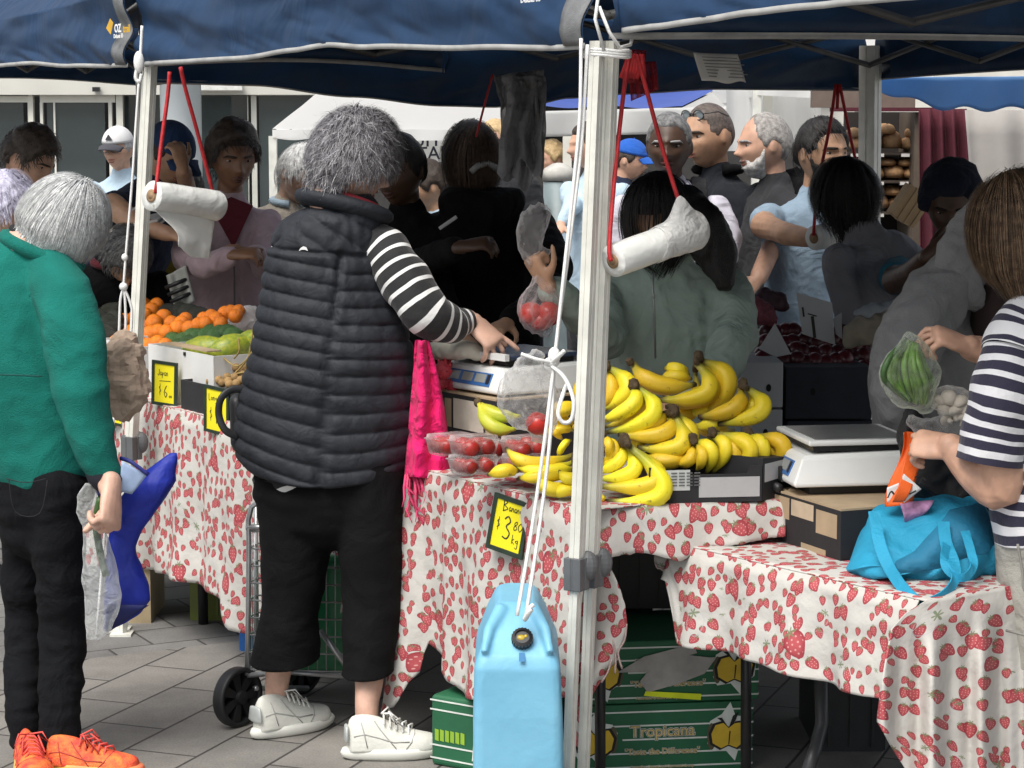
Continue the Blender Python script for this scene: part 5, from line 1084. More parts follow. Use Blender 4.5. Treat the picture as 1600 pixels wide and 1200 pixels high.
for i, (x, y, r) in enumerate([(150, 270, 60), (130, 350, 58), (215, 380, 50), (170, 220, 40), (240, 400, 40), (190, 460, 44), (130, 450, 40)]):
    px, py = z7(x, y); Y_ = 5.95+.02*i
    if dpr is None:
        m = MB(); m.ball((0, 0, 0), (1, 1, 1.15), 22, 16)
        for q in range(22):
            a, b = q*2.4, -.8+1.7*q/22; d = V((math.cos(a)*math.cos(b), math.sin(a)*math.cos(b), math.sin(b)*1.1)); m.tube([d*.85, d*1.1+V((0, 0, .1)), d*1.3+V((0, 0, .35))], [.26, .17, .02], 6, sq=.4)
        dpr = m.out('dragon_fruit', drg, loc=(0, 0, 0)); o = dpr
    else: o = dpr.copy(); COL.objects.link(o)
    o.location = at(px, py, Y_); o.scale = (r/4.617*mpx(Y_),)*3; o.rotation_euler = (rnd.uniform(-.6, .6), rnd.uniform(-.6, .6), i); tag(o, 'pink red dragon fruit heaped between the scarf and the scale', 'dragon fruit', 'dragon fruit by the scale')
def bagmesh(chains, name, mat, label, voxel=.007, amp=.012, f=(26, 26, 16), seed=0, cat='bag', parent=None, grp=None, sm=3):
    m = MB()
    for c in chains: m.chain(c, 4, 16)
    me = crease(solid(m, voxel, sm), amp, f, seed); o = place(me, name, mat, parent)
    if not parent: tag(o, label, cat, grp)
    return o
cb_ = film('clear_bag', (.80, .81, .82), .16, .2)
bagmesh([[(838, 556, 5.16, 10), (830, 578, 5.16, 28, 22), (828, 610, 5.18, 48, 34), (832, 636, 5.18, 46, 34), (842, 662, 5.18, 27, 24), (845, 676, 5.18, 16)]], 'produce_bag', cb_, 'crumpled clear plastic bag with a red fruit slumped beside the scale', .006, .02, (24, 24, 14), 4)
fruit('tomato', tom, at(840, 662, 5.16), 19*mpx(5.16), 'red fruit in the bottom of the slumped clear bag', 'red fruit', None, (0.3, .2, 0), tsh, 'red_fruit')
bagmesh([[(676, 548, 6.0, 12), (700, 547, 5.98, 14, 20), (735, 548, 5.95, 13, 24), (752, 556, 5.94, 8)]], 'paper_bag', M('pale_paper', (.62, .61, .52), .75, var=.06, bump=.2, bs=40), 'pale folded paper bag lying on the scale under the hand', .006, .012, (20, 20, 20), 8)
# bag of tomatoes held up by the vendor
hbf = film('frosted_bag', (.84, .82, .82), .14, .3); Yh = 6.0
bagmesh([[(848, 418, Yh, 8), (848, 440, Yh, 17), (846, 466, Yh, 31), (843, 488, Yh, 34), (846, 506, Yh, 25), (850, 515, Yh, 12)], [(843, 420, Yh, 9), (835, 405, Yh, 14), (828, 375, Yh, 20, 12), (836, 345, Yh, 23, 14), (848, 330, Yh, 16, 10)], [(836, 405, Yh, 8), (852, 396, Yh, 9, 6), (858, 392, Yh, 4)]], 'tomato_bag', hbf, 'knotted clear bag of tomatoes held up by the raised hand', .005, .012, (34, 34, 12), 6, grp=None)
for x, y, r in ((829, 490, 19), (858, 490, 20), (845, 502, 17)): fruit('tomato', tom, at(x, y, Yh), r*mpx(Yh), 'bright red tomato in the bag held by the raised hand', 'tomato', 'tomatoes in the held bag', (.4, x, 0), tsh, 'red_fruit')

# ---------------------------------------------------------------- shaded produce at the back right
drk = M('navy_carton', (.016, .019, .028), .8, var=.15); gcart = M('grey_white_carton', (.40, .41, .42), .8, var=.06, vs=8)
def pbox(name, x0, y0, x1, y1, Y, d, mat, label, hole=None, cat='box', grp='cartons behind the bananas'):
    t = thing(name, V((px_x((x0+x1)/2, Y), Y+d/2, at(x0, y1, Y).z)), label, cat, grp)
    a = at(x0, y0, Y); b = at(x1, y1, Y); bev(MB().box(((a.x+b.x)/2, Y+d/2, (a.z+b.z)/2), (b.x-a.x, d, a.z-b.z)).out('body', mat, t, smooth=False), .004)
    if hole:
        c = at(*hole, Y); k = mpx(Y); MB().prism([(4*k*math.cos(q), 6*k*math.sin(q)) for q in [i*PI/8 for i in range(16)]], c-V((0, .002, 0)), V((1, 0, 0)), V((0, 0, 1)), V((0, .0015, 0))).out('hand_hole', dark_hole, t, smooth=False)
    return t
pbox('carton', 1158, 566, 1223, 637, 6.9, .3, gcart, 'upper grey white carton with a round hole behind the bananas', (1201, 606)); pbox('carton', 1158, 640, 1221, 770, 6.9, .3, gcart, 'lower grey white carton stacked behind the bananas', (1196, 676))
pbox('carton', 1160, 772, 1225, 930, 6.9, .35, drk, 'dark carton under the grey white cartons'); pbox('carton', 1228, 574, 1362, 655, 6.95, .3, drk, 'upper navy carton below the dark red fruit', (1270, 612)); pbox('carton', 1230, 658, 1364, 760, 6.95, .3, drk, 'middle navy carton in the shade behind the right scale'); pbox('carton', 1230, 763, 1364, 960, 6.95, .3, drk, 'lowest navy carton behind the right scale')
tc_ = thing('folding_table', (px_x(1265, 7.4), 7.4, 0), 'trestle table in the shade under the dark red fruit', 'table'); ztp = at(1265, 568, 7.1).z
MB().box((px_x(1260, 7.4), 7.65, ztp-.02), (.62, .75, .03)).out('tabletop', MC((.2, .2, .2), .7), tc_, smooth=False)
for x in (-.28, .28):
    for y in (7.35, 7.98): MB().tube([(px_x(1260, 7.4)+x, y, 0), (px_x(1260, 7.4)+x, y, ztp-.035)], .014, 8).out('leg', black_metal, tc_)
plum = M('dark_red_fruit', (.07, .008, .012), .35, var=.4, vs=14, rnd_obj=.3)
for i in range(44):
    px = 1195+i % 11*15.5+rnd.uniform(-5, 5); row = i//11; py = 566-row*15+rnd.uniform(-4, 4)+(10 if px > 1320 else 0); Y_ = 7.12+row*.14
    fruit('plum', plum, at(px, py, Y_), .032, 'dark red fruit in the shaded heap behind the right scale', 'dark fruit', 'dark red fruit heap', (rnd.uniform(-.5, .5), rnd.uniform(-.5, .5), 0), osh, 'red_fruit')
def card(P, Y, label, marks=None):
    q = MB(); pts = [at(x, y, Y) for x, y in P]; T = V((0, .004, 0)); n = len(pts); q.add(pts+[p+T for p in pts], [tuple(range(n)), tuple(reversed(range(n, 2*n)))]+[(i, i+n, (i+1) % n+n, (i+1) % n) for i in range(n)])
    t = thing('price_card', pts[0], label, 'price card', 'white price cards'); q.out('card', gcart, t, smooth=False)
    if marks:
        k = MB()
        for st, w in marks: stroke(k, [(at(x, y, Y).x, at(x, y, Y).z) for x, y in st], (0, Y, 0), (1, 0, 0), (0, 0, 1), w)
        k.out('handwriting', pen, t, smooth=False)
card([(1244, 457), (1300, 473), (1305, 539), (1254, 522)], 7.05, 'white card with a thick black stroke standing in the dark fruit', [([(1269, 494), (1271, 510), (1273, 528)], .010), ([(1254, 480), (1256, 495)], .006), ([(1262, 490), (1276, 494)], .004)])
card([(1211, 505), (1236, 553), (1212, 558), (1186, 545)], 7.0, 'triangular white card standing in the dark fruit'); card([(1302, 498), (1315, 488), (1316, 530), (1306, 522)], 7.08, 'narrow white card turned edge on in the dark fruit')
bagmesh([[(1168, 462, 7.3, 8), (1178, 480, 7.3, 18), (1195, 492, 7.3, 18), (1205, 500, 7.3, 10)]], 'net_bag', M('pink_net', (.22, .06, .08), .7, var=.3, vs=60), 'pinkish net bag of onions beside the fruit heap', .007, .012, (40, 40, 40), 5)
bagmesh([[(1180, 470, 7.5, 10), (1200, 468, 7.5, 18, 14), (1222, 474, 7.5, 12)]], 'cabbage', M('dark_purple_leaf', (.05, .02, .03), .6, var=.3, vs=20), 'dark purple cabbage behind the net of onions', .007, .02, (22, 22, 22), 9, 'cabbage')
bagmesh([[(1325, 540, 7.0, 6), (1340, 520, 7.0, 22, 20), (1375, 515, 7.0, 24, 20), (1400, 500, 7.0, 18)]], 'produce_bag', M('brown_paper_dark', (.25, .22, .17), .8, var=.15, bump=.2, bs=30), 'brown paper sack of produce behind the grey hoodie', .008, .02, (18, 18, 18), 12)
bagmesh([[(1340, 490, 7.3, 8), (1365, 488, 7.3, 14), (1400, 480, 7.3, 10)]], 'produce_bag', M('grey_bag', (.30, .33, .36), .6, var=.1), 'pale grey plastic bag behind the brown sack', .008, .015, (22, 22, 22), 15)

# ---------------------------------------------------------------- cyan tote bag on the lower table
cy = M('cyan_fabric', (.014, .29, .48), .7, var=.1, vs=9, bump=.3, bs=420, bs2=9, bump2=.5); cyd = M('cyan_lining', (.012, .17, .30), .75, var=.15, vs=9, bump=.3, bs=60)
def resamp(P, n):
    Q = [V(p) for p in P]+[V(P[0])]; Ls = [0]
    for a, b in zip(Q, Q[1:]): Ls.append(Ls[-1]+(b-a).length)
    out = []
    for i in range(n):
        d = Ls[-1]*i/n; k = max(j for j in range(len(Ls)-1) if Ls[j] <= d+1e-9); out.append(Q[k].lerp(Q[k+1], (d-Ls[k])/max(1e-9, Ls[k+1]-Ls[k])))
    return out
base = [(1312, 893), (1335, 850), (1345, 818), (1352, 800), (1382, 786), (1432, 776), (1498, 772), (1538, 784), (1556, 830), (1562, 898), (1525, 930), (1478, 936), (1400, 914), (1345, 904)]
opn = [(1396, 884), (1400, 876), (1428, 862), (1445, 842), (1468, 818), (1484, 796), (1512, 790), (1535, 784), (1550, 815), (1554, 850), (1543, 866), (1522, 868), (1492, 878), (1470, 888), (1438, 894), (1405, 896)]
n = 84; ba, op = resamp(base, n), resamp(opn, n)
t = thing('tote_bag', bt(.12, .22, BZ+.008), 'cyan shopping tote slumped open on the end of the lower table', 'tote bag')
def trg(P, f): return [at(p.x, p.y, f(p)) for p in P]
mid = [a.lerp(b, .55)+V((0, -3)) for a, b in zip(ba, op)]
cen_ = sum(op, V((0, 0)))/n; cb2 = sum(ba, V((0, 0)))/n
Yof = lambda p: 4.80+max(0, (900-p.y))*.0013
R_ = [trg([cb2.lerp(p, .6) for p in ba], lambda p: 5.14), trg([cb2.lerp(p, .92) for p in ba], lambda p: 5.06), trg(ba, lambda p: 4.97+.0004*(900-p.y)), trg([a.lerp(b, .2) for a, b in zip(ba, op)], lambda p: Yof(p)+.05), trg(mid, lambda p: Yof(p)+.01), trg(op, lambda p: Yof(p)-.01)]
for i, r in enumerate(R_[1:5]):
    for j, p in enumerate(r): R_[i+1][j] = p+V((0, -.020*math.sin(j*.62+i*1.1)-.02*nz(p, 18, i), .005*math.sin(j*.9+i)))
m = MB(); m.rings(R_, False); o = m.out('outer', cy, t); q = o.modifiers.new('s', 'SUBSURF'); q.levels = q.render_levels = 1
m = MB(); m.rings([R_[5], trg([cen_.lerp(p, .86) for p in op], lambda p: Yof(p)+.03), trg([cen_.lerp(p, .66) for p in op], lambda p: Yof(p)+.10), trg([cen_.lerp(p, .3) for p in op], lambda p: Yof(p)+.17)], True); m.out('lining', cyd, t)
def strap(P, w, name='handle', mat=cy, par=t):
    m = MB(); Q = [at(*p[:3]) for p in catmull(P, 6)]; R = []
    for i, c in enumerate(Q):
        T = (Q[min(i+1, len(Q)-1)]-Q[max(i-1, 0)]).normalized(); A = T.cross(V((0, 1, .25))).normalized(); B = A.cross(T); R.append([c-A*w-B*.0015, c+A*w-B*.0015, c+A*w+B*.0015, c-A*w+B*.0015])
    m.rings(R, True); return m.out(name, mat, par, smooth=False)
strap([(1366, 800, 4.90), (1372, 840, 4.84), (1386, 880, 4.78), (1412, 920, 4.70), (1440, 942, 4.655), (1470, 934, 4.66), (1491, 908, 4.72), (1490, 880, 4.77), (1478, 848, 4.84), (1474, 815, 4.88)], .0135)
strap([(1508, 830, 4.86), (1517, 862, 4.80), (1521, 885, 4.76), (1508, 902, 4.73), (1490, 898, 4.74), (1476, 880, 4.77), (1478, 850, 4.82)], .010); strap([(1432, 868, 4.86), (1440, 880, 4.84), (1438, 890, 4.82), (1425, 888, 4.83)], .006)
m = MB(); m.grid(lambda u, v: at(lerp(lerp(1404, 1458, u), lerp(1412, 1434, u), v), lerp(784-4*u, 818-10*u, v), Yof(V((0, 800)))+.015)+V((0, -.03*math.sin(PI*v)*.6-.012, 0)), 10, 10); thick(m.out('printed_patch', M('pink_print', (.38, .20, .36), .8, var=.35, vs=70), t), .001)

# black and orange bag behind the tote, held open
ob = film('black_liner', (.01, .01, .012), .98, .5)
blk_bag = M('black_bag_fabric', (.012, .012, .014), .6, var=.3, bump=.3, bs=40); org = M('orange_fabric', (.72, .11, .008), .6, var=.1, vs=12, bump=.2, bs=90); wht = M('printed_white_panel', (.68, .68, .66), .6, var=.06)
t = thing('shopping_bag', at(1450, 770, 5.1), 'black shopping bag with an orange and white front held open by the striped woman', 'shopping bag')
m = MB(); m.chain([(1425, 655, 5.06, 14, 20), (1440, 690, 5.08, 34, 40), (1470, 735, 5.1, 52, 50), (1500, 775, 5.12, 60, 55)], 5); m.chain([(1420, 660, 5.0, 8), (1415, 690, 5.0, 10)]); me = crease(solid(m, .008, 3), .03, (16, 16, 12), 3); place(me, 'body', blk_bag, t)
def of(u, v): return at(lerp(lerp(1412, 1428, u), lerp(1385, 1428, u), sstep(0, 1, v))+4*math.sin(v*5), lerp(676, lerp(790, 780, u), v), 4.97)+V((0, .02*math.sin(u*3+v*3)-.02*v, 0))
thick(MB().grid(of, 12, 30).out('orange_panel', org, t), .002)
thick(MB().grid(lambda u, v: at(lerp(lerp(1424, 1446, u), lerp(1394, 1412, u), v), lerp(lerp(692, 716, u), 784, v), 4.90)+V((0, .012*math.sin(v*6), 0)), 10, 20).out('orange_panel', org, t), .002)
thick(MB().grid(lambda u, v: at(lerp(lerp(1410, 1412, u), lerp(1412, 1440, u), v), lerp(lerp(745, 740, u), lerp(786, 764, u), v), 4.895), 8, 8).out('white_panel', wht, t), .002)
thick(MB().grid(lambda u, v: at(lerp(1386, 1406, u), lerp(762, 786, v)-8*u, 4.95), 6, 6).out('white_panel', wht, t), .002)
k = MB(); Z_ = V((.5, 0, .85))
for i, (x, y, a) in enumerate(((1434, 744, .3), (1441, 750, .2), (1426, 770, .2), (1392, 772, -1.3))): stroke(k, [(-.008, -.006), (.0, .006), (.008, -.004)] if i % 2 else [(-.008, 0), (.008, .002)], at(x, y, 4.885), (1, 0, .4), (0, 0, 1), .004)
k.out('printed_mark', blk, t, smooth=False)
# bag of green vegetables and bag of mushrooms
cuc = M('pale_green_veg', (.10, .20, .035), .45, var=.5, vs=30, bump=.2, bs=80); cucd = M('dark_green_veg', (.03, .075, .018), .5, var=.4, vs=25)
t = thing('vegetable_bag', at(1425, 640, 4.95), 'clear bag of long green vegetables held up by the striped woman', 'bag')
for i in range(26):
    u = (i*.618) % 1; e = rnd.uniform(-4, 4); m = MB(); P = [(1416+u*18, 530+u*8, 4.96), (1392+u*52+e, 562+u*8, 4.92+.07*((i*.37) % 1)), (1386+u*74+e, 594+u*12, 4.92+.07*((i*.37) % 1)), (1414+u*34-e, 626+u*8, 4.95)]
    Q = [at(*p) for p in catmull(P, 5)]; m.tube(Q, [(.003+.0046*math.sin(PI*min(1, (j+1)/len(Q)))) for j in range(len(Q))], 9); m.out('vegetable', cuc if i % 4 else cucd, t)
bagmesh([[(1420, 524, 4.94, 8), (1424, 550, 4.94, 34, 26), (1424, 585, 4.94, 50, 32), (1432, 612, 4.94, 38, 30), (1446, 632, 4.95, 16)]], 'film', film('wrap_film', (.75, .82, .72), .06, .1), '', .007, .01, (24, 24, 14), 7, parent=t)
mush = M('mushroom', (.55, .50, .42), .7, var=.12, vs=18)
t = thing('mushroom_bag', at(1490, 650, 4.9), 'clear bag of pale mushrooms beside the striped sleeve', 'bag')
for x, y, r in ((1465, 628, 13), (1482, 622, 14), (1500, 630, 15), (1474, 640, 13), (1492, 645, 15), (1512, 640, 14), (1480, 655, 12), (1505, 655, 13)):
    m = MB(); m.lathe([(.02, -.2), (.35, -.25), (.9, -.1), (1, .15), (.8, .55), (.4, .8), (.02, .85)], n=14); m.lathe([(.02, -.9), (.3, -.88), (.33, -.2), (.02, -.15)], n=10); o = m.out('mushroom', mush, t)
    k = r*mpx(4.98); RR = Matrix.Rotation(rnd.uniform(-1.2, 1.2), 4, 'Y') @ Matrix.Rotation(rnd.uniform(-1, 1), 4, 'X'); o.data.transform(Matrix.Translation(V(t['o']))); o.data.transform(Matrix.Translation(at(x, y, 4.98)-V(t['o'])) @ RR @ Matrix.Scale(k, 4))
bagmesh([[(1462, 622, 4.96, 16, 14), (1485, 628, 4.96, 26, 18), (1505, 645, 4.96, 30, 20), (1490, 668, 4.96, 26, 18), (1450, 672, 4.96, 18, 12), (1425, 660, 4.97, 10)]], 'film', film('mushroom_film', (.8, .8, .78), .12, .15), '', .007, .012, (26, 26, 20), 11, parent=t)

# ---------------------------------------------------------------- shopping trolley behind the grey haired woman
t = thing('shopping_trolley', (px_x(440, 6.25), 6.25, 0), 'wheeled wire shopping trolley parked behind the grey haired woman', 'trolley'); wire = M('trolley_wire', (.42, .43, .44), .35, metal=.7, var=.15); fr = MB()
Ya, Yb2 = 6.02, 6.32
def tb_(P, r): fr.tube([at(*p) for p in P], r, 8)
tb_([(386, 1055, Ya), (388, 960, Ya), (389, 850, Ya), (388, 812, Ya), (393, 792, Ya), (405, 784, Ya), (432, 784, Ya)], .0075)
tb_([(386, 1055, Ya), (450, 1050, Ya), (560, 1058, Ya)], .008); tb_([(500, 985, Ya), (548, 1050, Ya)], .009); tb_([(560, 1058, Ya), (556, 900, Ya), (550, 790, Ya)], .006)
tb_([(400, 790, Yb2), (402, 1040, Yb2)], .006); tb_([(560, 1040, Yb2), (552, 790, Yb2)], .006); tb_([(384, 824, Ya), (432, 823, Ya)], .008); tb_([(398, 1075, Ya+.02), (480, 1075, Yb2)], .008)
fr.out('frame', wire, t); wr = MB()
for y in range(830, 1050, 27): wr.tube([at(388, y, Ya), at(556, y+4, Ya)], .0028, 5); wr.tube([at(388, y, Ya), at(402, y-8, Yb2)], .0028, 5); wr.tube([at(402, y-8, Yb2), at(556, y-6, Yb2)], .0028, 5)
for x in range(398, 556, 14): wr.tube([at(x, 828, Ya), at(x, 1050, Ya)], .0018, 4)
for k_ in range(1, 5): wr.tube([at(388+k_*3, 828, Ya+.06*k_), at(388+k_*3, 1046, Ya+.06*k_)], .0018, 4)
wr.out('wire_basket', wire, t)
def wheel(px, Y_, r, par):
    c = at(px, 1050, Y_); c.z = r; Rw = V((.80, -.6, 0)).to_track_quat('Z', 'Y').to_matrix(); w = MB()
    w.lathe([(r*.84, -.018), (r*.97, -.018), (r, -.012), (r, .012), (r*.97, .018), (r*.84, .018), (r*.84, -.0181)], c, 40, 0, Rw); wo = w.out('wheel', M('wheel_rubber', (.011, .011, .012), .55, var=.2), par)
    h = MB(); h.lathe([(.002, -.02), (r*.22, -.02), (r*.24, .0), (r*.22, .022), (.002, .024)], c, 20, 0, Rw)
    for i in range(7):
        a = i*2*PI/7; d0 = V((math.cos(a), math.sin(a), 0)); d1 = V((-math.sin(a), math.cos(a), 0)); P = [d0*r*.2+d1*r*.10, d0*r*.2-d1*r*.10, d0*r*.86-d1*r*.2, d0*r*.86+d1*r*.2]
        h.add([c+Rw @ (p+V((0, 0, z))) for z in (-.010, .010) for p in P], [(0, 1, 2, 3), (7, 6, 5, 4), (0, 4, 5, 1), (1, 5, 6, 2), (2, 6, 7, 3), (3, 7, 4, 0)])
    h.out('rim', black_plast, wo, smooth=False)
wheel(371, 6.0, .084, t); wheel(470, 6.36, .084, t)
t = thing('trolley_bag', (px_x(500, 6.35), 6.35, .2), 'glossy green bag standing in the shopping trolley', 'bag'); m = MB()
m.rings([[V((px_x(x, 6.17)*1, 6.17+y, at(500, py, 6.17).z)) for x, y in ((408+g, -.08), (552-g, -.08), (552-g, .14), (408+g, .14))] for py, g in ((1045, 8), (960, 2), (880, 0), (862, 10))])
o = m.out('body', M('glossy_green_bag', (.008, .17, .06), .3, var=.25, vs=9, bump=.5, bs=12), t, smooth=False); bev(o, .02, 3)
# ================================================================ people: one continuous skin each; clothes and hair as children
def skin(c, n='skin'): return M(n, c, .5, var=.16, vs=24, bump=.12, bs=320, sss=.12)
sk_l = skin((.56, .33, .23)); sk_p = skin((.58, .36, .27)); sk_t = skin((.48, .28, .175)); sk_b = skin((.20, .10, .055)); sk_d = skin((.075, .038, .022))
def hairm(c, c2): return M('hair', c, .45, vs=60, col2=c2, bump=.5, bs=260, rnd_isl=.35, spec=.4)
h_blk = hairm((.006, .005, .005), (.018, .015, .013)); h_dk = hairm((.02, .013, .009), (.05, .035, .025)); h_br = hairm((.055, .028, .013), (.12, .07, .035)); h_gry = hairm((.20, .20, .20), (.42, .42, .42)); h_wht = hairm((.45, .45, .45), (.72, .72, .70)); h_bld = hairm((.35, .24, .12), (.52, .38, .2))
def fabric(n, c, rough=.9, bump=.25, bs=260, b2=.5, bs2=8, var=.1, sheen=.2, vs=12): return M(n, c, rough, var=var, vs=vs, bump=bump, bs=bs, bump2=b2*1.35, bs2=bs2, sheen=sheen*.3, spec=.18)
eye_w = MC((.30, .27, .25), .3); eye_d = MC((.015, .008, .005), .15); lip_m = MC((.32, .12, .09), .45); lip_d = MC((.09, .035, .03), .45)
def hpt(th, ph):
    c = math.cos(ph); dx, dy, dz = c*math.sin(th), -c*math.cos(th), math.sin(ph); x, y, z = .335*dx, .43*dy, .5*dz
    t = sstep(-.02, -.5, z); x *= 1-.30*t; y *= (1-.45*t) if y > 0 else (1+.10*t)
    if dy < -.05:
        g = lambda a, b, sx, sz: math.exp(-((x-a)/sx)**2-((z-b)/sz)**2)
        q = .055*g(0, .03, .045, .11)+.115*g(0, -.09, .055, .055)+.025*g(0, .11, .25, .04)-.03*g(0, .07, .06, .03)
        for s in (-1, 1): q += .045*g(s*.06, -.115, .035, .035)-.045*g(s*.145, .035, .07, .05)+.02*g(s*.19, -.07, .08, .08)
        q += .034*g(0, -.212, .10, .026)+.036*g(0, -.272, .085, .026)-.014*g(0, -.335, .09, .03)+.035*g(0, -.42, .10, .07)-.02*g(0, -.243, .12, .010)
        y -= q*min(1, -dy*1.6)
    return V((x, y, z))
def kf(K, x):
    x = abs(x)
    for (a, A), (b, B) in zip(K, K[1:]):
        if a <= x <= b: return lerp(A, B, sstep(a, b, x))
    return K[-1][1]
SHORT = [(0, .27), (35, .25), (55, .16), (66, -.02), (78, -.10), (92, .02), (106, .0), (122, -.26), (180, -.34)]
CROP = [(0, .31), (35, .30), (52, .24), (64, .05), (78, -.02), (92, .06), (110, .02), (130, -.22), (180, -.30)]
RECEDE = [(0, .47), (30, .42), (50, .34), (62, .12), (78, -.05), (92, .04), (108, .0), (125, -.26), (180, -.34)]
LONG = [(0, .27), (35, .24), (55, .10), (70, -.35), (90, -.5), (180, -.5)]
BALD = [(0, .8), (70, .6), (90, .2), (110, .12), (130, .05), (180, -.05)]
def hair_cap(Mx, K, tk, mat, par, seed=0, top=1., rough_=.25, name='hair', beard=None, freq=9):
    m = MB(); nl, nt_ = 64, 44; vs = []
    R = []
    for i in range(nt_+1):
        ph = -PI/2+PI*i/nt_; ring = []
        for j in range(nl):
            th = -PI+2*PI*j/nl; p = hpt(th, ph); n = V((p.x/.112, p.y/.185, p.z/.25)).normalized(); a = math.degrees(abs(th))
            if beard:
                k = (kf(beard, a)-p.z)*12; k = min(k, (78-a)*.12, (p.z+.62)*9)
                if abs(p.x) < .10 and abs(p.z+.243) < .034: k = -1
            else: k = (p.z-kf(K, a))*11
            k = max(-1, min(1, k)); w = sstep(0, 1, k)
            off = -.05 if k <= 0 else lerp(-.005, tk*(1+rough_*nz(p, freq, seed)+.4*rough_*nz(p, freq*2.6, seed))*(1+(top-1)*sstep(0, .5, p.z)), w)
            ring.append(Mx @ (p+n*off))
        R.append(ring)
    m.rings(R, True); return m.out(name, mat, par)
def strands(Mx, K, n, L, w, mat, par, seed=0, lift=.04, grav=.3, jit=.25, crown=(0, .18, .5), tk=.05, name='hair', steps=6, fall=False, out=1.0, a_lim=(0, 180), curl=0., zmin=None, phr=(-35, 90), stick=.9, tuck=.12):
    n = int(n*1.9); w *= .5; r = random.Random(seed); m = MB(); cr = V(crown); cnt = 0; sc = Mx.to_scale().x; Mi = Mx.to_3x3(); down = (Mx.inverted().to_3x3() @ V((0, 0, -1))).normalized()
    while cnt < n:
        th = r.uniform(-PI, PI); sp_ = r.uniform(math.sin(rad(phr[0])), math.sin(rad(phr[1]))); ph = math.asin(sp_); a = math.degrees(abs(th)); p = hpt(th, ph)
        if p.z < kf(K, a) or not a_lim[0] <= a <= a_lim[1]: continue
        cnt += 1; nn = V((p.x/.112, p.y/.185, p.z/.25)).normalized(); c = p+nn*tk*r.uniform(.35, .95)
        fl = (p-cr); fl = fl-nn*fl.dot(nn); d = (fl.normalized() if fl.length > .02 else V((r.uniform(-1, 1), r.uniform(-1, 1), 0)))+nn*lift*r.uniform(.3, 2)+V((r.uniform(-1, 1), r.uniform(-1, 1), r.uniform(-1, 1)))*jit
        d.normalize(); ll = L*r.uniform(.6, 1.15)/steps; P = [c]; jv = V((r.uniform(-1, 1), r.uniform(-1, 1), r.uniform(-1, 1)))*curl
        for s in range(steps):
            d = (d+down*grav*(.4+s*.25)+jv*math.sin(s*1.7+cnt)).normalized()
            gn = V((c.x/.126, c.y/.2025, c.z/.27)).normalized(); o_ = d.dot(gn)
            if c.z > -.40: d = (d-gn*o_*stick+gn*lift*.25).normalized() if o_ > 0 else d
            if c.z < -.25 and tuck: h_ = V((c.x, c.y, 0)).normalized(); d = (d-h_*tuck).normalized()
            c = c+d*ll
            q = V((c.x/.355, c.y/.45, c.z/.52)); rr = q.length; lim = 1+tk*1.9*out*r.uniform(.75, 1.1)
            if rr < lim and c.z > -.46:
                c = c*(lim/rr if rr > .2 else 1); 
            P.append(c.copy()); d = (P[-1]-P[-2]).normalized()
        vs = []
        for i, q in enumerate(P):
            T = (P[min(i+1, steps)]-P[max(i-1, 0)]); S_ = T.cross(q).normalized(); ww = w*(1-.85*(i/steps)**2)*(.5 if i == 0 else 1); vs += [Mx @ (q-S_*ww), Mx @ (q+S_*ww)]
        m.add(vs, [(2*i, 2*i+1, 2*i+3, 2*i+2) for i in range(steps)])
    return m.out(name, mat, par)
def hmat(c, size, yaw, pitch, roll=0): return Matrix.Translation(c) @ Matrix.Rotation(rad(yaw), 4, 'Z') @ Matrix.Rotation(rad(pitch), 4, 'X') @ Matrix.Rotation(rad(roll), 4, 'Y') @ Matrix.Scale(size, 4)
def head_shape(m, Mx):
    nl, nt_ = 60, 46; R = []
    for i in range(nt_+1):
        ph = -PI/2+PI*i/nt_; ph = max(-PI/2+.02, min(PI/2-.02, ph)); R.append([Mx @ hpt(-PI+2*PI*j/nl, ph) for j in range(nl)])
    m.rings(R, True)
    for s in (-1, 1):
        q = MB(); q.ball((s*.33, .05, -.02), (.03, .075, .125), 12, 10, Matrix.Rotation(s*.35, 3, 'Z') @ Matrix.Rotation(-.2, 3, 'X')); m.add([Mx @ p for p in q.v], q.f)
def face_bits(Mx, par, brow=None, lips=lip_m, lidded=False):
    def front(x, z): # face surface at (x,z)
        best = None
        for i in range(-14, 15):
            for j in range(-14, 15):
                p = hpt(rad(j*3.6), rad(i*4.2)); d = (p.x-x)**2+(p.z-z)**2
                if best is None or d < best[0]: best = (d, p)
        return best[1]
    sc = Mx.to_scale().x
    for s in (-1, 1):
        p = front(s*.145, .035); c = Mx @ (p+V((0, .030, 0))); RR = Mx.to_3x3().normalized()
        e = MB(); e.ball(c, (.056*sc, .05*sc, (.015 if lidded else .022)*sc), 14, 10, RR, 0); e.ball(Mx @ (p+V((0, -.014, 0))), (.023*sc, .010*sc, .022*sc), 10, 8, RR, 1)
        e.out('eye', [eye_w, eye_d], par)
        if brow:
            b = MB(); P = [Mx @ (front(s*x, z)+V((0, -.008, 0))) for x, z in ((.055, .105), (.12, .125), (.19, .12), (.235, .09))]; b.tube(P, [.014*sc, .02*sc, .018*sc, .006*sc], 6, sq=.6); b.out('eyebrow', brow, par)
    l = MB()
    for z, a, t in ((-.222, .095, .020), (-.268, .08, .022)):
        P = [Mx @ (front(x, z+(.012 if abs(x) > .06 and z < -.25 else 0))+V((0, -.006+.12*x*x, 0))) for x in (-a, -a*.5, 0, a*.5, a)]; l.tube(P, [.004*sc, t*sc*.8, t*sc, t*sc*.8, .004*sc], 6, sq=.5)
    l.out('lips', lips, par)
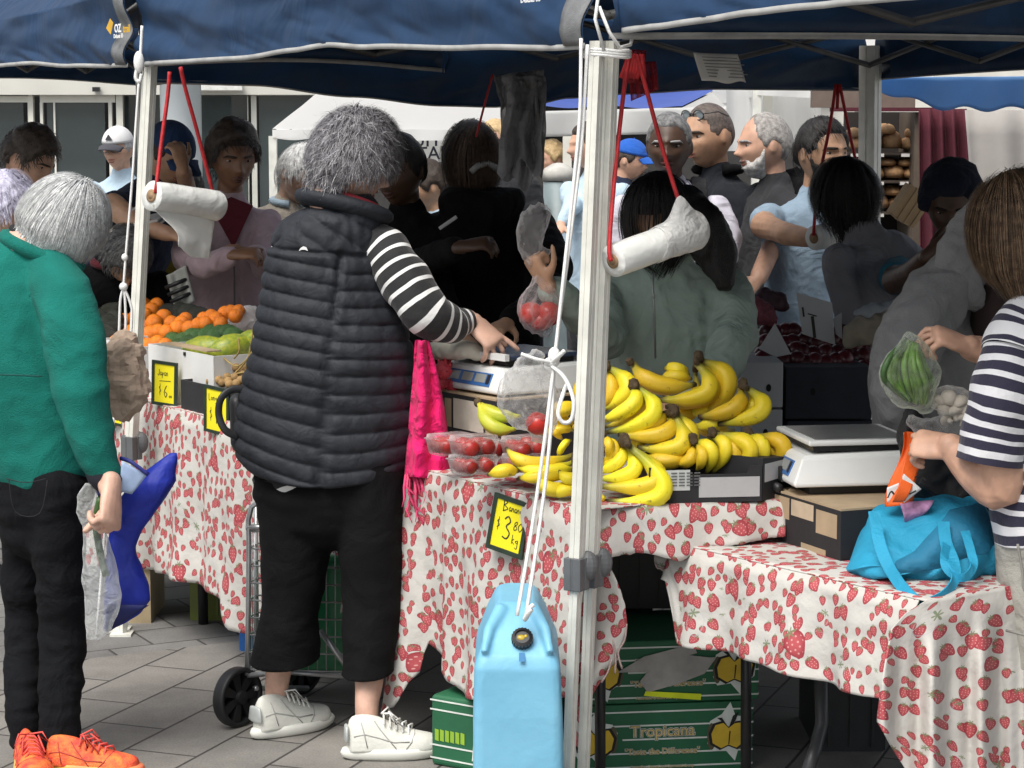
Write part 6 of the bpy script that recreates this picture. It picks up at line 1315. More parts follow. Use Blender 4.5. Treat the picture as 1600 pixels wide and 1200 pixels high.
def hand(m, Wp, D, N, s=1., curl=(20, 25, 15), side=1, spread=6, th=(.55, .8, .3), thc=.3):   # side +1: thumb on the D x N side
    D = V(D).normalized(); N = V(N); N = (N-D*N.dot(D)).normalized(); X = D.cross(N)*side; Wp = V(Wp)
    m.chain3([(Wp-D*.02*s, .027*s, .021*s), (Wp+D*.01*s, .030*s, .019*s), (Wp+D*.045*s, .039*s, .016*s), (Wp+D*.082*s, .040*s, .013*s)], 14, True, N)
    for i, L in enumerate((.066, .074, .070, .056)):
        cu = [c if not hasattr(c, '__len__') else c[i] for c in curl]
        b = Wp+D*(.080-.004*abs(i-1.4))*s+X*(.030-.0205*i)*s; ang = 0; d0 = (D+X*math.tan(rad(spread*(1.5-i)))).normalized(); P = [(b-d0*.02*s, .0095*s, .0095*s), (b, .0086*s, .0086*s)]; p = b
        for seg, c in zip((.46, .30, .24), cu):
            ang += c; d = d0*math.cos(rad(ang))-N*math.sin(rad(ang)); p2 = p+d*L*seg*s; P.append((p.lerp(p2, .55), .0078*s, .0078*s)); P.append((p2, .0079*s, .0079*s)); p = p2
        P[-1] = (P[-1][0], .0068*s, .0068*s); m.chain3(P, 10)
    b = Wp+D*.018*s+X*.026*s-N*.006*s; d = (D*th[0]+X*th[1]-N*th[2]).normalized(); p1 = b+d*.042*s; d2 = (d+D*thc-X*thc*1.0).normalized(); p2 = p1+d2*.030*s; d3 = (d2+D*thc*.6-X*thc*.9).normalized(); p3 = p2+d3*.024*s
    m.chain3([(b, .016*s, .016*s), (p1, .0115*s, .0115*s), (p2, .0098*s, .0098*s), (p3, .0078*s, .0078*s)], 10)
def shoe(par, heel, toe, w, upper, sole_m, lace_m=None, h=.085, nm='shoe'):
    heel, toe = V(heel), V(toe); L = (toe-heel).length; X = (toe-heel).normalized(); Yv = V((-X.y, X.x, 0)); Z = V((0, 0, 1)); m = MB(); R = []
    for u, hw, zt in ((0.02, .42, .75), (.06, .62, .95), (.16, .74, 1.0), (.3, .76, .96), (.42, .80, .82), (.55, .92, .66), (.7, 1.0, .50), (.84, .92, .42), (.94, .66, .36), (.99, .30, .26)):
        c = heel+X*L*u; ring = []
        for j in range(18):
            a = 2*PI*j/18; y = math.cos(a)*w/2*hw*(1 if math.sin(a) < .2 else (1-.35*(math.sin(a)-.2)*(zt > .6))); z = .026+h*zt*max(0, math.sin(a))-.004*max(0, -math.sin(a)); ring.append(c+Yv*y+Z*z)
        R.append(ring)
    m.rings(R, True); s = m.out(nm, upper, par); q = s.modifiers.new('s', 'SUBSURF'); q.levels = q.render_levels = 1
    m = MB(); R = []
    for z, g in ((.002, .93), (.008, 1.03), (.02, 1.07), (.032, 1.02)):
        ring = []
        for j in range(28):
            a = 2*PI*j/28; u = .5-.52*math.cos(a)*g; wv = .5*w*(.78+.26*sstep(.2, .75, u))*math.sin(a)*g; ring.append(heel+X*L*u+Yv*wv+Z*(z+(.018*max(0, u-.85) if z < .03 else 0)))
        R.append(ring)
    m.rings(R, True); m.out('sole', sole_m, s)
    if lace_m:
        m = MB(); K = [(0.02, .42, .75), (.06, .62, .95), (.16, .74, 1.0), (.3, .76, .96), (.42, .80, .82), (.55, .92, .66), (.7, 1.0, .50), (.84, .92, .42), (.94, .66, .36), (.99, .30, .26)]
        def sp(u, a): hw = interp([(q[0], q[1]) for q in K], u); zt = interp([(q[0], q[2]) for q in K], u); sn = math.sin(a); return heel+X*L*u+Yv*math.cos(a)*w/2*hw*(1 if sn < .2 else (1-.35*(sn-.2)*(zt > .6)))*.99+Z*(.026+h*zt*max(0, sn))
        for sg in (0, 1):
            f_ = lambda a: PI-a if sg else a
            for Q in ([(.08, .45), (.2, .5), (.34, .42), (.5, .35), (.66, .5)], [(.30, 1.0), (.36, .7), (.44, .42), (.52, .12)], [(.16, .9), (.19, .5), (.22, .12)], [(.62, .1), (.68, .5), (.72, 1.1), (.73, 1.57)]): m.tube([sp(u, f_(a)) for u, a in Q], .0015, 5)
        m.out('seam', MC(tuple(c*.55 for c in lace_m.node_tree.nodes['Color Ramp'].color_ramp.elements[0].color[:3]), .8), s); m = MB()
        for k in range(5):
            u = .40+.065*k; zt = .030+h*lerp(.86, .50, (u-.4)/.3); c = heel+X*L*u; m.tube([c-Yv*w*.27+Z*(zt-.018), c-Yv*w*.1+Z*(zt+.004), c+X*.012+Yv*w*.1+Z*(zt+.003), c+X*.012+Yv*w*.27+Z*(zt-.018)], .0028, 6)
        c = heel+X*L*.38+Z*(.03+h*.92)
        for sg in (-1, 1): m.tube([c, c+Yv*sg*.03+X*.02+Z*.008, c+Yv*sg*.045+X*.035-Z*.018, c+Yv*sg*.02+X*.02, c+Yv*sg*.03+X*.06-Z*.035], .0026, 6)
        m.out('laces', lace_m, s)
    return s
def person(label, h, Y, yaw=0, pitch=0, roll=0, size=.235, skin_=sk_l, hair=None, top=None, legs=None, byaw=None, bulk=1., lean=(0, 0), arms=(), length=.66, bits=True, brow=None, seed=1, vox=.0068, sleeve='long', collar=None, lips=None, amp=.012, extra_top=(), feet=True, grp=None, coll_m=None):
    Hc = at(h[0], h[1], Y); Mx = hmat(Hc, size, yaw, pitch, roll); by = rad(yaw*.6 if byaw is None else byaw); S = V((math.cos(by), math.sin(by), 0)); F = V((math.sin(by), -math.cos(by), 0))
    NB = Mx @ V((0, .13, -.42)); NB = NB+V((0, 0, -.055*size/.235)); ln = V((lean[0], lean[1], 0)); b = bulk
    sp = lambda z, f=0: NB+V((0, 0, z))+ln*(-z)/.5+F*f           # lean: shift of the hips relative to the neck
    skin_mb = MB(); head_shape(skin_mb, Mx); nk = Mx @ V((0, .10, -.25)); skin_mb.chain3([(nk, .050, .052), (nk.lerp(NB, .5), .050, .052), (NB, .056, .056), (sp(-.1), .09*b, .07), (sp(-.45), .10*b, .07), (sp(-.62), .11*b, .07)], 16, True, F)
    tp = MB(); T = [(0.00, .066, .066, 0), (-.03, .10, .08, 0), (-.06, .165, .095, 0), (-.11, .20, .112, .0), (-.22, .205, .125, .01), (-.38, .192, .125, .01), (-.52, .195, .13, .01), (-length, .20, .13, .01)]
    tp.chain3([(sp(z, f), w*b, d*b) for z, w, d, f in T], 24, True, F)
    pz = NB.z-.62; ar = list(arms)
    for k, s in enumerate((-1, 1)):
        a = ar[k] if k < len(ar) else None
        if a == 'none': continue
        sh = sp(-.10)+S*s*.175*b
        if a is None: P = [(sh, .065*b), (sp(-.36, .0)+S*s*.24*b, .052), (sp(-.60, .09)+S*s*.25*b, .040)]; hd = dict(D=V((0, 0, -1))+F*.25, N=S*s)
        else: P = [(sh, .065*b)]+[(at(*q[:3]), q[3]) for q in a['p']]; hd = a.get('hand', {})
        sl = a.get('sleeve', sleeve) if a else sleeve
        if sl == 'long': tp.chain3([(p, r, r) for p, r in [x for x in [(q[0], q[1]) for q in P]]], 14)
        else:
            e = P[0][0].lerp(P[1][0], .62); tp.chain3([(P[0][0], P[0][1], P[0][1]), (e, P[1][1]*1.12, P[1][1]*1.12)], 14)
        skin_mb.chain3([(p, r*.72 if sl == 'long' else r*.86, r*.72 if sl == 'long' else r*.86) for p, r in P], 12)
        W_ = P[-1][0]; pd = (P[-1][0]-P[-2][0]).normalized(); skin_mb.chain3([(W_-pd*.05, .027, .024), (W_+pd*.03, .025, .022)], 12)
        hand(skin_mb, W_+pd*.035, hd.get('D', pd), hd.get('N', V((0, -.3, 1))), hd.get('s', .95), hd.get('curl', (35, 40, 25)), hd.get('side', s))
    for f in extra_top: f(tp, sp, S, F)
    me = solid(skin_mb, vox, 2); root = place(me, 'person', skin_, None, V((Hc.x+ln.x*1.3, Hc.y+ln.y*1.3, 0))); tag(root, label, 'person', grp)
    me = crease(solid(tp, .011, 4), amp, (11, 11, 6), seed); place(me, 'top', top, root)
    if collar:
        c = MB(); P = []
        for i in range(15): a = -PI*.85+PI*1.7*i/14; P.append(NB+V((0, 0, .018))+S*math.sin(a)*.068-F*math.cos(a)*.066*1+F*.01+V((0, 0, -.02*(1+math.cos(a+PI))*.5)))
        c.tube(P, .016, 8, sq=1.4); c.out('collar', collar, root)
    if legs:
        lg_ = MB(); hip = sp(-.62); gz_ = hip.z
        lg_.chain3([(hip+V((0, 0, .05)), .175*b, .12*b), (hip+V((0, 0, -.08)), .175*b, .125*b)], 18, True, F)
        for s in (-1, 1): lg_.chain3([(hip+S*s*.09*b+V((0, 0, -.05)), .088*b, .092*b), (hip+S*s*.095+V((0, 0, -gz_*.45)), .066*b, .07*b), (hip+S*s*.10+V((0, 0, -gz_+.09)), .052, .055)], 14, True, F)
        me = crease(solid(lg_, .012, 3), .012, (10, 10, 5), seed+3); place(me, 'trousers', legs, root)
        if feet:
            for s in (-1, 1): c = V((hip.x, hip.y, 0))+S*s*.10; shoe(root, c-F*.08, c+F*.18, .095, black_plast, black_plast)
    if bits: face_bits(Mx, root, brow, lips or (lip_d if skin_ in (sk_d, sk_b) else lip_m), pitch > 15)
    return root, Mx, sp, S, F, NB
def cap(Mx, par, mat, brim_m=None, logo=None, bl=.34):
    m = MB(); R = []
    for i in range(10):
        ph = lerp(.14, PI/2-.03, i/9); R.append([Mx @ V((.375*math.cos(ph)*math.sin(t), (.48 if math.cos(t) < 0 else .47)*math.cos(ph)*-math.cos(t)+.0, .11+.46*math.sin(ph))) for t in [2*PI*j/32 for j in range(32)]])
    m.rings(R, True); m.ball(Mx @ V((0, 0, .575)), .02*Mx.to_scale().x, 8, 6); c = m.out('cap', mat, par)
    b = MB(); b.grid(lambda u, v: Mx @ V((lerp(-.34, .34, u)*(1-.12*v), -.30-.16*math.cos((u-.5)*2.6)-bl*v*math.cos((u-.5)*2.4), .17-.10*v-.35*(u-.5)**2)), 16, 8); thick(b.out('brim', brim_m or mat, c), .006)
    if logo: k = MB(); k.add([Mx @ V((x, -.475-.0*z, z)) for x, z in ((-.09, .27), (.09, .27), (.0, .40))]+[Mx @ V((x, -.44, z)) for x, z in ((-.09, .27), (.09, .27), (.0, .40))], [(0, 1, 2), (5, 4, 3), (0, 3, 4, 1), (1, 4, 5, 2), (2, 5, 3, 0)]); k.out('printed_mark', logo, c, smooth=False)
    return c
def glasses(Mx, par, mat, lens=None, up=0, back=0, nm='glasses'):
    m = MB(); sc = Mx.to_scale().x
    for s in (-1, 1):
        P = [Mx @ V((s*(.15+.115*math.cos(a)), -.445+back-.0*math.cos(a)+.1*abs(.15+.115*math.cos(a))**2*2, .03+up+.075*math.sin(a))) for a in [i*PI/10 for i in range(21)]]; m.tube(P, .010*sc, 6)
        m.tube([Mx @ V((s*.265, -.43+back+.02, .05+up)), Mx @ V((s*.36, -.15+back*.6, .05+up)), Mx @ V((s*.365, .05+back*.5, .02+up*.8))], .010*sc, 6)
    m.tube([Mx @ V((-.04, -.455+back, .05+up)), Mx @ V((0, -.46+back, .06+up)), Mx @ V((.04, -.455+back, .05+up))], .010*sc, 6); g = m.out(nm, mat, par)
    if lens:
        for s in (-1, 1):
            l = MB(); l.ball(Mx @ V((s*.15, -.445+back+.03, .03+up)), (.11*sc, .012*sc, .07*sc), 16, 8, Mx.to_3x3().normalized()); l.out('lens', lens, g)
c_navy = fabric('navy_cotton', (.014, .022, .048)); c_black = fabric('black_cotton', (.0035, .0035, .004), sheen=0); c_jean = fabric('dark_denim', (.014, .018, .028)); c_char = fabric('charcoal_cloth', (.02, .021, .024))
mauve = fabric('mauve_jacket', (.36, .27, .29), .7); beige = fabric('beige_knit', (.50, .44, .36), bs=160, bump=.5); ltblue = fabric('pale_blue_shirt', (.45, .58, .68)); white_c = fabric('white_shirt', (.60, .58, .66)); grey_tee = fabric('blue_grey_tee', (.26, .35, .44)); teal = fabric('teal_shirt', (.02, .15, .22)); hood_g = fabric('grey_sweat', (.21, .21, .212), bs=200); rain = fabric('sage_raincoat', (.33, .41, .35), .55, bump=.1, bs=90, b2=.6, bs2=7, sheen=.05); maroon_c = fabric('maroon_top', (.09, .012, .018)); olive_c = fabric('mustard_top', (.20, .15, .02)); grn_c = fabric('bright_green_collar', (.04, .30, .07)); pinkish = fabric('pale_pink_shirt', (.55, .42, .38))
# far left pair
r = person('elderly person with lavender grey curls at the far left edge', (4, 325), 8.2, 80, 22, top=grn_c, legs=c_black, hair=1, skin_=sk_l, seed=2, arms=('none', None), bits=False)
hair_cap(r[1], SHORT, .12, hairm((.30, .29, .38), (.55, .54, .66)), r[0], 3, rough_=.5, freq=5); strands(r[1], SHORT, 700, .35, .016, hairm((.32, .31, .42), (.62, .6, .72)), r[0], 3, .5, .12, .6, tk=.12, curl=.35)
r = person('man with tousled dark brown hair looking down at the far left', (46, 246), 9.3, 72, 34, size=.25, top=pinkish, legs=c_jean, skin_=sk_l, seed=3, brow=h_dk, lean=(-.12, 0))
hair_cap(r[1], SHORT, .09, h_dk, r[0], 5, top=1.3, rough_=.5, freq=5); strands(r[1], SHORT, 700, .17, .014, hairm((.035, .025, .02), (.10, .08, .065)), r[0], 5, .5, -.02, .5, tk=.09, curl=.3)
r = person('man in a white cap, glasses and pale blue shirt before the doors', (185, 233), 12.6, -18, 6, top=ltblue, legs=c_jean, skin_=sk_l, seed=4, brow=h_gry)
hair_cap(r[1], SHORT, .03, h_gry, r[0], 1); cap(r[1], r[0], M('white_cap', (.62, .62, .62), .8, var=.05), MC((.05, .05, .06), .8), MC((.05, .05, .06), .7)); glasses(r[1], r[0], MC((.15, .15, .15), .3))
# stooping man in blue cap with papers
r = person('man in a dark blue cap and navy shirt leaning over with papers', (263, 240), 8.9, 50, 32, size=.245, top=c_navy, legs=c_black, skin_=sk_t, seed=5, byaw=65, bulk=1.12, lean=(-.24, .08), sleeve='short', bits=True, brow=h_dk,
    arms=({'p': [(176, 322, 8.6, .062), (215, 352, 8.5, .048), (262, 365, 8.45, .036)], 'sleeve': 'short'}, {'p': [(300, 330, 9.0, .05), (287, 268, 8.75, .038)], 'hand': dict(D=(-.2, -.1, 1), N=(.6, -.6, 0), curl=(40, 50, 30))}))
hair_cap(r[1], SHORT, .03, h_dk, r[0], 2); cap(r[1], r[0], fabric('blue_cap', (.022, .05, .12)))
m = MB()
for k, (a, b) in enumerate((((166, 376), (250, 352)), ((168, 364), (246, 346)), ((206, 330), (250, 310)))): p, q = at(*a, 8.4), at(*b, 8.46); m.add([p, q, q+V((.02, .18, .03)), p+V((.02, .18, .03))]+[x+V((0, 0, .008)) for x in (p, q, q+V((.02, .18, .03)), p+V((.02, .18, .03)))], [(0, 1, 2, 3), (7, 6, 5, 4), (0, 4, 5, 1), (1, 5, 6, 2), (2, 6, 7, 3), (3, 7, 4, 0)])
tag(m.out('paper_sheets', MC((.62, .61, .58), .8), smooth=False), 'white papers held by the man in the dark blue cap', 'papers')
r = person('bent over person in maroon and black behind the left leg', (196, 396), 8.45, 40, 75, top=c_black, legs=c_black, skin_=sk_t, seed=6, bits=False, bulk=1.1, lean=(-.1, .25), length=.55, collar=maroon_c)
hair_cap(r[1], LONG, .045, hairm((.03, .03, .03), (.1, .1, .1)), r[0], 2); strands(r[1], LONG, 400, .3, .014, hairm((.04, .04, .04), (.14, .14, .14)), r[0], 8, .2, .1, .4, tk=.055)
r = person('person with bowed black hair in mustard behind the left bag roll', (284, 298), 9.3, 20, 60, top=olive_c, legs=c_black, skin_=sk_b, seed=7, bits=False, lean=(-.10, .12))
hair_cap(r[1], LONG, .05, h_blk, r[0], 4, rough_=.2); strands(r[1], LONG, 300, .4, .014, h_blk, r[0], 4, .2, .2, .3, tk=.055)
# mauve jacket
def vneck(tp, sp, S, F): pass
r = person('woman with short dark hair in a mauve jacket shaded by the canopy', (364, 246), 8.75, 22, 14, size=.255, top=mauve, legs=c_jean, skin_=sk_b, seed=8, brow=h_dk, byaw=12, bulk=.86, length=.72, amp=.016,
    arms=({'p': [(292, 402, 8.55, .062), (322, 416, 8.35, .050), (358, 402, 8.28, .040)], 'hand': dict(D=(1, -.15, .1), N=(0, -.5, .9), curl=(40, 50, 30))}, {'p': [(416, 420, 8.6, .06), (412, 404, 8.4, .045), (396, 398, 8.35, .038)], 'hand': dict(D=(-1, -.1, 0), N=(0, -.6, .8), curl=(45, 50, 30))}))
hair_cap(r[1], SHORT, .10, h_dk, r[0], 7, top=1.4, rough_=.4, freq=5); strands(r[1], SHORT, 800, .17, .012, hairm((.02, .018, .016), (.07, .06, .055)), r[0], 7, .6, -.02, .5, tk=.10, curl=.3)
mm = MB(); NB = r[5]; F, S = r[4], r[3]
mm.add([NB+F*.14+V((0, 0, -.20)), NB+F*.085-S*.085+V((0, 0, -.035)), NB+F*.075+V((0, 0, .0)), NB+F*.085+S*.085+V((0, 0, -.035)), NB+F*.10+V((0, 0, -.2))], [(0, 3, 2, 1), (4, 1, 2, 3), (0, 1, 4), (0, 4, 3)]); mm.out('undershirt', maroon_c, r[0], smooth=False)
zp = MB(); zp.tube([r[2](z, .155) for z in (-.22, -.35, -.5, -.66)], .004, 5); zp.out('zip', MC((.12, .1, .1), .5), r[0])
hb = thing('handbag', at(285, 455, 8.4), 'black and white striped bag carried in front of the mauve jacket', 'bag'); m = MB(); m.grid(lambda u, v: at(lerp(262, 292, u)+14*v, lerp(430, 486, v)-16*u, 8.4)+V((0, .02*math.sin(u*5), 0)), 8, 14); o = thick(m.out('body', MC((.35, .36, .33), .8), hb), .02)
m = MB()
for k in range(3): m.tube([at(258+k*4, 450+k*11, 8.375), at(292+k*3, 436+k*11, 8.375)], .008, 6)
m.out('stripe', black_plast, hb)
# old man in cardigan
r = person('white haired old man in a beige cardigan looking down', (470, 272), 9.6, 48, 34, size=.255, top=beige, legs=c_char, skin_=sk_l, seed=9, brow=h_wht, byaw=35, collar=ltblue, lean=(-.10, 0))
hair_cap(r[1], RECEDE, .05, h_wht, r[0], 3, rough_=.3); strands(r[1], RECEDE, 500, .2, .012, h_wht, r[0], 3, .15, .15, .25, tk=.05)
# dark vendors in the middle
r = person('dark silhouetted vendor right of the grey haired woman', (624, 266), 7.75, -25, 14, size=.25, top=c_black, legs=c_black, skin_=sk_d, seed=10, byaw=-10, brow=h_blk, bulk=1.05, arms=({'p': [(640, 420, 7.5, .055), (690, 396, 7.25, .045), (715, 388, 7.15, .038)], 'hand': dict(D=(1, -.2, .2), N=(0, -.5, .9))},))
hair_cap(r[1], SHORT, .05, h_blk, r[0], 3)
t = thing('phone', at(722, 342, 7.2), 'pale edged phone or card held by the dark silhouetted vendor', 'phone'); bev(MB().box(at(700, 348, 7.25), (.07, .008, .012), Matrix.Rotation(-.6, 3, 'Y')).out('body', MC((.4, .4, .4), .3), t, smooth=False), .002)
r = person('woman in profile with dark tied hair, lit face between the dark vendors', (668, 292), 10.2, -75, 14, top=ltblue, legs=c_jean, skin_=sk_t, seed=11, brow=h_dk, lean=(.08, 0))
hair_cap(r[1], SHORT, .07, h_dk, r[0], 6); hair_cap(hmat(r[1] @ V((0, .42, .02)), .16, 0, 0), [(0, -1), (180, -1)], .05, h_dk, r[0], 8)
long_br = hairm((.03, .018, .012), (.10, .06, .035))
r = person('vendor in a black hoodie with long brown hair, back to the bags', (738, 246), 7.9, 200, 5, size=.25, top=c_black, legs=c_black, skin_=sk_t, seed=12, byaw=200, bulk=1.28, length=.78, bits=False, arms=({'p': [(868, 420, 7.6, .068), (852, 470, 7.3, .055), (800, 500, 7.1, .045)]}, {'p': [(672, 400, 7.8, .066), (690, 470, 7.5, .05), (720, 520, 7.3, .042)]}),
    extra_top=(lambda tp, sp, S, F: tp.chain3([(sp(.0, -.06)-S*.1, .06, .07), (sp(-.03, -.11), .08, .09), (sp(.0, -.06)+S*.1, .06, .07)], 14),))
hair_cap(r[1], LONG, .045, h_dk, r[0], 2); strands(r[1], LONG, 900, .95, .014, long_br, r[0], 21, .1, .25, .2, tk=.05)
MB().tube([r[1] @ V((x, .50, z)) for x, z in ((-.2, -.2), (-.05, -.12), (.1, -.16), (.2, -.24))], .012, 6).out('hair_tie', MC((.3, .3, .3), .6), r[0])
r = person('person with light brown hair glimpsed behind the hanging carrier bags', (774, 222), 12.0, -20, 5, top=c_char, legs=c_jean, skin_=sk_l, seed=13, brow=h_br); hair_cap(r[1], LONG, .05, h_bld, r[0], 1, rough_=.4)
r = person('blond person far behind beside the litter bin', (862, 249), 15.2, -60, 10, top=c_char, legs=c_jean, skin_=sk_l, seed=14); hair_cap(r[1], SHORT, .10, h_bld, r[0], 1, rough_=.4)
r = person('person in a pale checked shirt behind the guy rope with an arm hanging', (920, 228), 11.5, -70, 5, top=ltblue, legs=c_char, skin_=sk_l, seed=15, arms=({'p': [(895, 320, 11.4, .05), (880, 345, 11.3, .034)]},)); hair_cap(r[1], SHORT, .05, h_dk, r[0], 1)
r = person('person in a bright blue cap behind the red cords', (984, 250), 13.6, 70, 12, top=c_navy, legs=c_jean, skin_=sk_l, seed=16, brow=h_dk); hair_cap(r[1], SHORT, .04, h_dk, r[0], 1); cap(r[1], r[0], fabric('bright_blue_cap', (.02, .10, .42)))
# men behind the banana end
r = person('dark skinned man with short grey hair in a pale shirt and black backpack', (1046, 228), 8.95, -10, 6, size=.265, top=white_c, legs=c_char, skin_=sk_d, seed=17, brow=h_gry, byaw=-12, bulk=1.08, collar=white_c, arms=(None, {'p': [(1140, 372, 8.9, .052), (1128, 440, 8.75, .042)], 'hand': dict(D=(-.3, -.2, -1), N=(.8, -.3, 0), s=.95)}))
hair_cap(r[1], CROP, .03, hairm((.05, .05, .05), (.2, .2, .2)), r[0], 3, rough_=.3)
NB, S, F = r[5], r[3], r[4]; m = MB(); m.tube([r[2](z, f)+S*x for x, z, f in ((.085, -.02, -.10), (.115, .035, -.02), (.135, -.03, .09), (.15, -.15, .135), (.155, -.30, .14), (.16, -.42, .09))], .032, 8, sq=.25); sb = thing('backpack', r[2](-.3, -.2), 'black backpack worn by the man in the pale shirt', 'backpack'); m.out('strap', fabric('black_webbing', (.01, .01, .012)), sb)
m = MB(); m.chain3([(r[2](-.02, -.18), .11, .06), (r[2](-.2, -.22), .15, .10), (r[2](-.42, -.2), .15, .09)], 16, True, F); place(solid(m, .012), 'body', c_black, sb)
r = person('man with cropped hair and sunglasses on his head in a dark jacket', (1108, 212), 9.6, -55, 8, size=.28, top=fabric('dark_jacket', (.013, .015, .02)), legs=c_jean, skin_=sk_t, seed=18, brow=h_dk, byaw=-35, bulk=1.2, length=.7)
hair_cap(r[1], CROP, .012, hairm((.05, .04, .035), (.13, .1, .085)), r[0], 3, rough_=.2); glasses(r[1], r[0], MC((.03, .03, .03), .3), MC((.28, .33, .35), .1), .33, .14, 'sunglasses')
m = MB(); NB, S, F = r[5], r[3], r[4]; m.tube([NB+V((0, 0, .03))+S*math.sin(a)*.085-F*math.cos(a)*.08 for a in [-2.4+4.8*i/14 for i in range(15)]], .024, 8, sq=1.5); m.out('collar', c_black, r[0])
r = person('balding man with a white beard in profile wearing a dark hooded top', (1196, 227), 9.45, -80, 6, size=.265, top=fabric('charcoal_tee', (.03, .031, .034)), legs=c_jean, skin_=sk_l, seed=19, brow=h_gry, byaw=-55, bulk=1.1, arms=(None, {'p': [(1212, 372, 9.2, .052), (1186, 432, 8.9, .044)], 'sleeve': 'short', 'hand': dict(D=(-.6, -.4, -.5), N=(.3, -.7, .6), curl=(30, 40, 20))}))
hair_cap(r[1], RECEDE, .035, hairm((.14, .13, .12), (.34, .32, .3)), r[0], 3, rough_=.3); hair_cap(r[1], None, .06, hairm((.30, .29, .28), (.6, .58, .55)), r[0], 4, name='beard', beard=[(0, -.165), (25, -.19), (42, -.22), (60, -.16), (75, -.02), (80, .05)])
m = MB(); NB, S, F = r[5], r[3], r[4]; m.chain3([(NB-F*.07-S*.12+V((0, 0, -.02)), .05, .05), (NB-F*.12+V((0, 0, .0)), .075, .07), (NB-F*.07+S*.12+V((0, 0, -.02)), .05, .05), (NB+S*.18-F*.02+V((0, 0, -.16)), .07, .08), (NB+S*.19+V((0, 0, -.32)), .06, .07)], 14); m.chain3([(NB-F*.09+V((0, 0, -.06)), .16, .07), (NB-F*.11+V((0, 0, -.35)), .17, .07), (NB-F*.1+V((0, 0, -.6)), .17, .07)], 16, True, F); place(crease(solid(m, .011), .014, (12, 12, 7), 4), 'hoodie', c_black, r[0])
m = MB(); c = at(1192, 418, 8.97); m.lathe([(.030, -.006), (.033, 0), (.030, .006)], c, 18, 0, (at(1186, 432, 8.9)-at(1212, 372, 9.2)).to_track_quat('Z', 'Y').to_matrix()); m.out('wristband', MC((.7, .7, .68), .6), r[0])
r = person('bearded dark haired man in a blue grey tee shirt reaching to the right', (1284, 240), 9.15, 32, 4, size=.275, top=grey_tee, legs=c_char, skin_=sk_t, seed=20, brow=h_blk, byaw=10, bulk=1.1, sleeve='short', length=.74, arms=({'p': [(1192, 352, 8.9, .062), (1230, 366, 8.65, .054), (1262, 372, 8.57, .044)], 'sleeve': 'short', 'hand': dict(D=(1, -.1, 0), N=(0, -.6, .7), curl=(40, 40, 25))}, None))
hair_cap(r[1], CROP, .06, h_blk, r[0], 3, top=1.2); strands(r[1], CROP, 300, .18, .012, h_blk, r[0], 3, .3, .05, .3, tk=.06); hair_cap(r[1], None, .035, h_blk, r[0], 4, name='beard', beard=[(0, -.165), (25, -.18), (42, -.20), (60, -.12), (75, .0), (80, .05)])
r = person('person with long black hair and a pale grey shirt before the far grey leg', (1322, 300), 7.75, -120, 20, top=fabric('dim_grey_shirt', (.22, .22, .24)), legs=c_black, skin_=sk_t, seed=21, bits=False, lean=(.20, 0), byaw=-140)
hair_cap(r[1], LONG, .05, h_blk, r[0], 2); strands(r[1], LONG, 900, .9, .015, h_blk, r[0], 23, .1, .25, .25, tk=.055)
t = thing('wooden_box', at(1420, 320, 8.6), 'tilted open brown paper bag held up in front of the bread', 'paper bag'); Rt = Matrix.Rotation(rad(33), 3, 'Y') @ Matrix.Rotation(.3, 3, 'Z'); c = at(1421, 321, 8.6)
m = MB()
for i in range(7): m.box(c+Rt @ V(((i-3)*.0165, .004*(i % 2), 0)), (.017, .05, .145-.004*abs(i-3)), Rt)
m.out('body', M('kraft_paper', (.42, .29, .16), .8, var=.12, bump=.15, bs=40), t, smooth=False); t.name = 'paper_bag'
r = person('vendor in a dark head covering and teal shirt working under the right canopy', (1487, 320), 7.6, -12, 22, size=.25, top=teal, legs=c_black, skin_=sk_d, seed=22, brow=h_blk, byaw=-25, bulk=1.05, sleeve='short', arms=({'p': [(1398, 440, 7.3, .052), (1432, 420, 7.05, .045), (1448, 402, 6.95, .036)], 'sleeve': 'short', 'hand': dict(D=(.6, -.3, .5), N=(-.3, -.6, .5))}, {'p': [(1530, 470, 7.3, .05), (1470, 450, 7.0, .038)], 'sleeve': 'short'}))
hair_cap(r[1], SHORT, .13, fabric('navy_headwrap', (.010, .014, .028)), r[0], 6, rough_=.2, name='head_covering', top=1.3)
# sage raincoat vendor with raised hand
r = person('vendor in a sage green raincoat bowed behind the bananas, black hair hanging', (1030, 338), 6.5, -22, 34, size=.25, top=rain, legs=c_black, skin_=sk_t, seed=23, bits=False, byaw=-4, bulk=1.06, length=.72, amp=.022,
    arms=({'p': [(948, 528, 6.35, .064), (900, 492, 6.12, .052), (862, 452, 6.02, .040)], 'hand': dict(D=(-.55, -.05, .9), N=(-.75, -.6, -.3), curl=(75, 85, 45), s=.92, side=1)}, {'p': [(1150, 520, 6.45, .07), (1120, 590, 6.3, .055), (1080, 620, 6.15, .042)]}),
    extra_top=(lambda tp, sp, S, F: tp.chain3([(sp(.03, .05)-S*.06, .03, .03), (sp(.02, .09), .03, .03), (sp(.03, .05)+S*.06, .03, .03)], 10),))
hair_cap(r[1], LONG, .06, h_blk, r[0], 2, rough_=.15); strands(r[1], LONG, 1100, .95, .015, h_blk, r[0], 27, .05, .3, .2, tk=.065, a_lim=(48, 180))
m = MB(); m.chain3([(r[1] @ V((.25, .1, .1)), .07, .06), (at(1100, 360, 6.42), .075, .06), (at(1122, 402, 6.42), .06, .05), (at(1132, 440, 6.4), .03, .03)], 12); place(crease(solid(m, .008), .012, (30, 30, 8), 2), 'hair', h_blk, r[0])
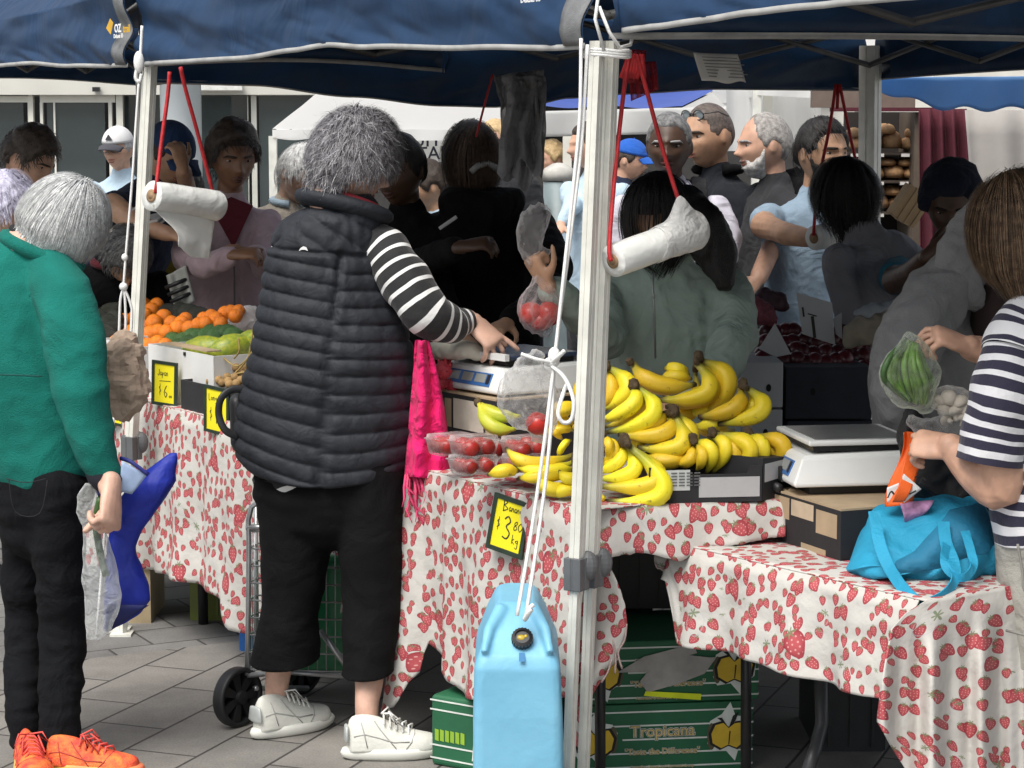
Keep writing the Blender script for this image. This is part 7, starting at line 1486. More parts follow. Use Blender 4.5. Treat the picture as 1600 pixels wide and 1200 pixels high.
zp = MB(); zp.tube([at(1021, 428, 6.33), at(1020, 450, 6.3), at(1022, 480, 6.3), at(1024, 560, 6.3)], .0035, 6); zp.ball(at(1021, 462, 6.295), (.004, .003, .009), 8, 6); zp.out('zip', MC((.30, .33, .31), .4, metal=.5), r[0])
# ================================================================ the three shoppers in front and the grey hoodie vendor
def stripe_mat(name, a, b, per, bands):
    m = bpy.data.materials.new(name); m.use_nodes = True; nt = m.node_tree; N = nt.nodes; L = nt.links; s = N['Principled BSDF']; s.inputs['Roughness'].default_value = .85; s.inputs['Sheen Weight'].default_value = .15
    tc = N.new('ShaderNodeTexCoord'); sp = N.new('ShaderNodeSeparateXYZ'); L.new(tc.outputs['UV'], sp.inputs[0])
    n = N.new('ShaderNodeTexNoise'); n.inputs['Scale'].default_value = 9; L.new(tc.outputs['Object'], n.inputs['Vector'])
    ad = N.new('ShaderNodeMath'); ad.operation = 'MULTIPLY_ADD'; ad.inputs[1].default_value = .012; L.new(n.outputs['Fac'], ad.inputs[0]); L.new(sp.outputs['Y'], ad.inputs[2])
    d = N.new('ShaderNodeMath'); d.operation = 'DIVIDE'; d.inputs[1].default_value = per; L.new(ad.outputs[0], d.inputs[0]); f = N.new('ShaderNodeMath'); f.operation = 'FRACT'; L.new(d.outputs[0], f.inputs[0])
    r = N.new('ShaderNodeValToRGB'); r.color_ramp.interpolation = 'CONSTANT'; e = r.color_ramp.elements; e[0].position = 0; e[0].color = (*a, 1); e[1].position = bands[0]; e[1].color = (*b, 1)
    for i, p in enumerate(bands[1:]): k = e.new(p); k.color = (*(a if i % 2 == 0 else b), 1)
    L.new(f.outputs[0], r.inputs[0]); L.new(r.outputs[0], s.inputs['Base Color'])
    n2 = N.new('ShaderNodeTexNoise'); n2.inputs['Scale'].default_value = 14; n2.inputs['Detail'].default_value = 5; L.new(tc.outputs['Object'], n2.inputs['Vector'])
    bp = N.new('ShaderNodeBump'); bp.inputs['Strength'].default_value = .4; bp.inputs['Distance'].default_value = .03; L.new(n2.outputs['Fac'], bp.inputs['Height']); L.new(bp.outputs[0], s.inputs['Normal']); return m
def sleeve(P, name, mat, par, k=8, n=40, amp=.006, seed=0, cap_=False, skew=0):      # limb tube keeping its UV so that stripes run round it
    Q = catmull([list(p)+[p[3]] if len(p) == 4 else list(p) for p in P], k); c = [at(q[0], q[1], q[2]) for q in Q]; R = []; us = []; L_ = 0; A0_ = None
    for i, p in enumerate(c):
        T = (c[min(i+1, len(c)-1)]-c[max(i-1, 0)]).normalized(); A = T.cross(V((0, 1, 0))).normalized() if A0_ is None else (A0_-T*A0_.dot(T)).normalized(); A0_ = A; B = A.cross(T); L_ += (p-c[i-1]).length if i else 0; us.append(L_); kk = mpx(Q[i][2]); ring = []
        for j in range(n):
            a = 2*PI*j/n; d = A*math.cos(a)*Q[i][3]*kk+B*math.sin(a)*Q[i][4]*kk; w = p+d+T*skew*math.sin(a)*.02; w = w+d.normalized()*(amp*(nz(w, 16, seed)+.5*math.sin(L_*70+3*math.sin(a)+seed)*(.5+.5*nz(w, 9, seed)))); ring.append(w)
        R.append(ring)
    m = MB(); m.rings(R, cap_, 0, us); return m.out(name, mat, par)
# ---- the grey haired woman in the quilted vest
vest_m = M('black_quilted_nylon', (.018, .0205, .026), .66, spec=.28, var=.2, vs=20, bump=.12, bs=60, bs2=16, bump2=.2, sheen=.0)
blackp = fabric('black_jersey', (.0035, .0035, .004), sheen=0, b2=.4, bs2=6); stripe_bw = stripe_mat('black_white_stripe', (.012, .012, .013), (.70, .70, .69), .0365, (.72, .99)); white_sh = M('white_leather', (.64, .64, .58), .5, var=.06, vs=20, bump=.15, bs=120); white_so = M('white_sole', (.70, .70, .64), .6, var=.06); silver = M('silver_heel', (.52, .55, .53), .4, metal=.2)
YW = 5.9; Hc = at(552, 248, YW); Mx = hmat(Hc, .235, 118, 26, -6); m = MB(); head_shape(m, Mx)
m.chain3([(Mx @ V((0, .10, -.22)), .052, .055), (Mx @ V((0, .16, -.5)), .052, .055), (at(530, 345, YW), .06, .06), (at(520, 420, YW), .09, .08), (at(515, 700, YW), .12, .1)], 16)
m.chain([(590, 385, YW, 26), (632, 440, 5.84, 26), (686, 500, 5.82, 21), (726, 503, 5.92, 14), (740, 503, 5.94, 15)], 3)
hand(m, at(738, 503, 5.92), at(768, 530, 5.90)-at(738, 503, 5.92), V((.40, -.62, .60)), 1.0, ((4, 26, 40, 46), (8, 26, 32, 36), (5, 14, 18, 20)), -1, 11, (.70, .55, .45), .2)
m.chain([(452, 400, 6.0, 26), (440, 500, 6.08, 24), (470, 590, 6.25, 18)], 3); hand(m, at(478, 600, 6.27), V((.6, .5, -.3)), V((-.3, -.3, .8)), .95, (30, 40, 20), 1)
for P in ([(455, 780, YW, 34), (450, 950, YW, 32), (436, 1040, YW+.03, 22), (432, 1088, YW+.04, 18), (436, 1120, YW+.045, 17)], [(575, 780, YW-.06, 34), (577, 950, YW-.08, 33), (577, 1055, YW-.14, 24), (573, 1105, YW-.17, 19), (575, 1152, YW-.18, 19)]): m.chain(P, 4)
me = solid(m, .0040, 2); gw = place(me, 'person', sk_p, None, V((Hc.x-.06, YW, 0))); tag(gw, 'grey haired woman in a black quilted vest and striped sleeves reaching across the stall', 'person')
face_bits(Mx, gw, h_gry); glasses(Mx, gw, MC((.02, .02, .02), .3))
hair_g = hairm((.09, .086, .095), (.34, .33, .35)); hair_g2 = hairm((.05, .048, .055), (.22, .215, .23)); WSH = [(0, .24), (35, .20), (55, .10), (66, .02), (78, -.02), (92, .0), (108, -.2), (128, -.46), (180, -.5)]
hair_cap(Mx, WSH, .075, hair_g2, gw, 3, top=1.15, rough_=.45, freq=4.5)
strands(Mx, WSH, 2400, .34, .009, hair_g, gw, 5, .12, .03, .55, tk=.105, crown=(.05, .16, .50), curl=.45, steps=7, stick=.75, tuck=.25); strands(Mx, WSH, 1300, .32, .009, hair_g2, gw, 6, .12, .05, .55, tk=.095, curl=.55, steps=7, tuck=.25); strands(Mx, WSH, 320, .26, .004, hairm((.35, .35, .36), (.6, .6, .6)), gw, 7, .6, .0, .8, tk=.11, curl=.6, stick=.6)
VR = [(303, 512, 580), (318, 492, 590), (332, 462, 594), (345, 442, 597), (365, 428, 599), (395, 416, 600), (450, 409, 612), (500, 401, 632), (550, 391, 648), (600, 376, 656), (650, 366, 660), (690, 362, 657), (712, 370, 652), (726, 380, 644)]
def vest():
    m = MB(); nr, nt_ = 190, 150; R = []
    pitch_ = 25.5
    for i in range(nr+1):
        py0 = lerp(303, 726, i/nr); xl = interp([(a, b) for a, b, c in VR], py0); xr = interp([(a, c) for a, b, c in VR], py0); ring = []
        for j in range(nt_):
            a = 2*PI*j/nt_; ca_, sa = math.cos(a), math.sin(a); hw = (xr-xl)/2; cx = (xl+xr)/2; hx = math.copysign(abs(ca_)**.9, ca_); x = cx+hx*hw; hd = min(hw*.78, 100)*mpx(YW)
            back = sa < 0; bow = 20*math.sin((x-xl)/(xr-xl)*PI)*sstep(560, 720, py0); py = py0+bow*(1 if back else -.3)
            seam = 548-.10*(py0-300)
            if py0 > 392+6*hx:
                sl = .16*(x-seam) if x < seam else .03*(x-seam)
                ph = (py0-392-sl-(0 if x < seam else 7))/pitch_
            else: ph = ((x-470)*.55+(py0-395)*-.9*(1 if x > 475 else -.7))/pitch_*.8
            puff = abs(math.sin(PI*ph))**.42; d = .0115*(puff-.7)
            sg = math.exp(-((x-seam)/5)**2)*sstep(385, 400, py0) if back else 0
            yk = math.exp(-((py0-392-6*hx)/3.5)**2); d -= .012*sg+.008*yk
            p = at(x, py, YW); p.y += sa*hd*.96
            n = V((ca_, sa, 0)); wr = nz((p.x*34, p.y*20, p.z*20), 1, 5)*.0035*(1.4-puff)+nz(p, 7, 2)*.005+nz((p.x*60, p.y*30, p.z*26), 1, 8)*.0022*(1+2*sg+2.2*math.exp(-((x-seam)/26)**2))
            d *= sstep(300, 330, py0); ring.append(p+n*(d+wr))
        R.append(ring)
    c = sum(R[0], V((0, 0, 0)))/nt_; R.insert(0, [c.lerp(p, .8)+V((0, 0, -.01)) for p in R[0]]); b = sum(R[-1], V((0, 0, 0)))/nt_; R.append([b.lerp(p, .97)+V((0, 0, -.006)) for p in R[-1]]); R.append([b.lerp(p, .85)+V((0, 0, .02)) for p in R[-2]])
    m.rings(R, True); return m.out('vest', vest_m, gw)
vest()
m = MB(); kx = at(535, 318, YW); P = [kx+V((math.cos(a)*.102+.004, math.sin(a)*.072, -.010-.026*math.cos(a)-.012*math.sin(a))) for a in [i*2*PI/28 for i in range(29)]]; m.tube(P, .024, 10, sq=1.4); m.out('collar', vest_m, gw)
m = MB(); P = [kx+V((math.cos(a)*.088+.004, math.sin(a)*.060, .014-.026*math.cos(a)-.012*math.sin(a))) for a in [i*2*PI/28 for i in range(29)]]; m.tube(P, .010, 8, sq=1.2); m.out('red_collar', MC((.30, .03, .04), .8), gw)
sleeve([(572, 372, YW, 30), (600, 392, 5.87, 37), (630, 436, 5.83, 40), (666, 488, 5.80, 38), (698, 506, 5.84, 31), (716, 505, 5.88, 25), (731, 503, 5.91, 20)], 'sleeve', stripe_bw, gw, 10, 44, .007, 2)
sleeve([(462, 380, 6.0, 30), (450, 430, 6.05, 34), (446, 510, 6.10, 32), (468, 585, 6.24, 22)], 'sleeve', stripe_bw, gw, 6, 30)
sleeve([(480, 700, YW, 78, 60), (512, 716, YW, 124, 80), (518, 736, YW, 122, 84)], 'shirt_hem', stripe_mat('hem_stripe', (.012, .012, .013), (.7, .7, .69), .04, (.7, .99)), gw, 4, 60, .004)
k = MB()
for a, b in (((526, 728), (560, 742)), ((582, 730), (606, 743)), ((616, 730), (632, 739))):
    dz = lambda x: YW-.150*math.sqrt(max(0, 1-((x-514)/128)**2))-.002; p, q = at(*a, dz(a[0])), at(*b, dz(b[0])); k.tube([p, q], .0042, 6, sq=.4)
k.out('stripe', MC((.7, .7, .69), .85), gw)
lg = MB(); lg.chain([(470, 690, YW, 80, 60), (510, 735, YW, 122, 80), (516, 775, YW, 116, 86)], 4, 30)
lg.chain([(459, 740, YW, 64, 62), (462, 860, YW, 55, 58), (455, 940, YW, 47, 54), (446, 1012, YW, 54, 56), (445, 1060, YW, 58, 58)], 5, 24); lg.chain([(573, 740, YW-.04, 62, 62), (580, 860, YW-.06, 52, 58), (581, 940, YW-.08, 46, 50), (575, 1030, YW-.12, 42, 46), (573, 1085, YW-.14, 44, 48)], 5, 24)
thick(place(hem_cut(crease(solid(lg, .009, 3), .013, (5, 5, 7), 6), (at(508, 1036, YW-.05)), (.06, .12, -1)), 'trousers', blackp, gw), .004, -1)
hl, tl = onz(398, 1152, 0), onz(492, 1128, 0); hr, tr_ = onz(540, 1184, 0), onz(684, 1172, 0)
hl, tl = onz(398, 1156, 0), onz(494, 1136, 0); tl = hl+(tl-hl).normalized()*.25; hr, tr_ = onz(540, 1186, 0), onz(688, 1180, 0)
for a, b in ((hl, tl), (hr, tr_)):
    s = shoe(gw, a, b, .098, white_sh, white_so, MC((.74, .74, .70), .8), .098); X = (b-a).normalized()
    m = MB(); m.chain3([(a+X*.003+V((0, 0, .055)), .034, .007), (a+X*.003+V((0, 0, .088)), .026, .006)], 12, True, X); m.out('heel_tab', silver, s)
m = MB(); q = at(574, 1128, YW-.175); m.lathe([(.024, -.05), (.033, -.045), (.0345, -.01), (.0352, .004), (.032, .008)], q, 22); m.out('sock', MC((.7, .7, .68), .9), gw)
pink = fabric('pink_wool', (.75, .012, .14), .85, b2=.7, bs2=14); m = MB()
def scf(u, v):
    xl = lerp(650, 632, v); xr = interp([(0, 670), (.25, 684), (.5, 694), (.8, 702), (1, 706)], v); return at(lerp(xl, xr, u), lerp(532, 748-4*math.sin(u*7), v), 5.80-.05*math.sin(u*PI))+V((0, .018*math.sin(u*11+v*2)+.01*nz((u*4, v*8, 0), 1), 0))
m.grid(scf, 20, 40); sc_ = thick(m.out('scarf', pink, gw), .006); m = MB(); rr_ = random.Random(4)
for i in range(34):
    x = lerp(634, 698, i/33); L_ = rr_.uniform(42, 78); m.tube([at(x, 742, 5.79), at(x+rr_.uniform(-4, 10), 742+L_*.4, 5.78+rr_.uniform(-.03, .03)), at(x+rr_.uniform(-6, 18), 742+L_*.75, 5.78), at(x+rr_.uniform(-8, 22), 742+L_, 5.78+rr_.uniform(-.03, .03))], [.0042, .004, .0032, .0012], 5)
m.out('fringe', M('pink_fringe', (.66, .06, .16), .85, var=.3, vs=60), sc_)
hbg = thing('handbag', at(358, 650, 5.85), 'black shoulder bag strap and side poking out left of the quilted vest', 'handbag'); m = MB()
m.tube([at(*p) for p in catmull([(392, 612, 5.86), (366, 608, 5.84), (346, 622, 5.82), (342, 648, 5.82), (352, 672, 5.82), (372, 682, 5.84)], 5)], .011, 8, sq=.5); m.out('strap', MC((.022, .022, .024), .5), hbg)
m = MB(); m.chain([(372, 628, 5.9, 14, 26), (380, 690, 5.9, 20, 30)], 3); m.out('body', MC((.018, .018, .02), .5), hbg)
k = MB(); k.tube([at(655, 590, 5.82), at(652, 640, 5.80), at(650, 655, 5.8)], .003, 6); k.ball(at(650, 662, 5.795), (.004, .004, .007), 8, 6); k.out('zip', MC((.10, .10, .10), .4), gw)
k = MB(); k.prism([(-.012, 0), (-.007, .008), (.0, .012), (.008, .009), (.012, 0), (.004, .003), (-.004, .003)], at(474, 392, 5.715), V((1, 0, 0)), V((0, 0, 1)), V((0, .003, 0))); k.out('printed_mark', MC((.7, .7, .7), .6), gw, smooth=False)

# ---- the silver haired woman in the green fleece
fleece = fabric('green_fleece', (.008, .155, .125), .95, bump=.5, bs=330, b2=.35, bs2=6, sheen=.08, var=.1); YG = 5.75
Hc = at(98, 345, YG); Mx = hmat(Hc, .215, 112, 40, -8); m = MB(); head_shape(m, Mx)
m.chain3([(Mx @ V((0, .10, -.2)), .052, .052), (Mx @ V((0, .2, -.5)), .052, .052), (at(50, 425, YG), .08, .08), (at(45, 520, YG), .11, .09), (at(60, 700, YG), .12, .1)], 16)
m.chain([(105, 470, 5.66, 30), (122, 600, 5.62, 26), (162, 735, 5.58, 17), (170, 764, 5.53, 16)], 3); hand(m, at(174, 764, 5.535), V((.05, -.50, -.86)), V((.92, -.38, .1)), 1.15, ((70, 68, 66, 62), 80, 30), -1, 5, (.6, .1, .9), .4)
m.chain([(60, 470, 5.9, 30), (110, 560, 6.02, 26), (170, 618, 6.05, 17), (178, 622, 6.05, 16)], 3); hand(m, at(176, 622, 6.02), V((1, -.1, .25)), V((-.1, .1, -1)), .95, ((38, 44, 40, 36), (26, 26, 24, 24), 15), 1, 6, (.5, .7, -.2))
for P in ([(62, 780, YG+.06, 34), (41, 980, YG+.05, 18), (40, 1120, YG-.03, 17), (40, 1168, YG-.08, 20)], [(90, 780, YG-.05, 34), (95, 980, YG-.06, 20), (93, 1130, YG-.13, 18), (94, 1178, YG-.16, 21)]): m.chain(P, 3)
me = solid(m, .0040, 2); gr = place(me, 'person', sk_p, None, V((at(60, 900, YG).x, YG, 0))); tag(gr, 'silver haired woman in a teal green fleece and black jeans carrying bags', 'person')
face_bits(Mx, gr, h_wht)
BOB = [(0, .27), (35, .24), (50, .12), (62, -.20), (75, -.42), (110, -.44), (180, -.44)]; hair_s = hairm((.50, .51, .51), (.78, .79, .78)); hair_s2 = hairm((.34, .35, .35), (.62, .63, .62))
hair_cap(Mx, BOB, .075, hair_s2, gr, 5, top=1.05, rough_=.12, freq=3)
strands(Mx, BOB, 2600, .62, .011, hair_s, gr, 9, .05, .05, .14, tk=.095, crown=(0, .10, .5), steps=9, out=1.0, tuck=.4); strands(Mx, BOB, 1000, .52, .007, hair_s2, gr, 10, .08, .06, .2, tk=.095, crown=(0, .1, .5), steps=8, tuck=.4); strands(Mx, [(0, -.05), (180, -.2)], 400, .16, .008, hairm((.10, .10, .10), (.35, .36, .36)), gr, 12, .05, .1, .2, tk=.07, a_lim=(85, 180), steps=5, tuck=.5)
tp = MB(); tp.chain([(52, 402, YG, 56, 44), (40, 425, YG, 78, 58), (26, 470, YG, 104, 74), (26, 540, YG, 112, 84), (40, 620, YG, 106, 86), (62, 680, YG, 98, 84), (70, 704, YG, 92, 84)], 5, 30)
tp.chain([(80, 425, 5.70, 40), (104, 475, 5.64, 46), (118, 545, 5.60, 47), (128, 620, 5.58, 42), (146, 690, 5.58, 34), (163, 738, 5.58, 26)], 5, 20); tp.chain([(60, 440, 5.88, 36), (108, 540, 6.0, 38), (165, 612, 6.04, 24)], 4, 16)
me = crease(solid(tp, .009, 4), .014, (5, 5, 7), 12); place(me, 'fleece', fleece, gr)
m = MB(); P = [at(65, 398, YG)+V((math.cos(a)*.085, math.sin(a)*.075, -.038*math.cos(a)+.006)) for a in [i*2*PI/28 for i in range(29)]]; m.tube(P, .020, 10, sq=1.4); m.out('collar', fleece, gr)
m = MB(); P = [at(66, 390, YG)+V((math.cos(a)*.077, math.sin(a)*.068, -.038*math.cos(a)+.02)) for a in [i*2*PI/28 for i in range(29)]]; m.tube(P, .008, 8); m.out('collar_lining', MC((.012, .012, .014), .9), gr)
m = MB(); m.chain([(160, 738, 5.58, 27), (167, 748, 5.58, 26)], 2, 18); m.out('cuff_binding', MC((.010, .012, .02), .9), gr); m = MB(); m.chain([(166, 744, 5.58, 24), (170, 762, 5.59, 22)], 2, 18); m.out('cuff', fabric('navy_cuff', (.02, .022, .14)), gr)
m = MB(); m.tube([at(*p) for p in catmull([(-20, 585, 5.40), (20, 586, 5.385), (66, 588, 5.40)], 4)], .0022, 5); m.out('yoke_seam', MC((.004, .07, .06), .95), gr)
lg = MB(); lg.chain([(68, 726, YG, 80, 62), (67, 760, YG, 80, 70), (66, 810, YG, 72, 70)], 4, 26); lg.chain([(52, 760, YG+.06, 48, 54), (40, 880, YG+.06, 40, 44), (40, 1000, YG+.06, 32, 38), (38, 1100, YG-.04, 29, 34), (42, 1155, YG-.06, 26, 30)], 5, 20); lg.chain([(90, 760, YG-.06, 46, 56), (94, 880, YG-.06, 41, 48), (97, 1000, YG-.06, 36, 42), (94, 1100, YG-.12, 34, 38), (94, 1172, YG-.15, 29, 33)], 5, 20)
me = solid(lg, .009, 3); me = crease(me, .016, (4, 4, 15), 16); place(me, 'jeans', fabric('black_denim', (.0045, .005, .0065), bump=.3, bs=300, sheen=0), gr)
m = MB(); m.tube([at(*p) for p in catmull([(10, 748, 5.44), (40, 754, 5.43), (72, 748, 5.44)], 4)], .0012, 5); m.tube([at(*p) for p in catmull([(14, 750, 5.44), (24, 800, 5.45), (62, 802, 5.45), (74, 750, 5.44)], 4)], .0012, 5); m.out('pocket_seam', MC((.015, .015, .018), .9), gr)
orng_s = M('coral_knit', (.70, .045, .035), .7, vs=34, col2=(.85, .22, .04), bump=.5, bs=160); coral_so = M('lime_sole', (.55, .60, .08), .5, vs=8, col2=(.75, .12, .10))
for a, b, Y_ in (((18, 0), (70, 0), 5.64), ((52, 0), (200, 0), 5.555)):
    A_ = V((px_x(a[0], Y_), Y_, 0)); B_ = V((px_x(b[0], Y_), Y_-(.04 if a[0] > 50 else .22), 0)); B_ = A_+(B_-A_).normalized()*.255; shoe(gr, A_, B_, .098, orng_s, coral_so, MC((.75, .10, .08), .8), .078)
# bags she carries
blue = M('blue_nylon', (.008, .024, .33), .62, var=.15, vs=9, bump=.15, bs=40, bs2=8, bump2=.5); blue_in = M('pale_blue_lining', (.38, .50, .72), .6, var=.15, vs=30); t = thing('shopping_bag', at(200, 985, 5.62), 'royal blue nylon shopping bag hanging from the green fleece arm with a flared top corner', 'shopping bag')
rows = [(708, 266, 277), (730, 236, 276), (752, 205, 274), (775, 190, 262), (800, 176, 240), (830, 172, 222), (855, 168, 213), (885, 166, 222), (915, 164, 232), (938, 162, 234), (960, 161, 216), (975, 161, 194), (986, 161, 172)]
m = MB(); R = []
for i in range(70):
    y = lerp(708, 986, i/69); xl = interp([(a, b) for a, b, c in rows], y); xr = interp([(a, c) for a, b, c in rows], y); hw = (xr-xl)/2; ring = []
    for j in range(40):
        a = 2*PI*j/40; p = at((xl+xr)/2+hw*math.cos(a), y, 5.68); p.y += math.sin(a)*min(hw*.8, 40)*mpx(5.7)*(1-.6*sstep(900, 986, y)); ring.append(p+V((math.cos(a), math.sin(a), 0))*(.006*nz((p.x*12, p.y*12, p.z*7), 1, 3)+.004*nz(p, 26, 1)))
    R.append(ring)
m.rings(R, True); m.out('body', blue, t)
m = MB(); m.grid(lambda u, v: at(lerp(lerp(190, 186, v), lerp(230, 206, v), u), lerp(lerp(720, 742, u), lerp(768, 772, u), v), 5.57+.02*u), 8, 8); thick(m.out('lining', blue_in, t), .002)
m = MB(); m.tube([at(*p) for p in catmull([(188, 716, 5.60), (205, 722, 5.58), (232, 742, 5.58)], 4)], .0055, 6, sq=.6); m.out('rim', MC((.012, .02, .16), .6), t); m = MB(); m.grid(lambda u, v: at(lerp(166, lerp(232, 170, v), u), lerp(944+2*u, 987, v), 5.575+.03*u), 8, 6); thick(m.out('base_panel', MC((.006, .012, .10), .6), t), .002)
strap([(176, 780, 5.60), (182, 800, 5.62), (188, 820, 5.63)], .008, 'handle', blue, t)
pf = film('produce_film', (.86, .90, .88), .30, .25); t2 = thing('produce_bag', at(150, 995, 5.56), 'translucent bag with a long green vegetable gripped in front of the black jeans', 'bag')
m = MB(); R = []; pr = [(755, 134, 160), (775, 122, 150), (800, 120, 150), (822, 132, 158), (850, 132, 172), (890, 130, 182), (930, 131, 190), (960, 134, 182), (985, 136, 172), (1000, 138, 156)]
for i in range(60):
    y = lerp(755, 1000, i/59); xl = interp([(a, b) for a, b, c in pr], y); xr = interp([(a, c) for a, b, c in pr], y); hw = (xr-xl)/2; ring = []
    for j in range(36):
        a = 2*PI*j/36; p = at((xl+xr)/2+hw*math.cos(a), y, 5.57); p.y += math.sin(a)*hw*.35*mpx(5.5); ring.append(p+V((math.cos(a), math.sin(a), 0))*(.008*(.5-abs(nz((p.x*16, p.y*16, p.z*8), 1, 3)))+.004*nz(p, 30, 1)))
    R.append(ring)
m.rings(R, True); m.out('film', pf, t2); m = MB(); m.tube([at(*p) for p in catmull([(157, 778, 5.56), (150, 815, 5.57), (156, 860, 5.572), (166, 900, 5.572)], 4)], .0095, 9); m.out('vegetable', cucd, t2)
kraft = M('kraft_bag', (.52, .39, .29), .8, var=.15, vs=9, bump=.2, bs=60, bs2=12, bump2=.5); m = MB(); m.chain([(196, 548, 6.05, 30, 22), (190, 556, 6.0, 26, 24), (192, 585, 6.0, 34, 32), (196, 615, 6.0, 34, 32), (192, 635, 6.0, 22, 22)], 4, 24); m.chain([(170, 548, 6.0, 10), (196, 543, 5.97, 10), (222, 550, 6.0, 8)], 3, 12)
me = crease(solid(m, .013, 0), .030, (21, 21, 17), 5)
for q in me.polygons: q.use_smooth = False
o = place(me, 'paper_bag', kraft); tag(o, 'crumpled brown paper bag cradled behind the green fleece sleeve', 'paper bag')

# ---- grey hoodie vendor and the striped woman at the right edge
r = person('dark skinned vendor in a grey hooded sweatshirt bending behind the striped woman', (1600, 345), 5.95, -50, 25, size=.24, top=hood_g, legs=c_char, skin_=sk_d, seed=31, byaw=-30, bulk=1.0, bits=True, brow=h_blk, amp=.020, length=.7, arms=('none', 'none'),
    extra_top=(lambda tp, sp, S, F: tp.chain([(1556, 362, 5.95, 34, 30), (1515, 425, 5.92, 54, 44), (1470, 500, 5.85, 74, 56), (1446, 575, 5.82, 84, 60), (1440, 640, 5.82, 82, 60), (1450, 720, 5.85, 80, 60)], 5, 26), lambda tp, sp, S, F: tp.chain([(1540, 345, 5.86, 20), (1518, 372, 5.82, 28), (1500, 412, 5.80, 30), (1520, 455, 5.80, 24)], 4, 16)))
hd_ = MB(); hd_.chain([(1560, 330, 6.0, 30), (1530, 345, 5.86, 30), (1506, 385, 5.76, 36, 24), (1498, 425, 5.72, 34, 20), (1512, 462, 5.72, 26, 18), (1530, 480, 5.74, 12)], 5, 18); place(crease(solid(hd_, .008, 3), .025, (14, 14, 9), 3), 'hood', hood_g, r[0])
hd_ = MB(); hd_.chain([(1470, 455, 5.74, 52), (1420, 540, 5.64, 52), (1400, 612, 5.60, 40), (1410, 645, 5.6, 32)], 5, 18); place(crease(solid(hd_, .009, 5), .020, (7, 7, 13), 8), 'sleeve', hood_g, r[0])
hair_cap(r[1], SHORT, .06, h_blk, r[0], 3); m = MB(); m.chain([(1585, 440, 5.85, 40), (1555, 470, 5.78, 34), (1545, 505, 5.76, 30)], 3, 16); place(solid(m, .01), 'undershirt', MC((.028, .016, .014), .9), r[0])
YR = 4.8; navy_w = stripe_mat('navy_white_stripe', (.022, .020, .045), (.72, .72, .74), .062, (.30, .46, .76, .999)); navy_w2 = stripe_mat('navy_white_stripe_yoke', (.72, .72, .74), (.022, .020, .045), .060, (.42, .62, .76, .96))
Hc = at(1604, 356, YR); Mx = hmat(Hc, .235, -98, 24, 0); m = MB(); head_shape(m, Mx); m.chain3([(Mx @ V((0, .10, -.2)), .052, .052), (Mx @ V((0, .16, -.52)), .054, .054), (at(1660, 520, YR), .10, .09), (at(1660, 800, YR), .12, .1)], 16)
m.chain([(1606, 540, 4.78, 26), (1568, 690, 4.74, 36), (1566, 764, 4.74, 34, 32), (1530, 742, 4.78, 33), (1492, 704, 4.84, 24), (1484, 698, 4.84, 22)], 4)
m.chain([(1640, 520, 4.9, 40), (1590, 556, 4.94, 25), (1528, 546, 4.98, 22), (1516, 543, 4.97, 20)], 3)
hand(m, at(1490, 702, 4.84), at(1424, 690, 4.88)-at(1490, 702, 4.84), V((.1, -.75, .65)), 1.02, ((48, 54, 58, 62), (58, 60, 60, 60), 35), 1, 3, (.85, .4, .35), .25)
hand(m, at(1518, 544, 4.97), at(1432, 508, 4.96)-at(1518, 544, 4.97), V((.2, -.4, .9)), 1.03, ((30, 42, 50, 56), (48, 52, 56, 58), 40), 1, 4, (.85, .25, .55), .12)
m.chain([(1650, 900, YR, 50), (1650, 1300, YR, 34), (1652, 1335, YR, 30)], 3)
me = solid(m, .0040, 2); st = place(me, 'person', sk_l, None, V((at(1640, 900, YR).x, YR, 0))); tag(st, 'brown haired woman in a navy striped tee shirt packing bags at the right edge', 'person')
face_bits(Mx, st, h_br); glasses(Mx, st, MC((.02, .02, .02), .3))
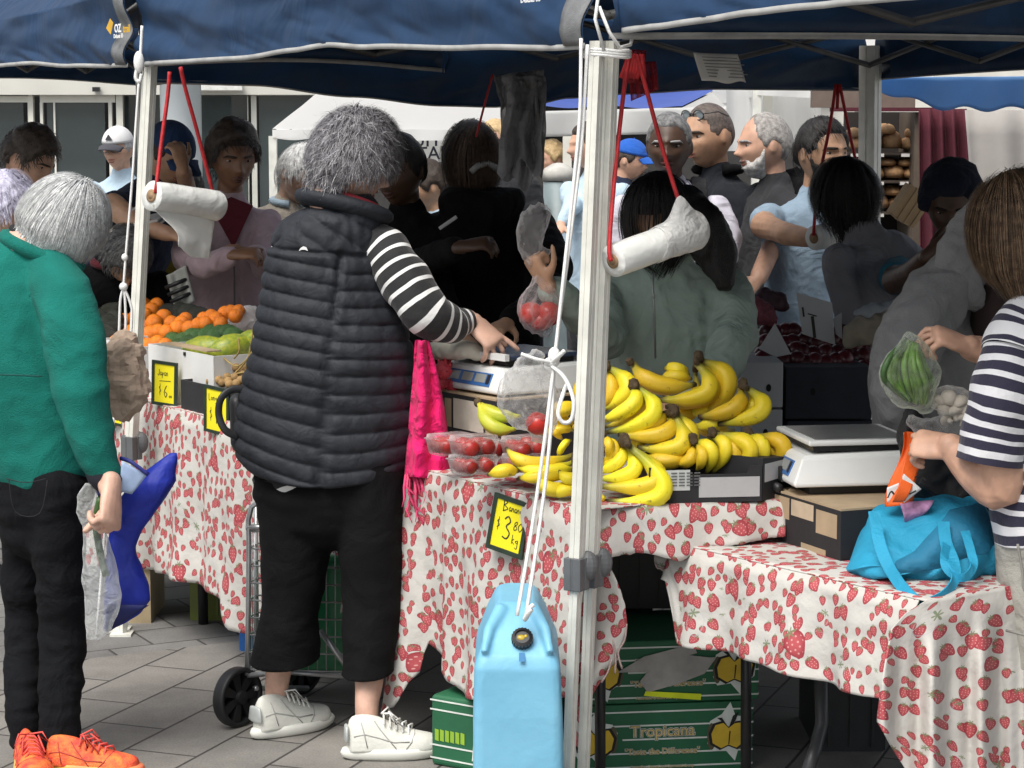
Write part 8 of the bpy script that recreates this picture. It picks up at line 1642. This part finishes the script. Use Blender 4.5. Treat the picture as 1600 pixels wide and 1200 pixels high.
BOB2 = [(0, .27), (30, .24), (46, .10), (58, -.35), (75, -.5), (180, -.5)]; hb1 = hairm((.045, .027, .016), (.16, .095, .05)); hb2 = hairm((.10, .06, .032), (.26, .17, .10))
hair_cap(Mx, BOB2, .06, hb1, st, 5, top=1.05, rough_=.12, freq=3); strands(Mx, BOB2, 2000, 1.0, .010, hb1, st, 19, .04, .16, .10, tk=.08, crown=(0, .05, .5), steps=10, fall=True); strands(Mx, BOB2, 700, 1.02, .007, hb2, st, 20, .05, .16, .14, tk=.085, crown=(0, .05, .5), steps=10)
sleeve([(1606, 505, YR-.02, 40), (1592, 545, 4.77, 52), (1572, 610, 4.74, 55), (1556, 670, 4.74, 52), (1547, 722, 4.74, 52)], 'sleeve', navy_w, st, 10, 48, .006, 3)
sleeve([(1690, 455, YR, 30, 36), (1650, 480, YR, 52, 70), (1610, 525, YR-.02, 64, 70), (1592, 562, YR-.04, 60, 64)], 'shirt_yoke', navy_w2, st, 8, 48, .005, 5)
sleeve([(1640, 440, YR+.04, 40, 44), (1662, 470, YR+.05, 66, 70), (1655, 560, YR+.02, 104, 80), (1648, 700, YR, 98, 84), (1646, 790, YR, 98, 86), (1652, 832, YR, 100, 86)], 'shirt', navy_w, st, 8, 60, .008, 7, True)
lg = MB(); lg.chain([(1655, 815, YR, 96, 84), (1654, 900, YR, 94, 84), (1652, 1000, YR, 84, 76), (1652, 1150, YR, 72, 64), (1654, 1310, YR, 56, 54)], 5, 26); place(crease(solid(lg, .009, 3), .018, (8, 8, 6), 21), 'trousers', fabric('khaki_cotton', (.36, .35, .31), bump=.25, bs=260), st)
m = MB(); m.tube([at(*p) for p in catmull([(1590, 850, 4.52), (1598, 895, 4.515), (1600, 920, 4.51), (1616, 945, 4.50)], 4)], .003, 6); m.tube([at(*p) for p in [(1572, 985, 4.56), (1600, 992, 4.52), (1640, 992, 4.50)]], .003, 6); m.out('pocket_seam', MC((.22, .21, .19), .9), st)
shoe(st, V((px_x(1640, 5.0), 5.0, 0)), V((px_x(1640, 5.0)-.25, 4.98, 0)), .1, black_plast, black_plast)
for o in list(bpy.data.objects):
    if 'o' in o: del o['o']
